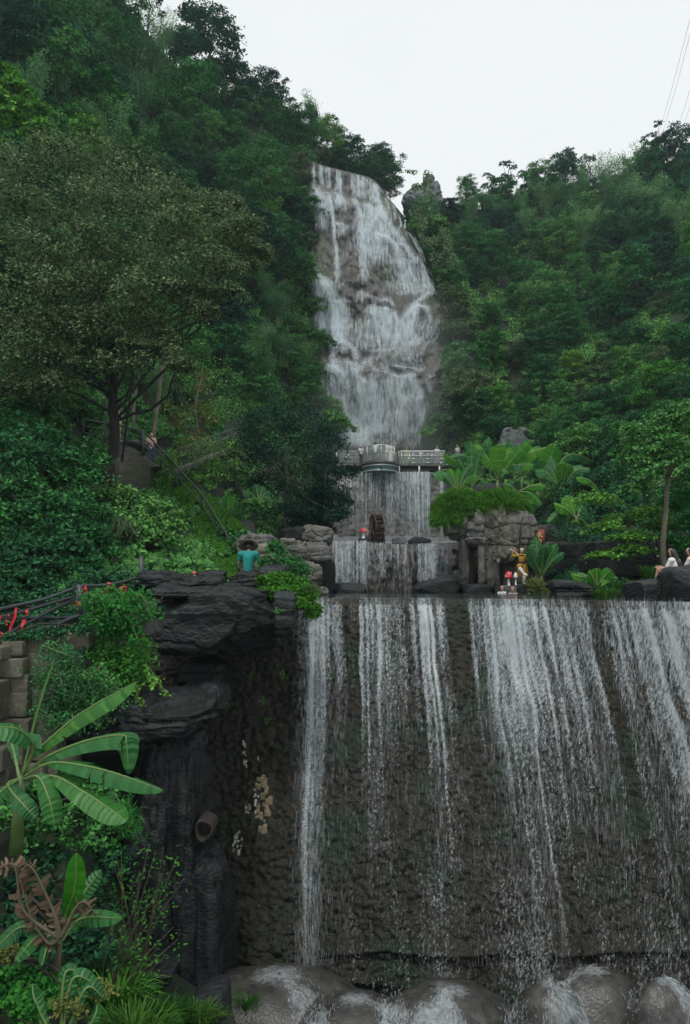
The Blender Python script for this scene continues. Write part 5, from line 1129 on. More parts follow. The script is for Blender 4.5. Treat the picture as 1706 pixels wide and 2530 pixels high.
leafy('shrub', 'round yellow green clipped bush at the foot of the paddle leaf fan', 'shrub', [(1326, 1448, 30, 26, 22), (1344, 1455, 30, 20, 16)], 1300, .07, .045, 'lf_yellow', group=RB)
leafy('shrub', 'bright leafy shrub on the right hillside foot under the grey pole', 'shrub', [(1640, 1040, 46, 60, 34), (1690, 1020, 46, 60, 40), (1590, 1070, 45, 46, 30)], 1100, .2, .11, 'lf_bright', group=RB)
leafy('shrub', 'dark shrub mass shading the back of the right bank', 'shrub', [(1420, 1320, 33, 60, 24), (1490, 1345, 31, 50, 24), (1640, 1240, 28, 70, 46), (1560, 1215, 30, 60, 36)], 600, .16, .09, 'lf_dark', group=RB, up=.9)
# trailing bright shrub at the end of the ledge
leafy('shrub', 'bright fine leaved shrub trailing over the end of the black ledge', 'shrub', [(668, 1440, 17.9, 34, 26), (705, 1440, 17.9, 40, 30), (740, 1460, 17.7, 40, 30), (690, 1465, 17.5, 44, 22), (765, 1490, 17.6, 28, 26), (730, 1490, 17.4, 36, 18), (775, 1515, 17.6, 18, 20), (650, 1465, 17.6, 22, 16)], 1500, .07, .042, 'lf_vine', k=26, up=.5, droop=.8, tight=.2)
leafy('shrub', 'loose grey green shrub standing behind the trailing bright shrub', 'shrub', [(690, 1385, 19.6, 36, 34), (660, 1400, 19.6, 26, 26), (720, 1400, 19.5, 32, 26), (750, 1420, 19.4, 22, 26), (680, 1355, 19.8, 20, 20)], 900, .075, .04, 'lf_mid', k=22)
P_ = []
for i in range(34):
    x0 = RR.uniform(215, 330); y0 = RR.uniform(1475, 1560); x1 = x0 + RR.uniform(10, 70); P_.append([(x0, y0), ((x0 + x1) / 2, y0 - RR.uniform(0, 30)), (x1, y0 + RR.uniform(10, 60))])
vines('climbing_shrub', 'bright compound leaved climber spilling over the railing corner', P_, 14.6, 90, .10, .055, 'lf_bright')
P_ = []
for i in range(40):
    x0 = RR.uniform(230, 350); y0 = RR.uniform(1560, 1650); x1 = x0 + RR.uniform(-20, 40); P_.append([(x0, y0), (x1, y0 + RR.uniform(30, 60))])
vines('climbing_shrub', 'mid green climber hanging below the railing corner down to the slab', P_, 14.8, 70, .095, .06, 'lf_bright')
P_ = [[(RR.uniform(150, 300), y), (RR.uniform(150, 300), y + 40)] for y in np.linspace(1640, 1760, 44)]
vines('climbing_shrub', 'small leaved dark creeper covering the wall right of the bricks', P_, 14.0, 80, .06, .04, 'lf_mid')
P_ = [[(RR.uniform(85, 190), y), (RR.uniform(85, 190), y + 30)] for y in np.linspace(1585, 1790, 44)]
vines('climbing_shrub', 'almost black small leaved creeper between masonry and bricks', P_, 13.7, 80, .055, .04, 'lf_dark')
vines('vine', 'few leafy tendrils hanging in front of the dark hollow', [[(370, 1650), (395, 1690), (415, 1720)], [(360, 1640), (380, 1700)], [(330, 1690), (350, 1750)]], 14.4, 34, .08, .05, 'lf_bright', spread=.06)
vines('vine', 'small bright sprig on the face of the ledge end block', [[(682, 1500), (684, 1512)]], 16.2, 14, .08, .06, 'lf_bright', spread=.06)
vines('vine', 'tiny ferns sprouting on the wet brown wall', [[(620, 1660), (622, 1675)], [(700, 1655), (702, 1680)], [(560, 1735), (575, 1740)], [(650, 1725), (652, 1740)], [(660, 1775), (664, 1785)]], 18.6, 16, .09, .03, 'lf_bright', spread=.05)
vines('fern', 'drooping bamboo like fern between the long banana leaf and the pillar', [[(270 + 8 * i, 1970 + RR.uniform(-10, 50)), (285 + 7 * i, 1985 + RR.uniform(0, 50)), (300 + 7 * i, 2045 + RR.uniform(-10, 40))] for i in range(7)], 12.6, 60, .16, .022, 'lf_bright', cat='fern', spread=.09)
# saplings low on the left
def sapling(label, base, D, tips, lm='lf_bright', per=26, L_=.065, Wd=.036):
    t = thing('sapling', label, 'sapling', at(*base, D)); fo = MB(); st = MB()
    for x, y in tips:
        C_ = bez([at(*base, D), at((base[0] * .55 + x * .45) + RR.uniform(-15, 15), (base[1] * .45 + y * .55), D - .2), at(x, y, D + RR.uniform(-.4, .2))], 14); st.tube(C_, np.linspace(.018, .005, 14), 4)
        u = .55 + .45 * rng.random(per); Pc = np.stack([np.interp(u, np.linspace(0, 1, 14), C_[:, j]) for j in range(3)], -1) + rng.normal(0, .10, (per, 3))
        leaves(fo, Pc, np.array((0, -.4, .9)) + rng.normal(0, .35, (per, 3)), L_ * (.6 + .7 * rng.random(per)), Wd * (.6 + .7 * rng.random(per)), droop=.6)
    mk('foliage', fo, M[lm], t); mk('stem', st, M['stem_brown'], t); return t
sapling('thin sapling with small bright leaves in front of the dark pillar', (330, 2470), 11.6, [(370, 2085), (405, 2090), (440, 2115), (380, 2120), (345, 2150), (400, 2160), (455, 2170), (370, 2200), (300, 2100), (275, 2110), (290, 2130)])
sapling('lower twiggy sapling with sparse pale leaves at the pillar foot', (260, 2520), 11.0, [(335, 2240), (380, 2220), (430, 2290), (360, 2290), (320, 2330), (390, 2340), (300, 2300), (410, 2360), (350, 2380), (440, 2320), (280, 2270), (270, 2340)], per=18)
leafy('shrub', 'bright round leaved shrub in the bottom left corner', 'shrub', [(40, 2420, 9.4, 46, 34), (100, 2415, 9.5, 50, 34), (20, 2470, 9.2, 46, 34), (150, 2425, 9.6, 36, 28), (70, 2480, 9.1, 40, 30), (-20, 2430, 9.2, 40, 40), (120, 2470, 9.2, 30, 24)], 420, .075, .055, 'lf_bright', k=18, up=.5)
leafy('shrub', 'small pale leaved shrub above the bright corner shrub', 'shrub', [(20, 2360, 9.8, 30, 22), (170, 2480, 9.0, 32, 26), (240, 2440, 9.3, 34, 24)], 380, .055, .035, 'lf_yellow', k=16)
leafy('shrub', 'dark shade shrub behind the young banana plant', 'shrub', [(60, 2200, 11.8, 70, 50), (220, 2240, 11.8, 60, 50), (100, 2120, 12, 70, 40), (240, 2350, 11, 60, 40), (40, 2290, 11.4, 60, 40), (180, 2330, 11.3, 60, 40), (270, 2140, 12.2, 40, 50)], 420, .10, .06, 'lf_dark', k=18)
leafy('shrub', 'leafy growth around the foot of the big banana plant', 'shrub', [(40, 2020, 11.8, 60, 40), (120, 2060, 11.8, 50, 40), (200, 2010, 12.4, 60, 40), (250, 1960, 12.8, 46, 40), (230, 2080, 12.3, 50, 36), (180, 1920, 13.4, 50, 40), (60, 1960, 12.2, 50, 30)], 420, .10, .055, 'lf_mid', k=16)
# grass clumps
def tuft(label, cx, cy, D, rx, n, L_, lm='grass_dark', name='grass_clump', cat='grass clump', wd=.014):
    t = MB(); base = at(cx, cy, D)
    for i in range(n):
        a = rng.random() * 2 * pi; q = rng.random() ** .5 * rx / F * D; p0 = base + np.array((q * math.cos(a), q * math.sin(a) * .6, rng.normal(0, .04)))
        l = L_ * (.5 + .7 * rng.random()); b = np.array((math.cos(a), math.sin(a) * .8, 0)) * l * (.25 + .5 * rng.random()); s = np.array((-math.sin(a), math.cos(a), 0)) * wd
        u = np.linspace(0, 1, 5)[:, None]; C_ = p0 + b * u ** 1.6 + np.array((0, 0, l)) * (u - .55 * u ** 2.6)
        w = s * (1 - u) ** .7; V = np.concatenate((C_ - w, C_ + w)); t.add(V, np.array([(j, j + 1, j + 6, j + 5) for j in range(4)]), np.full(4, rng.random()))
    return tag(mk(name, t, M[lm], origin=base), label, cat)
tuft('tall dark green grass clump with arching blades at the bottom left of centre', 285, 2500, 10.6, 60, 240, .75, 'lf_bright', wd=.02)
tuft('grass clump between the arching blades and the mossy boulder', 400, 2530, 10.8, 70, 420, .42)
tuft('sunlit grass tuft beside the mossy boulder', 490, 2530, 11.0, 50, 300, .38)
tuft('small isolated grass tuft on the wet wall foot', 612, 2490, 13.2, 24, 70, .34)
tuft('broad bladed clump in the shade above the arching grass', 250, 2440, 11.2, 50, 140, .7, 'lf_mid', wd=.025)
tuft('grass clump in front of the sunlit tuft at the bottom edge', 330, 2560, 9.8, 90, 400, .45)
tuft('fine grass running along the pool bank on the right', 1560, 1462, 22, 60, 700, .55)
tuft('spiky grass tuft at the top of the right pool bank', 1605, 1425, 22.5, 22, 160, .6)
tuft('short grass at the foot of the low broad leaf plant', 1500, 1475, 21, 40, 300, .4)
# ------------------------------------------------------------------ rocks round the pools
PE = 'dark boulders along the pool edge'
rock('flat dark boulder at the left foot of the splashing low fall', 812, 905, 1442, 1482, 34, 1.2, 61, n=26, cuts=10, group=PE, name='boulder', cat='boulder')
rock('slanting dark slab boulder leaning right below the low fall', 1025, 1134, 1428, 1482, 33.5, 1.4, 62, n=28, cuts=12, group=PE, name='boulder', cat='boulder', tilt=-.25)
rock('pale squarish block behind the slanting slab boulder', 1118, 1146, 1408, 1446, 34.2, .5, 63, m='grey_rock', n=16, cuts=6, name='boulder', cat='boulder')
rock('rounded dark boulder between the slanting slab and the statue', 1146, 1216, 1443, 1478, 33, 1.1, 64, n=26, cuts=9, group=PE, name='boulder', cat='boulder')
rock('dark boulder that the yellow robed statue stands on', 1236, 1312, 1440, 1480, 32.2, 1.2, 65, n=26, cuts=9, group=PE, name='boulder', cat='boulder')
rock('small grey boulder that the spotted mushroom stands on', 1238, 1278, 1446, 1476, 31.7, .6, 66, m='grey_rock', n=18, cuts=8, name='boulder', cat='boulder')
rock('big blocky grey boulder left of the low broad leaf plant', 1354, 1462, 1430, 1486, 23, 1.3, 67, n=34, cuts=9, strata=2, box=6, group=PE, name='boulder', cat='boulder')
rock('smooth dark sloping boulder in front of the big rock at the right edge', 1552, 1660, 1432, 1492, 18, 1.1, 68, n=30, cuts=10, group=PE, name='boulder', cat='boulder', tilt=-.15)
rock('large black rock at the right edge where the woman sits', 1632, 1800, 1398, 1520, 17.4, 1.9, 69, n=36, cuts=10, group=PE, name='boulder', cat='boulder')
rock('grey flat stone in the upper pool beside the water wheel', 968, 1004, 1326, 1348, 37.5, .7, 71, m='grey_rock', n=16, cuts=8, name='boulder', cat='boulder')
rock('low black stone in the upper pool right of the water wheel', 1010, 1066, 1327, 1350, 37.2, .7, 72, n=20, cuts=9, name='boulder', cat='boulder')
rock('dark stone under the left side of the water wheel', 886, 918, 1328, 1348, 37.2, .6, 73, n=16, cuts=8, name='boulder', cat='boulder')
# tan rocks between the seated man and the low fall
TR = 'tan layered rocks left of the low fall'
for a in [('pale tan rock slab behind the straw hat', 584, 684, 1316, 1366, 27, 1.6, 81), ('mottled tan rock under the pale slab behind the seated man', 596, 690, 1345, 1420, 26, 1.4, 82), ('tan rock at the foot of the round tree trunk', 680, 764, 1326, 1392, 27.5, 1.6, 83),
          ('layered tan rock shelf overhanging the dark hole beside the low fall', 742, 822, 1342, 1392, 31, 1.8, 84), ('grey tan rock topping the layered shelf', 748, 824, 1296, 1348, 32, 1.6, 85), ('rounded tan rock left of the dark hole', 738, 790, 1390, 1480, 24.5, 1.0, 86), ('thin tan stone finger at the waterline beside the dark hole', 792, 812, 1450, 1484, 26, .3, 87)]:
    rock(*a, m='karst', n=40, strata=1, cuts=12, group=TR, rough=.06, blocks=((1.3, 1.3, 2.6), .10))
rock('black rock in the depth of the hole beside the low fall', 740, 830, 1380, 1480, 33.5, 1.0, 88, n=20, cuts=6)
rock('dark rock under the round tree roots', 690, 800, 1300, 1350, 33, 1.5, 89, n=24, cuts=8)
# karst formation with drip columns
D = 34
fm = thing('rock_formation', 'tan drip stone rock formation with hanging columns and a cap of grass', 'rock formation', at(1220, 1470, D))
def fpart(nm, x0, x1, y0, y1, D, depth, seed, m, **k):
    a = at((x0 + x1) / 2, (y0 + y1) / 2, D); V, Fc = rockmesh(a, ((x1 - x0) / F * D, depth, (y1 - y0) / F * D), seed, **k); return mk(nm, MB().add(V, Fc), M[m], fm)
fpart('body', 1166, 1312, 1262, 1402, D, 2.4, 101, 'karst', n=90, flute=.42, strata=2, cuts=6, box=4, rough=.10, crack=.08, blocks=((2.2, 2.2, 1.1), .11))
fpart('overhang', 1094, 1188, 1276, 1326, D, 1.7, 102, 'karst', n=46, flute=.2, cuts=8, box=3, rough=.12, blocks=((2, 2, 1.4), .08))
fpart('bulge', 1150, 1204, 1290, 1346, D - .9, .9, 103, 'karst', n=36, flute=.2, strata=2, cuts=6, box=3, rough=.08, blocks=((2.5, 2.5, 2.5), .06))
fpart('spire', 1220, 1252, 1244, 1330, D - .7, .7, 104, 'karst', n=36, flute=.16, strata=2, cuts=6, box=3, rough=.06, taper=.3)
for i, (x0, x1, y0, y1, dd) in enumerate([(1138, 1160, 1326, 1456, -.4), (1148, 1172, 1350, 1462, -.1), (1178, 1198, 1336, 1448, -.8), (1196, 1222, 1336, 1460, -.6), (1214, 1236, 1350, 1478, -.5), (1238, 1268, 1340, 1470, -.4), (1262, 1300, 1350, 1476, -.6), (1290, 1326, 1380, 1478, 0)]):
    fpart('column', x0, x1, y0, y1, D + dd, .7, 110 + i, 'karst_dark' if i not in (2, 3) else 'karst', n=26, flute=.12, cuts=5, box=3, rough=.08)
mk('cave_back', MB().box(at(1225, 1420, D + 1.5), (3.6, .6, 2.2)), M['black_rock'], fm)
gc = MB()
def capgrass(cx, cy, D, rx, rz, n, L_):
    c = at(cx, cy, D); r = np.array((rx / F * D, rx / F * D * .8, rz / F * D))
    d = unit(rng.normal(0, 1, (n * 2, 3))); d = d[(d[:, 2] > -.25) & (d[:, 1] < .5)][:n]; m = len(d)
    Pc = c + d * r * (.85 + .25 * rng.random(m))[:, None] * (1 + .18 * vn(d * 4 + cx, 5))[:, None]
    dirs = d * np.array((1, 1, .3)) + np.array((0, -.1, .35)) + rng.normal(0, .35, (m, 3)); s = unit(np.cross(dirs, rng.normal(0, 1, (m, 3)))) * (.012 + .01 * rng.random(m))[:, None]
    dirs = unit(dirs); l = (L_ * (.5 + rng.random(m)))[:, None]
    tip = Pc + dirs * l + np.array((0, 0, -.35)) * l; mid = Pc + dirs * l * .55
    V = np.stack((Pc - s, Pc + s, mid + s * .8, mid - s * .8, tip), 1).reshape(-1, 3); b = np.arange(m)[:, None] * 5
    gc.add(V, [b + np.array((0, 1, 2, 3)), b + np.array((3, 2, 4))], None)
    gc.r[-2] = rng.random(m); gc.r[-1] = gc.r[-2]
capgrass(1128, 1268, D, 46, 46, 7500, .36); capgrass(1112, 1292, D - .3, 32, 34, 4500, .36); capgrass(1150, 1250, D, 34, 30, 3000, .36); capgrass(1232, 1256, D, 58, 34, 8000, .36); capgrass(1268, 1270, D, 30, 32, 2400, .34); capgrass(1190, 1262, D - .5, 30, 26, 2600, .3)
mk('cap_soil', MB().add(*rockmesh(at(1180, 1268, D), (3.2, 1.5, .75), 120, n=20, box=2.5, cuts=4)), M['soil'], fm)
tag(mk('grass', gc, M['grass']), kind='stuff')
# grey rocks on the ridge and the grey outcrop behind the banana clump
RG = 'grey rock stack on the ridge beside the high lip'
for a in [('tilted grey slab forming the left shoulder of the ridge rock stack', 1002, 1050, 466, 496, 101, 5, 131, -.25), ('tall grey rock forming the peak of the ridge stack', 1046, 1092, 452, 512, 102, 5, 132, 0), ('round grey boulder balanced on the peak of the ridge stack', 1050, 1072, 440, 466, 102, 2.6, 133, 0),
          ('broad grey rock at the base of the ridge stack', 992, 1064, 484, 528, 100, 5, 134, 0), ('low grey rock right of the ridge stack base', 1066, 1100, 500, 530, 100, 4, 135, .3), ('small leaning grey rock apart to the right of the ridge stack', 1104, 1126, 498, 532, 101, 2.4, 136, .3)]:
    rock(*a[:8], m='grey_rock', n=30, cuts=16, box=3, group=RG, tilt=a[8], rough=.3, cat='rock', blocks=((.35, .35, .35), .35), taper=.45 if 'peak of the ridge stack' in a[0] and 'tall' in a[0] else .1)
rock('blocky blue grey rock outcrop behind the tall banana leaves', 1230, 1302, 1060, 1150, 54, 2.6, 141, m='grey_rock', n=44, cuts=12, box=6, rough=.08, blocks=((.8, .8, .8), .2), taper=.15)
rock('smaller grey rock at the right of the blue grey outcrop', 1294, 1334, 1090, 1140, 54, 1.6, 142, m='grey_rock', n=20, cuts=9, strata=2)
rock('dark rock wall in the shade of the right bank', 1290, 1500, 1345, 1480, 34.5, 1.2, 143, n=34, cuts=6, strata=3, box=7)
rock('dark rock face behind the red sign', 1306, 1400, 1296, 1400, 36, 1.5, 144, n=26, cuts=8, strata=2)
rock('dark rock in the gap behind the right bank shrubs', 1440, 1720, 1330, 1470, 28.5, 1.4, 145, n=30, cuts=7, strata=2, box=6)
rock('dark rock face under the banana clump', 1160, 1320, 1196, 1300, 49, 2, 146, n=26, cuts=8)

# ------------------------------------------------------------------ viewing platform
gl, gn, gk, gb = _new('glass'); gb.inputs['Base Color'].default_value = (.55, .62, .60, 1); gb.inputs['Roughness'].default_value = .08
tr_ = gn.new('ShaderNodeBsdfTransparent'); tr_.inputs['Color'].default_value = (.92, .97, .95, 1); ms_ = gn.new('ShaderNodeMixShader'); ms_.inputs[0].default_value = .26
gk.new(tr_.outputs[0], ms_.inputs[1]); gk.new(gb.outputs[0], ms_.inputs[2]); gk.new(ms_.outputs[0], gn['Material Output'].inputs['Surface']); M['glass'] = gl
DP = 62.0
zf = at(938, 1147, DP)[2]; X_ = lambda px: (px - 853) / F * (DP * cP + zf * sP) / 1.0
x0, xb0, xb1, x1 = X_(832), X_(893), X_(986), X_(1098); xc = (xb0 + xb1) / 2; rb = (xb1 - xb0) / 2
pf = thing('viewing_platform', 'viewing platform with a rounded glass fronted bay at the foot of the tall fall', 'platform', (xc, DP, zf))
th = np.linspace(pi, 2 * pi, 17); ax = xc + rb * np.cos(th); ay = DP + 2.0 * np.sin(th)
outline = [(x0, DP), *zip(ax, ay), (x1, DP)]
fl = MB(); V = [(x, y, zf) for x, y in outline] + [(x, DP + 3.2, zf) for x, y in outline]; V += [(x, y, z - .18) for x, y, z in V]; n_ = len(outline)
fq = [(i, i + 1, n_ + i + 1, n_ + i) for i in range(n_ - 1)] + [(2 * n_ + i, 3 * n_ + i, 3 * n_ + i + 1, 2 * n_ + i + 1) for i in range(n_ - 1)] + [(i, 2 * n_ + i, 2 * n_ + i + 1, i + 1) for i in range(n_ - 1)]
mk('deck', fl.add(V, np.array(fq)), M['concrete'], pf)
bw = MB(); rr_ = [(.96, -.182), (.95, -.30), (.98, -.42), (.95, -.55), (.95, -.78), (.99, -.82), (.99, -.88), (.90, -.9), (.3, -.95)]
mk('bay_base', bw.grid(np.stack([np.stack((xc + rb * q * np.cos(th), DP + 2.0 * q * np.sin(th), np.full(17, zf + z)), -1) for q, z in rr_])), M['teal'], pf)
for z in (-.36, -.80): mk('trim', MB().tube([(xc + rb * 1.0 * math.cos(a), DP + 2.02 * math.sin(a), zf + z) for a in th], .035, 5), M['steel'], pf)
mk('underside', MB().box(((xb1 + x1) / 2, DP + .3, zf - .45), (x1 - xb1, .4, .5)), M['bark_dark'], pf)
for px in (987, 1036, 1086): mk('support', MB().box((X_(px), DP - .05, zf - .55), (.11, .11, .74)), M['white'], pf)
mk('support', MB().box((xc, DP - 1.98, zf - .55), (.12, .1, .8)), M['iron'], pf)
def glass_run(pts, h=1.25, lowh=.06):
    for (a, b) in zip(pts[:-1], pts[1:]):
        a = np.array(a); b = np.array(b); d = b - a
        p = MB().add([(*(a + d * .02), zf + lowh), (*(b - d * .02), zf + lowh), (*(b - d * .02), zf + h - .05), (*(a + d * .02), zf + h - .05)], np.array([(0, 1, 2, 3)])); mk('glass_panel', p, M['glass'], pf)
gpts = [(xc + rb * 1.0 * math.cos(a), DP + 2.0 * math.sin(a)) for a in np.linspace(pi, 2 * pi, 9)]
glass_run(gpts, 1.28); glass_run([(x0, DP), (X_(862), DP), (xb0, DP)], 1.1); glass_run([(xb1, DP), (X_(1012), DP), (X_(1040), DP), (X_(1068), DP), (x1, DP)], 1.08)
mk('rail', MB().tube([(xc + rb * math.cos(a), DP + 2.0 * math.sin(a), zf + 1.29) for a in th], .04, 6), M['steel'], pf)
mk('rail', MB().tube([(x0, DP, zf + 1.12), (xb0, DP, zf + 1.12)], .035, 6), M['steel'], pf); mk('rail', MB().tube([(xb1, DP, zf + 1.10), (x1 + .1, DP, zf + 1.12)], .055, 6), M['white'], pf)
mk('rail', MB().tube([(x0, DP, zf + .6), (xb0, DP, zf + .6)], .025, 6), M['steel'], pf); mk('rail', MB().tube([(xb1, DP - .02, zf + .74), (x1, DP - .02, zf + .75)], .03, 6), M['white'], pf)
for i, (x, y) in enumerate(gpts[::2] + [(x0, DP), (X_(862), DP), (X_(993), DP), (X_(1012), DP), (X_(1040), DP), (X_(1068), DP), (x1, DP)]):
    mk('post', MB().tube([(x, y - .02, zf), (x, y - .02, zf + (1.28 if i < 5 else 1.05))], .03, 6), M['steel'], pf)
for px in (1022, 1058, 1090): 
    for z in (.12, .45, .88): mk('clamp', MB().box((X_(px), DP - .03, zf + z), (.22, .05, .07)), M['white'], pf)
mk('notice', MB().box((X_(1041), DP - .03, zf + .92), (.38, .03, .1)), M['white'], pf)
# plain dark rail beyond the platform end
t = thing('railing', 'thin dark railing continuing right from the end of the glass platform', 'railing', at(1130, 1140, 60))
for y0, y1 in ((1116, 1119), (1128, 1131)): mk('rail', MB().tube([at(1100, y0, 60), at(1148, y1, 60)], .03, 5), M['iron'], t)
for px in (1108, 1128, 1146): mk('post', MB().tube([at(px, 1114, 60), at(px, 1148, 60)], .035, 5), M['iron'], t)

# ------------------------------------------------------------------ water wheel, mushrooms, sign
c = at(931, 1306, 37); axd = unit(np.array((-.975, -.22, 0))); ux = np.array((-axd[1], axd[0], 0)); uz = np.array((0, 0, 1.))
t = thing('water_wheel', 'dark reddish wooden water wheel standing in the upper pool', 'water wheel', c - np.array((0, 0, .75)))
R_, wdt = .72, .40
cir = lambda r, o, n=28: [c + axd * o + ux * r * math.cos(a) + uz * r * math.sin(a) for a in np.linspace(0, 2 * pi, n + 1)]
for o in (-wdt / 2, wdt / 2):
    rm = MB(); A_ = np.array([cir(r, o + q) for r, q in ((R_, -.025), (R_, .025), (R_ - .11, .025), (R_ - .11, -.025), (R_, -.025))]); rm.grid(A_); mk('rim', rm, M['wood_dark'], t)
    for k in range(8):
        a = k * pi / 4; d = ux * math.cos(a) + uz * math.sin(a); mk('spoke', MB().bar(c + axd * o, c + axd * o + d * (R_ - .08), .04, .05, up=tuple(axd)), M['wood_dark'], t)
for k in range(16):
    a = k * pi / 8; d = ux * math.cos(a) + uz * math.sin(a); mk('paddle', MB().bar(c - axd * wdt / 2 + d * (R_ - .07), c + axd * wdt / 2 + d * (R_ - .07), .20, .025, up=tuple(unit(np.cross(d, axd)))), M['wood_dark'], t)
mk('drum', MB().tube([c - axd * .15, c + axd * .15], .52, 24), M['wood_dark'], t); mk('axle', MB().tube([c - axd * .42, c + axd * .42], .05, 8), M['wood_dark'], t)
for o in (-.36, .36):
    q = c + axd * o; 
    for s in (-.22, .22): mk('leg', MB().bar(q, q + ux * s - uz * .85, .06, .06), M['wood_dark'], t)
fr_ = MB(); q = c + axd * .30
for a, b in (((-.25, -.7), (-.25, .82)), ((-.25, .82), (.12, .82)), ((.12, .82), (.12, .55))): fr_.bar(q + ux * a[0] + uz * a[1], q + ux * b[0] + uz * b[1], .03, .03, up=tuple(axd))
mk('feed_frame', fr_, M['iron'], t)
def mushroom(label, px, py0, py1, D, capr, m_cap, spots, group='toadstool ornaments'):
    b = at(px, py1, D); tp = at(px, py0, D); H = tp[2] - b[2]; t = thing('mushroom_ornament', label, 'ornament', b, group)
    prof = [(.36 * capr * 1.8, 0), (.24 * capr * 1.6, .15 * H), (.2 * capr * 1.5, .45 * H), (.22 * capr * 1.5, .62 * H)]
    rev = lambda pr: np.array([[b + np.array((r * math.cos(a), r * math.sin(a), z)) for a in np.linspace(0, 2 * pi, 15)] for r, z in pr])
    mk('stem', MB().grid(rev(prof)), M['white'], t, smooth=True)
    cp_ = [(.1 * capr, .58 * H), (capr, .58 * H), (1.02 * capr, .63 * H), (.9 * capr, .76 * H), (.62 * capr, .9 * H), (.3 * capr, .98 * H), (.01, H)]
    cap = mk('cap', MB().grid(rev(cp_)), M[m_cap], t, smooth=True)
    for k in range(spots):
        a = -pi / 2 + RR.uniform(-1.3, 1.3); i = RR.uniform(2.3, 4.4); j = int(i); f = i - j; r = cp_[j][0] * (1 - f) + cp_[j + 1][0] * f; z = cp_[j][1] * (1 - f) + cp_[j + 1][1] * f
        V, Fc = CS.setdefault(6, cubesphere(6)); mk('spot', MB().add(unit(V) * np.array((.14, .14, .1)) * capr + b + np.array((r * math.cos(a), r * math.sin(a), z)), Fc), M['white'], cap, smooth=True)
mushroom('small red capped toadstool ornament beside the water wheel', 899, 1304, 1330, 37, .17, 'red', 6)
mushroom('red and white spotted toadstool ornament in front of the statue', 1258, 1411, 1452, 31.6, .17, 'red', 10)
mushroom('white headed mushroom ornament between the toadstool and the statue', 1275, 1414, 1446, 31.7, .09, 'white', 0)
mushroom('red toadstool cap on the rock under the round tree', 788, 1312, 1332, 34, .2, 'red', 4)
mushroom('tiny red toadstool among the black stones left of the seated man', 481, 1412, 1424, 18.9, .06, 'red', 3)
mushroom('tiny white mushroom on the leftmost black block', 383, 1408, 1418, 18.6, .03, 'white', 0)
D = 33.6; t = thing('sign_board', 'red sign board with golden brushed characters behind the paddle leaf fan', 'sign', at(1331, 1356, D))
a, b = at(1316, 1308, D), at(1347, 1356, D); w = (b[0] - a[0]); h = a[2] - b[2]; cc = (a + b) / 2
sr_ = mat('sign_red', (.22, .045, .025), (.30, .075, .045), 6, .7)
outl = [(-.5, -.5), (.5, -.5), (.5, .44), (.46, .5), (-.46, .5), (-.5, .42), (-.46, .36), (-.46, .2)]
V = [cc + np.array((x * w, -.03, z * h)) for x, z in outl] + [cc + np.array((x * w, .03, z * h)) for x, z in outl]; n_ = len(outl)
mk('board', MB().add(V, [np.array([list(range(n_))]), np.array([list(range(2 * n_ - 1, n_ - 1, -1))]), np.array([(i, n_ + i, n_ + (i + 1) % n_, (i + 1) % n_) for i in range(n_)])]), sr_, t)
gold = mat('gold_paint', (.70, .55, .22), (.78, .64, .30), 8, .5)
def stroke(pts, w0, w1):
    p = bez([cc + np.array((x * w, -.036, z * h)) for x, z in pts], 8); T = unit(np.gradient(p, axis=0)); S_ = np.stack((-T[:, 2], 0 * T[:, 0], T[:, 0]), -1); ww = np.linspace(w0, w1, 8)[:, None] * w
    mk('stroke', MB().grid(np.stack((p - S_ * ww, p + S_ * ww))), gold, t)
# the character for water, then the top of the next one, the rest is behind the leaf
stroke([(0, .40), (.01, .25), (0, .10), (-.07, .14)], .045, .03); stroke([(-.24, .30), (-.10, .29), (-.12, .22), (-.28, .10)], .035, .02); stroke([(.24, .36), (.14, .30), (.06, .27)], .02, .035); stroke([(.05, .26), (.16, .17), (.30, .11)], .025, .045)
stroke([(-.02, .02), (.05, -.03)], .03, .045); stroke([(-.26, -.05), (0, -.04), (.24, -.05), (.18, -.11)], .03, .03); stroke([(-.26, -.05), (-.29, -.12)], .03, .025); stroke([(-.1, -.10), (-.2, -.2)], .03, .02); stroke([(.06, -.10), (.18, -.19)], .03, .03)
stroke([(-.2, -.26), (.2, -.26), (.2, -.42)], .03, .03); stroke([(-.2, -.26), (-.2, -.42)], .03, .03); stroke([(0, -.2), (0, -.46)], .035, .03)

# ------------------------------------------------------------------ railings, ribbons, stairs
t = thing('railing', 'dark green log style railing hung with red ribbons along the left path', 'railing', at(197, 1541, 16.2))
ry = [13.6, 14.2, 15.3, 16.2, 17.4, 18.4]; rx = [-60, 0, 110, 197, 275, 350]
Dr = lambda px: float(np.interp(px, rx, ry))
def rrail(pts, r, name='rail'):
    C_ = bez([at(x, y, Dr(x) - .05) for x, y in pts], 14); C_ = C_ + np.stack((0 * C_[:, 0], 0 * C_[:, 0], .012 * vn(C_ * 4, 3)), -1); mk(name, MB().tube(C_, r, 7), M['iron'], t, smooth=True)
for p, r in (([(-40, 1515), (5, 1503), (100, 1482), (190, 1452)], .035), ([(-40, 1530), (15, 1521), (100, 1498), (185, 1473)], .038), ([(-30, 1590), (18, 1566), (90, 1527), (178, 1482)], .035), ([(-20, 1528), (80, 1526), (185, 1526)], .03), ([(-40, 1588), (0, 1580), (120, 1550), (190, 1523), (268, 1510)], .05),
             ([(200, 1449), (270, 1444), (348, 1427)], .04), ([(202, 1466), (280, 1458), (348, 1442)], .04), ([(205, 1470), (250, 1478), (275, 1482)], .03), ([(270, 1480), (345, 1446)], .03)): rrail(p, r)
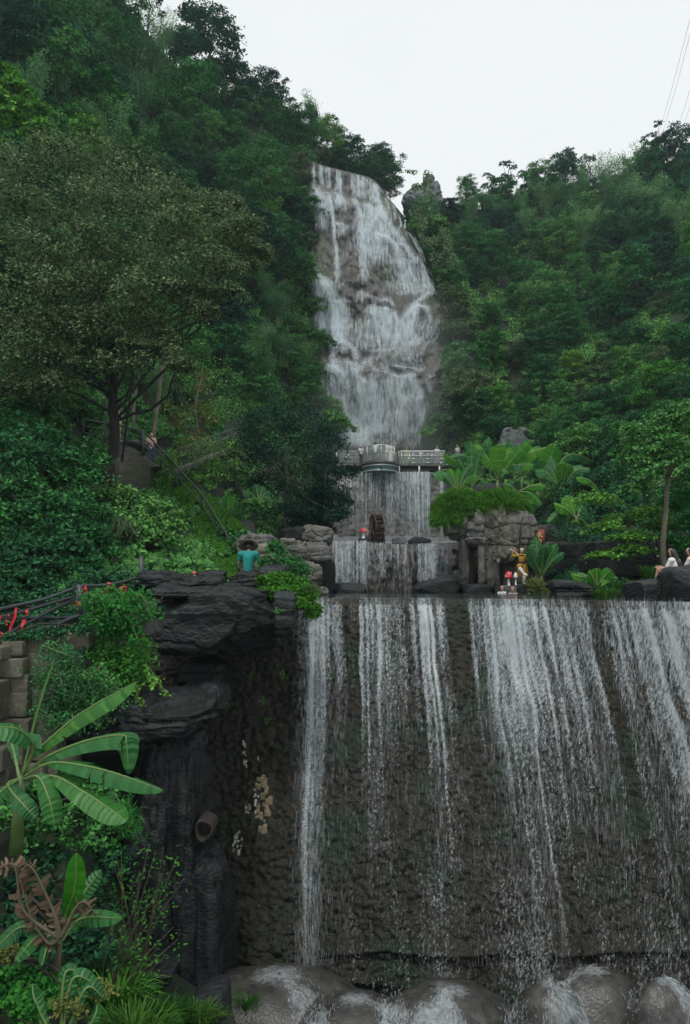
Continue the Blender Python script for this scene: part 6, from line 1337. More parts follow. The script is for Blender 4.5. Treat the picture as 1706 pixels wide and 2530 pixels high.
for px, y0, y1, r in ((197, 1444, 1545, .075), (350, 1374, 1492, .065), (-50, 1490, 1600, .075)): mk('post', MB().tube([at(px, y1, Dr(px)), at(px + .5, (y0 + y1) / 2, Dr(px)), at(px, y0, Dr(px))], [r * 1.05, r, r * .95], 9), M['iron'], t, smooth=True)
RIB = [(210, 1447, 18, 9, 'tied just right of the middle post on the top rail'), (269, 1438, 9, 9, 'knotted small on the top rail between the posts'), (266, 1450, 20, 7, 'hanging between the two upper rails'), (264, 1465, 30, 9, 'longest and brightest, below the second rail'), (253, 1459, 9, 9, 'knotted on the second rail left of the longest one'), (249, 1467, 12, 7, 'hanging short under the knot left of the longest one'),
       (244, 1484, 14, 6, 'partly in the climber leaves, upper piece'), (243, 1497, 22, 8, 'low among the climber leaves'), (300, 1448, 24, 10, 'wide, on the second rail near the right post'), (311, 1447, 8, 8, 'knotted next to the wide one near the right post'), (311, 1456, 9, 6, 'short tail under the knot near the right post'), (194, 1486, 9, 14, 'wrapped slanting round the middle post'),
       (41, 1503, 60, 9, 'long slanting strip, second from the left edge'), (66, 1506, 14, 8, 'knotted third from the left edge'), (60, 1530, 44, 10, 'wide tail hanging third from the left edge'), (22, 1518, 8, 6, 'small knot near the left edge'), (17, 1530, 14, 5, 'thin tail near the left edge'), (2, 1520, 36, 7, 'cut by the left edge of the photo'), (3, 1560, 12, 10, 'lowest bow at the left edge'), (56, 1570, 10, 9, 'lowest tail on the bottom rail')]
for i, (px, py, ln, wd, lb) in enumerate(RIB):
    Dx = Dr(px) - .16; s = np.linspace(0, 1, 9); sl = -.28 * ln if ln > 25 else RR.uniform(-.2, .2) * ln
    L_, R2 = [], []
    for u in s:
        x = px + sl * u + 1.2 * math.sin(u * 7 + i); y = py + ln * u; hw = wd * .5 * (.55 + .35 * abs(math.sin(u * 4 + i)))
        L_.append(at(x - hw, y, Dx + .02 * math.sin(u * 9))); R2.append(at(x + hw, y + 1, Dx - .03 + .03 * math.cos(u * 8)))
    mb = MB().grid(np.stack((np.array(L_), np.array(R2))))
    tag(mk('red_ribbon', mb, M['red'], origin=at(px, py, Dx)), 'red ribbon ' + lb, 'ribbon', 'red ribbons tied to the dark railing')
# retaining wall of the upper path, with the walk on it
top = [(150, 1078), (215, 1086), (290, 1092), (330, 1106), (368, 1136), (402, 1180), (430, 1230)]
pw = np.linspace(150, 430, 110); yt = interp(pw, top); Dw = np.interp(pw, [150, 300, 370, 430], [34, 34.5, 36, 40])
v = np.linspace(0, 1, 70); PX = np.repeat(pw[None], 70, 0); PY = yt[None] + (1300 - yt)[None] * v[:, None]; P = at_np(PX, PY, np.repeat(Dw[None], 70, 0) - 1.2 * v[:, None] ** 1.2)
nz = .12 * fbm(P * np.array((1.5, 1.5, 6)), 4, 8) + .08 * (1 - np.clip(worley(P * np.array((2.2, 2.2, 7)), 4), 0, 1)); P[..., 1] -= nz
bk_ = P[0].copy(); bk_[:, 1] += 2.5; ws = mat('path_wall', (.055, .052, .042), (.15, .14, .115), 2.2, .9, .8, 9, stretch=(1, 1, 4), c3=(.05, .06, .03), s3=.6)
tag(mk('retaining_wall', MB().grid(np.concatenate((bk_[None], P))), ws, origin=at(300, 1220, 33)), 'rough layered grey retaining wall under the path where the woman stands', 'retaining wall')
t = thing('railing', 'dark pipe railing of the upper path running down past the woman in pink', 'railing', at(353, 1125, 35.4))
mid = [(205, 1036, 34), (262, 1046, 34), (300, 1052, 34.3), (354, 1068, 35.2), (400, 1112, 35.4), (446, 1163, 35), (500, 1224, 33), (540, 1288, 31), (575, 1345, 29)]
C_ = bez([at(*p) for p in mid], 40); mk('rail', MB().tube(C_, .05, 6), M['iron'], t, smooth=True)
for off, r in ((16, .035), (33, .04)): mk('rail', MB().tube(bez([at(x, y + off, d) for x, y, d in mid[:5]], 24), r, 6), M['iron'], t, smooth=True)
mk('rail', MB().tube(bez([at(x, y + 26, d) for x, y, d in mid[4:8]], 24), .04, 6), M['iron'], t, smooth=True)
for x, y, d, b in ((206, 1036, 34, 48), (260, 1046, 34, 52), (313, 1056, 34.4, 46), (353, 1064, 35.2, 62), (398, 1110, 35.4, 50), (446, 1163, 35, 40), (500, 1224, 33, 36)): mk('post', MB().tube([at(x, y + b, d), at(x, y - 2, d)], .055 if x != 353 else .09, 7), M['iron'], t, smooth=True)
# metal stair bridge
t = thing('stair_bridge', 'grey metal stair flight with railing climbing right through the trees', 'stairs', at(505, 1200, 47))
A, Bp, Cc = at(434, 1166, 37.5), at(579, 1108, 41), at(600, 1128, 41.5)
st_m = mat('stair_metal', (.10, .105, .095), (.18, .185, .165), 5, .8, .3, 12)
for off in (0, 1.3):
    o = np.array((.0, off, 0)); mk('stringer', MB().bar(A + o, Bp + o, .08, .36), st_m, t); mk('stringer', MB().bar(Bp + o, Cc + o, .08, .3), st_m, t)
    for z in (.55, .95): mk('rail', MB().tube([A + o + (0, 0, z + .2), Bp + o + (0, 0, z + .2)], .03, 5), st_m, t); mk('rail', MB().tube([Bp + o + (0, 0, z + .2), Cc + o + (0, 0, z + .2)], .03, 5), st_m, t)
    for u in np.linspace(0, 1, 15): q = A + (Bp - A) * u + o; mk('baluster', MB().tube([q, q + (0, 0, 1.16)], .022, 4), st_m, t)
for u in np.linspace(.02, .98, 18): q = A + (Bp - A) * u + (0, .65, .1); mk('tread', MB().box(q, (.26, 1.25, .05)), st_m, t)
for u in (.35, .6, .85, 1.0): q = A + (Bp - A) * u + (0, .2, -.1); mk('support', MB().tube([q, q - (0, 0, 2.6)], .07, 6), M['iron'], t)
# slim trunks and a yellowing young tree on the path
for lb, pts, D, r, bm in (('slim straight pale trunk behind the woman in pink', [(378, 1090), (392, 980), (404, 860), (412, 780)], 39, .13, 'bark_pale'), ('thin mossy trunk rising left of the woman in pink', [(330, 1060), (334, 980), (352, 880), (360, 800)], 38, .08, 'bark_pale'), ('thin dark forked stem just right of the leaning trunk', [(302, 1140), (312, 1060), (322, 980), (334, 900)], 33, .06, 'bark_dark'), ('pale thin trunk crossing the sky left of the leaning trunk', [(256, 1060), (268, 960), (300, 860), (330, 760)], 37, .07, 'bark_pale')):
    t = thing('tree', lb, 'tree', at(*pts[0], D)); mk('trunk', MB().tube(bez([at(x, y, D) for x, y in pts], 16), np.linspace(r, r * .6, 16), 7), M[bm], t, smooth=True)
    fo = MB(); 
    for k in range(4): lobe(fo, at(pts[-1][0] + RR.uniform(-60, 60), pts[-1][1] + RR.uniform(-50, 30), D), (1.1, 1, .7), 260, .16, .09)
    mk('crown', fo, M['lf_mid'], t)
t = thing('tree', 'young yellowing tree with a crooked pale stem in front of the stair flight', 'tree', at(476, 1215, 40)); fo = MB(); tr = MB()
tr.tube(bez([at(476, 1215, 40), at(490, 1150, 40), at(492, 1080, 40), at(484, 1000, 40), at(500, 930, 40)], 18), np.linspace(.10, .03, 18), 6)
for x, y, r in ((488, 960, 24), (505, 935, 20), (470, 1010, 26), (510, 1010, 24), (450, 1050, 22), (520, 1040, 22), (470, 1090, 24), (430, 1030, 20), (500, 1070, 20), (450, 1110, 20), (410, 1000, 18)):
    c = at(x, y, 40 + RR.uniform(-.6, .4)); lobe(fo, c, r / F * 40, 120, .15, .10, k=10, tight=.4); limb(tr, at(490, y + 40, 40), c, .02, .008, .1, 4, 4)
mk('crown', fo, M['lf_yellow'], t); mk('trunk', tr, M['bark_pale'], t)
# ------------------------------------------------------------------ small things on the right
t = thing('camera_pole', 'pale grey pole carrying a small box among the trees on the right', 'pole', at(1588, 1060, 58)); mk('pole', MB().tube([at(1590, 1062, 58), at(1584, 994, 58)], .09, 8), M['steel'], t); mk('box', MB().box(at(1592, 1012, 57.9), (.3, .25, .7)), M['steel'], t); mk('arm', MB().bar(at(1582, 1000, 58), at(1596, 1000, 58), .08, .08), M['steel'], t)
t = thing('pergola', 'weathered wooden beam frame half hidden in the right hillside scrub', 'pergola', at(1484, 1056, 58)); 
for dy in (0, .7): mk('beam', MB().bar(at(1436, 1016, 58 + dy), at(1486, 1008, 58 + dy), .12, .22), M['wood_grey'], t); mk('post', MB().bar(at(1483, 1012, 58 + dy), at(1483, 1062, 58 + dy), .12, .12, up=(0, 1, 0)), M['wood_grey'], t)
for k in range(4): q = at(1440 + 14 * k, 1008 - 2 * k, 58); mk('crossbar', MB().bar(q - (0, .2, 0), q + (0, 1, 0), .08, .08), M['wood_grey'], t)
t = thing('railing', 'thin walkway railing climbing right with white notices on it', 'railing', at(1450, 1118, 52))
for o in (0, 12): mk('rail', MB().tube(bez([at(1380, 1118 + o, 52), at(1450, 1106 + o, 52), at(1500, 1096 + o, 52), at(1560, 1082 + o, 52)], 14), .035, 5), M['wood_grey'], t)
for px, py in ((1385, 1118), (1420, 1112), (1462, 1104), (1500, 1097), (1545, 1086)): mk('post', MB().bar(at(px, py - 3, 52), at(px, py + 30, 52), .08, .08, up=(0, 1, 0)), M['wood_grey'], t)
for lb, px, py in (('white notice board hung on the walkway railing right of the grey green shrub', 1450, 1103), ('second white notice board further up the walkway railing', 1493, 1093)):
    tag(mk('notice_board', MB().box(at(px, py, 51.8), (.36, .04, .26)), M['white'], origin=at(px, py + 5, 51.8)), lb, 'notice', 'white notices on the walkway railing')
c = at(1396, 1112, 51); tag(mk('orange_cap', MB().grid(np.array([[c + np.array((r * math.cos(a), r * math.sin(a), z)) for a in np.linspace(0, 2 * pi, 13)] for r, z in ((.30, 0), (.30, .06), (.22, .16), (.1, .22), (.005, .23))])), mat('orange', (.5, .10, .02), None, 5), origin=c), 'small orange dome showing above the scrub beside the grey green shrub', 'ornament')
c = at(1710, 866, 50); t = thing('round_frame', 'pale green round metal frame with spokes cut by the right edge', 'frame', c - np.array((0, 0, .45))); gm = mat('pale_green', (.16, .34, .30), None, 5, .5)
mk('ring', MB().tube([c + np.array((.42 * math.cos(a), 0, .42 * math.sin(a))) for a in np.linspace(0, 2 * pi, 25)], .03, 6), gm, t, smooth=True)
for a in (2.9, 3.4): mk('spoke', MB().tube([c, c + np.array((.42 * math.cos(a), 0, .42 * math.sin(a)))], .02, 5), gm, t)
mk('post', MB().tube([c - (0, 0, .42), c - (0, 0, 2.5)], .04, 6), gm, t)
wire_m = mat('wire', (.30, .31, .33), None, 5, .6)
for lb, a, b in (('leftmost of the faint overhead wires above the right ridge', (1615, 372), (1740, -90)), ('second faint overhead wire from the left above the right ridge', (1624, 372), (1745, -70)), ('third faint overhead wire from the left above the right ridge', (1656, 372), (1770, -10)), ('fourth faint overhead wire from the left above the right ridge', (1667, 372), (1780, 10)), ('rightmost of the faint overhead wires above the right ridge', (1676, 376), (1790, 40))):
    C_ = bez([at(*a, 125), (at(*a, 125) + at(*b, 75)) / 2 - np.array((0, 0, .8)), at(*b, 75)], 12); tag(mk('overhead_wire', MB().tube(C_, .022, 4), wire_m, origin=C_[0]), lb, 'wire', 'overhead wires')
# pale bare log lying on the right slope
p = [at(1573, 752, 80), at(1580, 765, 80), at(1588, 780, 79.5)]; tag(mk('dead_trunk', MB().tube(p, [.10, .13, .12], 6), M['bark_pale'], origin=p[-1]), 'pale bare dead trunk leaning on the right hillside', 'dead trunk')

# ------------------------------------------------------------------ people
def capsule(mb, a, b, ra, rb, n=10):
    a = np.asarray(a, float); b = np.asarray(b, float); d = b - a; L = np.linalg.norm(d); d = d / (L + 1e-9)
    ts = [-1, -.8, -.4, 0]; pts, rad = [], []
    for s in (-1, -.85, -.5): pts.append(a + d * ra * s); rad.append(ra * math.sqrt(max(1 - s * s, .0004)))
    pts.append(a); rad.append(ra); pts.append(b); rad.append(rb)
    for s in (.5, .85, 1): pts.append(b + d * rb * s); rad.append(rb * math.sqrt(max(1 - s * s, .0004)))
    mb.tube(np.array(pts), np.array(rad), n)
def remesh(mb, name, mat_, parent, voxel=.018, sm=5, extra=None):
    o = mk('tmp', mb, mat_); md = o.modifiers.new('r', 'REMESH'); md.mode = 'VOXEL'; md.voxel_size = voxel; md.use_smooth_shade = True
    s = o.modifiers.new('s', 'SMOOTH'); s.factor = .5; s.iterations = sm
    dg = bpy.context.evaluated_depsgraph_get(); me = bpy.data.meshes.new_from_object(o.evaluated_get(dg)); V = np.zeros(len(me.vertices) * 3, np.float32); me.vertices.foreach_get('co', V)
    fs = {}
    for p in me.polygons: fs.setdefault(len(p.vertices), []).append(tuple(p.vertices))
    bpy.data.meshes.remove(me); om = o.data; bpy.data.objects.remove(o); bpy.data.meshes.remove(om)
    m2 = MB().add(V.reshape(-1, 3), [np.array(f) for f in fs.values()])
    if extra is not None: EV, EF, _ = extra.data(); m2.add(EV, EF)
    return mk(name, m2, mat_, parent, smooth=True)
SKIN = mat('skin', (.42, .24, .17), (.48, .29, .21), 8, .55); HAIR = mat('hair', (.008, .007, .007), (.018, .015, .013), 20, .5)
CL = {}
def cloth(c):
    if c not in CL: CL[c] = mat('cloth_%d' % len(CL), c, tuple(v * .8 for v in c), 9, .85)
    return CL[c]
BASE = dict(pel=(0, 0, .93), wst=(0, .01, 1.08), chs=(0, 0, 1.27), nck=(0, 0, 1.45), hd=(0, -.015, 1.60), shL=(-.18, 0, 1.39), shR=(.18, 0, 1.39), elL=(-.24, .02, 1.11), elR=(.24, .02, 1.11), wrL=(-.25, -.07, .87), wrR=(.25, -.07, .87),
            hpL=(-.09, 0, .90), hpR=(.09, 0, .90), knL=(-.10, -.02, .49), knR=(.10, -.02, .49), anL=(-.10, .02, .08), anR=(.10, .02, .08), toL=(-.11, -.15, .035), toR=(.11, -.15, .035))
def person(label, base, D, yaw, pose=None, h=1.68, top=(.6, .6, .6), legs=(.05, .05, .06), shoes=(.05, .05, .05), hair='short', sleeves=True, skirt=None, hat=None, cat='person', name='person', skin=None, group=None, voxel=.02, shorts=False, robe=False):
    J = {k: np.array(v, float) for k, v in {**BASE, **(pose or {})}.items()}; s = h / 1.70
    ca, sa = math.cos(yaw), math.sin(yaw); Rm = np.array(((ca, -sa, 0), (sa, ca, 0), (0, 0, 1))); base = np.asarray(base, float)
    J = {k: Rm @ (v * s) + base for k, v in J.items()}; skin = skin or SKIN
    t = thing(name, label, cat, base, group); r = lambda v: v * s
    b = MB(); cap = lambda mb, p, q, ra, rb: capsule(mb, J[p] if isinstance(p, str) else p, J[q] if isinstance(q, str) else q, r(ra), r(rb))
    fw = Rm @ np.array((0, -1, 0)); up = unit(J['hd'] - J['nck']); sd = np.cross(fw, up)
    for a_, c_, x, y in (('hpL', 'hpR', .105, .105), ('pel', 'wst', .125, .12), ('wst', 'chs', .12, .135), ('shL', 'shR', .062, .062), ('chs', 'nck', .10, .055), ('nck', 'hd', .052, .05)): cap(b, a_, c_, x, y)
    cap(b, J['hd'] - up * r(.045) + fw * r(.012), J['hd'] + up * r(.045), .072, .088); cap(b, J['hd'] - up * r(.015) + fw * r(.085), J['hd'] - up * r(.035) + fw * r(.098), .012, .016)
    for q in (-1, 1): cap(b, J['hd'] + sd * q * r(.085) - up * r(.03), J['hd'] + sd * q * r(.09) + up * r(.02), .013, .016)
    ex = MB()
    for S_ in 'LR':
        cap(b, 'sh' + S_, 'el' + S_, .052, .042); cap(b, 'el' + S_, 'wr' + S_, .041, .028); cap(b, 'hp' + S_, 'kn' + S_, .088, .058); cap(b, 'kn' + S_, 'an' + S_, .058, .038); cap(b, 'an' + S_, 'to' + S_, .042, .035)
        w = J['wr' + S_]; d = unit(w - J['el' + S_]); l = unit(np.cross(d, up + fw * .3)); nn = np.cross(d, l); cap(b, w, w + d * r(.08), .030, .034)
        for k in range(4):
            f0 = w + d * r(.085) + l * r(.022 * (k - 1.5)); fl_ = r((.066, .075, .07, .055)[k]); f1 = f0 + d * fl_ * .6; f2 = f1 + unit(d + nn * .8) * fl_ * .5; ex.tube([f0, f1, f2], [r(.0095), r(.009), r(.007)], 6)
        th0 = w + d * r(.03) + l * r(.03); ex.tube([th0, th0 + unit(d + l) * r(.04), th0 + unit(d * 1.3 + l * .5) * r(.068)], [r(.011), r(.010), r(.008)], 6)
    body = remesh(b, 'body', skin, t, voxel * s, 4, ex)
    for q in (-1, 1):
        V, Fc = CS.setdefault(6, cubesphere(6)); mk('eye', MB().add(unit(V) * r(.012) + J['hd'] + fw * r(.079) + sd * q * r(.032) + up * r(.008), Fc), HAIR, body, smooth=True)
    mk('mouth', MB().tube([J['hd'] + fw * r(.083) + sd * r(q) - up * r(.062) for q in (-.022, 0, .022)], r(.006), 5), mat_lip, body)
    # clothes
    c = MB()
    for a_, c_, x, y in (('pel', 'wst', .145, .138), ('wst', 'chs', .14, .155), ('shL', 'shR', .085, .085), ('chs', J['nck'] - up * r(.03), .125, .075)): cap(c, a_, c_, x, y)
    for S_ in 'LR':
        e = J['el' + S_] if sleeves == 'long' else J['sh' + S_] * .35 + J['el' + S_] * .65; cap(c, 'sh' + S_, e, .072, .062)
        if sleeves == 'long': cap(c, 'el' + S_, J['el' + S_] * .15 + J['wr' + S_] * .85, .06, .05)
        if robe: cap(c, 'hp' + S_, J['hp' + S_] * .15 + J['kn' + S_] * .85, .12, .115)
    remesh(c, 'robe' if robe else 'shirt', cloth(top), t, voxel * s, 6)
    if skirt:
        c = MB(); cap(c, 'wst', 'pel', .14, .16)
        for S_ in 'LR': cap(c, 'hp' + S_, J['an' + S_] * .75 + J['kn' + S_] * .25, .13, .16)
        remesh(c, 'skirt', cloth(skirt), t, .028 * s, 8)
    elif legs:
        c = MB(); cap(c, 'hpL', 'hpR', .125, .125)
        for S_ in 'LR':
            cap(c, 'hp' + S_, 'kn' + S_, .108, .076)
            if not shorts: cap(c, 'kn' + S_, J['an' + S_] * .9 + J['kn' + S_] * .1, .076, .062)
        remesh(c, 'trousers', cloth(legs), t, voxel * s, 4)
    if shoes:
        for S_ in 'LR': c = MB(); cap(c, 'an' + S_, 'to' + S_, .055, .045); mk('shoe', c, cloth(shoes), t, smooth=True)
    if hair:
        c = MB(); cap(c, J['hd'] + up * r(.035) - fw * r(.018), J['hd'] - up * r(.01) - fw * r(.03), .094, .088)
        if hair == 'long': cap(c, J['hd'] - fw * r(.045), J['chs'] - fw * r(.12) + up * r(.06), .09, .075); cap(c, J['chs'] - fw * r(.13) + up * r(.05), J['wst'] - fw * r(.13), .085, .05)
        if hair == 'bun': cap(c, J['hd'] - fw * r(.10) + up * r(.05), J['hd'] - fw * r(.11) + up * r(.055), .045, .045)
        remesh(c, 'hair', HAIR, t, .016 * s, 4)
    if hat: hat(t, J, up, fw, sd, r)
    return t, J
mat_lip = mat('lips', (.30, .10, .09), None, 5)
def straw_hat(t, J, up, fw, sd, r):
    c = J['hd'] + up * r(.06); U = unit(up + np.array((0, .22, 0)) * 1); a1 = unit(np.cross(U, (1, .1, 0))); a2 = np.cross(U, a1)
    prof = [(.26, -.035), (.255, -.045), (.17, -.01), (.115, .0), (.112, .05), (.10, .09), (.06, .105), (.004, .108)]
    hm = mat('straw', (.10, .075, .05), (.19, .15, .10), 22, .9, .5, 60)
    mk('hat', MB().grid(np.array([[c + (a1 * math.cos(q) + a2 * math.sin(q)) * rr + U * (z + (.02 * math.cos(2 * q) if rr > .2 else 0)) for q in np.linspace(0, 2 * pi, 29)] for rr, z in prof])), hm, t, smooth=True)
def capv(t, J, up, fw, sd, r):
    mb = MB(); capsule(mb, J['hd'] + up * r(.055), J['hd'] + up * r(.06), r(.098), r(.098)); mb.add([J['hd'] + up * r(.07) + sd * r(x) + fw * r(y) for x, y in ((-.07, .06), (.07, .06), (.05, .17), (-.05, .17))], np.array([(0, 1, 2, 3)])); mk('cap', mb, cloth((.05, .07, .10)), t, smooth=True)
SIT = dict(knL=(-.13, -.42, .86), knR=(.13, -.42, .86), anL=(-.13, -.46, .44), anR=(.13, -.46, .44), toL=(-.14, -.62, .40), toR=(.14, -.62, .40))
# man in turquoise, seen from behind, sitting
sc = 1.72 / 1.70
p0 = at(614, 1412, 19.7); p0 = p0 - np.array((0, 0, .90 * sc))
person('person in turquoise shirt and wide straw hat sitting with back turned on black rocks', p0, 19.7, pi, {**SIT, 'hd': (.01, -.07, 1.555), 'nck': (0, -.02, 1.42), 'elL': (-.27, -.08, 1.12), 'wrL': (-.18, -.30, 1.02), 'elR': (.26, -.10, 1.12), 'wrR': (.16, -.32, 1.0), 'shL': (-.2, 0, 1.36), 'shR': (.2, 0, 1.36)}, 1.72, (.012, .24, .22), (.04, .045, .05), hair='short', hat=straw_hat)
rock('black seat stone hidden behind the tilted stone', 585, 650, 1408, 1450, 20, .8, 151, n=16, cuts=6)
# woman in pink on the stairs
D = 36.6; CLASP = dict(elL=(-.25, -.02, 1.15), wrL=(-.06, -.20, 1.15), elR=(.25, -.02, 1.15), wrR=(.07, -.21, 1.13))
person('person in a pale pink top and blue jeans standing by the railing with clasped hands', at(373, 1150, D), D, .25, CLASP, 1.62, (.62, .42, .38), (.035, .07, .14), hair='bun')
tag(mk('landing', MB().box(at(372, 1154, D) + (0, .6, -.03), (1.4, 2.2, .1)), M['concrete']), kind='structure')
person('person in dark cap and white and black top half hidden behind the leaning trunk', at(292, 1092, 36.5), D, -.4, dict(elR=(.26, -.06, 1.15), wrR=(.30, -.28, 1.14)), 1.7, (.45, .48, .52), None, hat=capv, shorts=True, shoes=(.4, .4, .4))
tag(mk('landing', MB().box(at(285, 1095, 36.5) + (0, .5, -.05), (3.0, 2.4, .1)), M['concrete']), kind='structure')
# visitors on the platform
G_ = 'visitors on the glass platform'
pos = lambda px, dy: np.array((X_(px) * (DP + dy) / DP, DP + dy, zf + .004))
UPR = dict(elL=(-.34, -.1, 1.52), wrL=(-.30, -.16, 1.78)); LEAN = dict(elL=(-.26, -.12, 1.15), wrL=(-.20, -.32, 1.2), elR=(.26, -.12, 1.15), wrR=(.20, -.32, 1.2))
for lb, px, dy, yaw, pose, hh, top_, leg_, hr, sk in [('person in a white shirt and dark trousers standing in the left half of the bay', 928, -.4, pi, LEAN, 1.80, (.78, .78, .76), (.05, .05, .055), 'short', None), ('person in white raising one arm with a phone for a picture in the bay', 957, -.6, .3, UPR, 1.74, (.74, .72, .70), (.45, .44, .42), 'short', None), ('person in a long pale dress leaning close to the one with the raised arm', 967, -.7, -.2, {}, 1.66, (.76, .66, .63), None, 'bun', (.78, .76, .74)),
        ('person in a black shirt turning away at the right end of the bay', 984, .2, 2.2, LEAN, 1.72, (.02, .02, .025), (.05, .05, .06), 'short', None), ('person in yellow carrying a yellow bag right of the bay', 1005, .8, .6, {}, 1.55, (.62, .52, .12), (.25, .26, .26), 'bun', None), ('person in a pale shirt and grey skirt near the right end of the platform', 1081, .7, .3, {}, 1.66, (.55, .60, .58), None, 'short', (.12, .14, .17)), ('person in a white top and dark trousers at the left corner of the bay', 893, -.3, .4, LEAN, 1.5, (.76, .74, .74), (.05, .05, .07), 'long', None),
        ('small child in peach between the bay couple and the black shirt', 975, -.9, 0, {}, 1.0, (.66, .45, .38), (.3, .25, .22), 'short', None)]:
    t, J = person(lb, pos(px, dy), 62, yaw, pose, hh, top_, leg_, hair=hr, skirt=sk, group=G_, voxel=.03)
    if 'yellow' in lb: mk('bag', MB().add(*rockmesh(J['wrR'] - np.array((0, .05, .2)), (.3, .16, .36), 160, n=8, box=3, cuts=2)), cloth((.62, .52, .12)), t, smooth=True)
person('person in a light grey shirt standing beyond the right end of the platform', at(1131, 1149, 60.5), 60, -.9, {}, 1.66, (.5, .53, .52), (.1, .11, .12), hair=None, voxel=.03)
tag(mk('landing', MB().box(at(1130, 1151, 60.8) + (0, .5, -.05), (2.4, 2.2, .1)), M['concrete']), kind='structure')
# two bathers in the pool and the woman on the right rock
for lb, px, yaw, pose in (('bather with dark hair stretching one arm up to the right at the pool lip', 1242, -.9, dict(elR=(.34, -.16, 1.36), wrR=(.52, -.30, 1.52), elL=(-.2, -.2, 1.2), wrL=(-.05, -.4, 1.3))), ('bather lower in the water with one arm held out to the right', 1268, -.5, dict(elR=(.40, -.10, 1.34), wrR=(.64, -.14, 1.42), elL=(-.24, -.1, 1.1), wrL=(-.1, -.3, 1.1)))):
    b0 = at(px, 1466, 31); person(lb, (b0[0], b0[1], LIPZ - 1.36 if px < 1260 else LIPZ - 1.42), 31, yaw, pose, 1.65, (.60, .62, .64), (.04, .04, .05), hair='short', group='bathers in the pool')
seat = dict(knL=(-.10, -.40, 1.18), knR=(.10, -.40, 1.16), anL=(-.10, -.46, .76), anR=(.10, -.52, .76), toL=(-.10, -.62, .72), toR=(.10, -.68, .72), elL=(-.24, -.14, 1.14), wrL=(-.10, -.40, 1.22), elR=(.22, -.14, 1.14), wrR=(.08, -.42, 1.2), hd=(0, -.05, 1.6))
b0 = at(1668, 1432, 19.2) - np.array((0, 0, .82)); person('person with long black hair and white blouse sitting on the rock with knees drawn up', b0, 19, -2.45, seat, 1.6, (.76, .76, .74), None, shoes=(.5, .03, .04), hair='long')
b0 = at(1712, 1430, 19.8) - np.array((0, 0, .82)); person('person in a cream top cut off by the right edge beside the long haired one', b0, 19, -2.3, seat, 1.62, (.68, .62, .52), (.2, .2, .2), hair='short')
rock('dark rock the two seated people sit on, behind the large black rock', 1640, 1800, 1448, 1530, 19.6, 1.6, 152, n=24, cuts=7)
# statue in a yellow robe, standing on one leg with a pole across the shoulders
D = 32.0; b0 = at(1291, 1446, D); sk_ = mat('painted_skin', (.50, .36, .26), None, 6, .5)
ST = dict(knL=(-.17, -.30, .86), anL=(.06, -.34, .52), toL=(.16, -.44, .47), knR=(.08, -.03, .49), anR=(.08, .02, .09), elL=(-.42, .02, 1.38), wrL=(-.36, -.03, 1.62), elR=(.34, -.10, 1.16), wrR=(.42, -.05, 1.36), hd=(.02, -.02, 1.60))
t, J = person('statue in a golden yellow robe standing on one leg with a pole over the shoulders', b0, D, -.15, ST, 1.55, (.42, .24, .03), None, shoes=None, hair=None, name='statue', cat='statue', skin=sk_, sleeves='long', robe=True)
for S_ in 'LR':
    c = MB(); capsule(c, J['kn' + S_] * .75 + J['an' + S_] * .25, J['an' + S_], .085, .062); capsule(c, J['an' + S_], J['to' + S_], .062, .052); mk('boot', c, M['white'], t, smooth=True)
c = MB(); capsule(c, J['hd'] + np.array((0, .01, .05)), J['hd'] + np.array((0, .02, .055)), .095, .09); mk('headscarf', c, cloth((.60, .46, .32)), t, smooth=True)
c = MB(); th = np.linspace(0, 2 * pi, 17); mk('belt', c.grid(np.array([[J['wst'] + np.array((.165 * math.cos(a), .15 * math.sin(a), z)) for a in th] for z in (-.05, -.02, .02, .03)])), cloth((.05, .025, .02)), t, smooth=True)
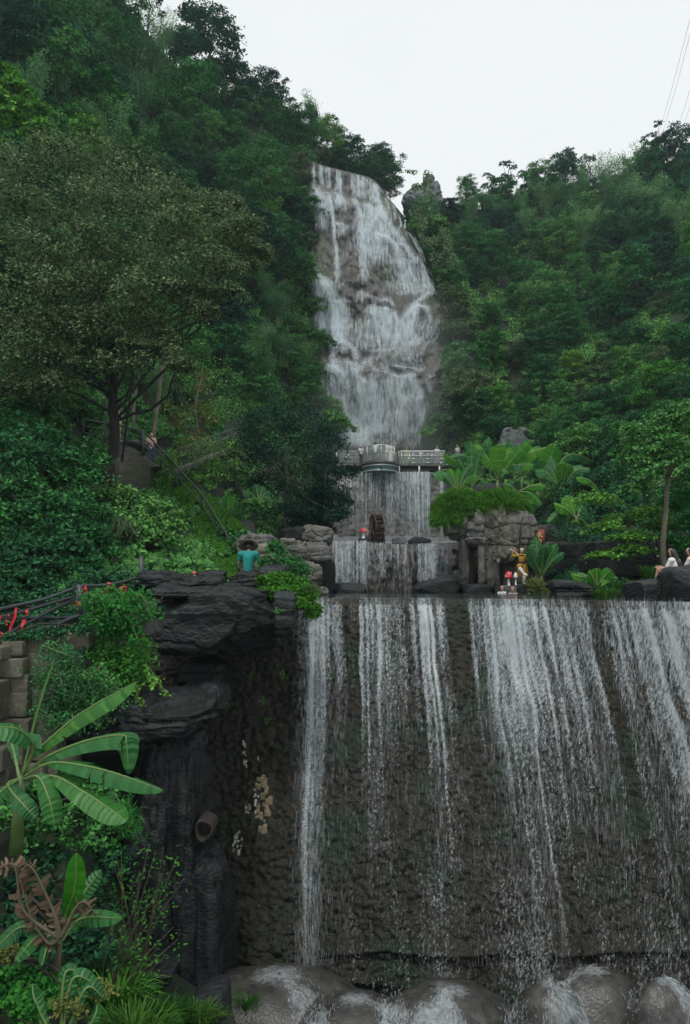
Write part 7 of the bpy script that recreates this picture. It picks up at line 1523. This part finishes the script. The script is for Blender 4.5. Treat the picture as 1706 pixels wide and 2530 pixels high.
mk('neckerchief', MB().tube([J['nck'] + np.array((.09 * math.cos(a), .09 * math.sin(a) - .02, -.03 + .02 * math.sin(a))) for a in th], .03, 6), cloth((.05, .025, .02)), t, smooth=True)
sk2 = MB()   # split robe skirt hanging from the belt
for k in range(2):
    th = np.linspace(pi * (1.0 if k == 0 else 1.72), pi * (1.42 if k == 0 else 2.35), 9); sk2.grid(np.array([[J['wst'] + np.array((rr * math.cos(a) + (.04 if k else 0), rr * math.sin(a) * .8, z)) + .02 * math.sin(a * 9) for a in th] for rr, z in ((.16, -.04), (.19, -.2), (.22, -.42), (.23, -.62))]))
mk('robe_skirt', sk2, cloth((.42, .24, .03)), t, smooth=True)
tag(mk('pole', MB().tube([at(1260, 1356, D + .12), at(1291, 1376, D + .10), at(1321, 1394, D + .08)], .03, 7), cloth((.62, .48, .26)), origin=J['wrL']), 'long pale wooden pole held across the shoulders of the yellow robed statue', 'pole')
# ------------------------------------------------------------------ air
hz = MB().box((0, 85, 48), (330, 212, 122))
hm = bpy.data.materials.new('haze'); hm.use_nodes = True; hn = hm.node_tree.nodes; hn.remove(hn['Principled BSDF'])
pv = hn.new('ShaderNodeVolumePrincipled'); pv.inputs['Color'].default_value = (.72, .92, .98, 1); pv.inputs['Density'].default_value = .00036
hm.node_tree.links.new(pv.outputs[0], hn['Material Output'].inputs['Volume'])
tag(mk('haze', hz, hm), kind='stuff')
# spray hanging at the foot and right side of the tall fall
for c_, r_, dn_ in ((at(930, 1060, 65), (8.5, 3.0, 5.0), .022), (at(1060, 930, 68), (4.5, 2.5, 9.0), .012)):
    V, Fc = CS.setdefault(12, cubesphere(12)); mm_ = bpy.data.materials.new('mist'); mm_.use_nodes = True; q_ = mm_.node_tree.nodes; q_.remove(q_['Principled BSDF'])
    v_ = q_.new('ShaderNodeVolumePrincipled'); v_.inputs['Color'].default_value = (.85, .93, .96, 1); v_.inputs['Density'].default_value = dn_
    mm_.node_tree.links.new(v_.outputs[0], q_['Material Output'].inputs['Volume'])
    tag(mk('mist', MB().add(unit(V) * np.array(r_) + c_, Fc), mm_), kind='stuff')
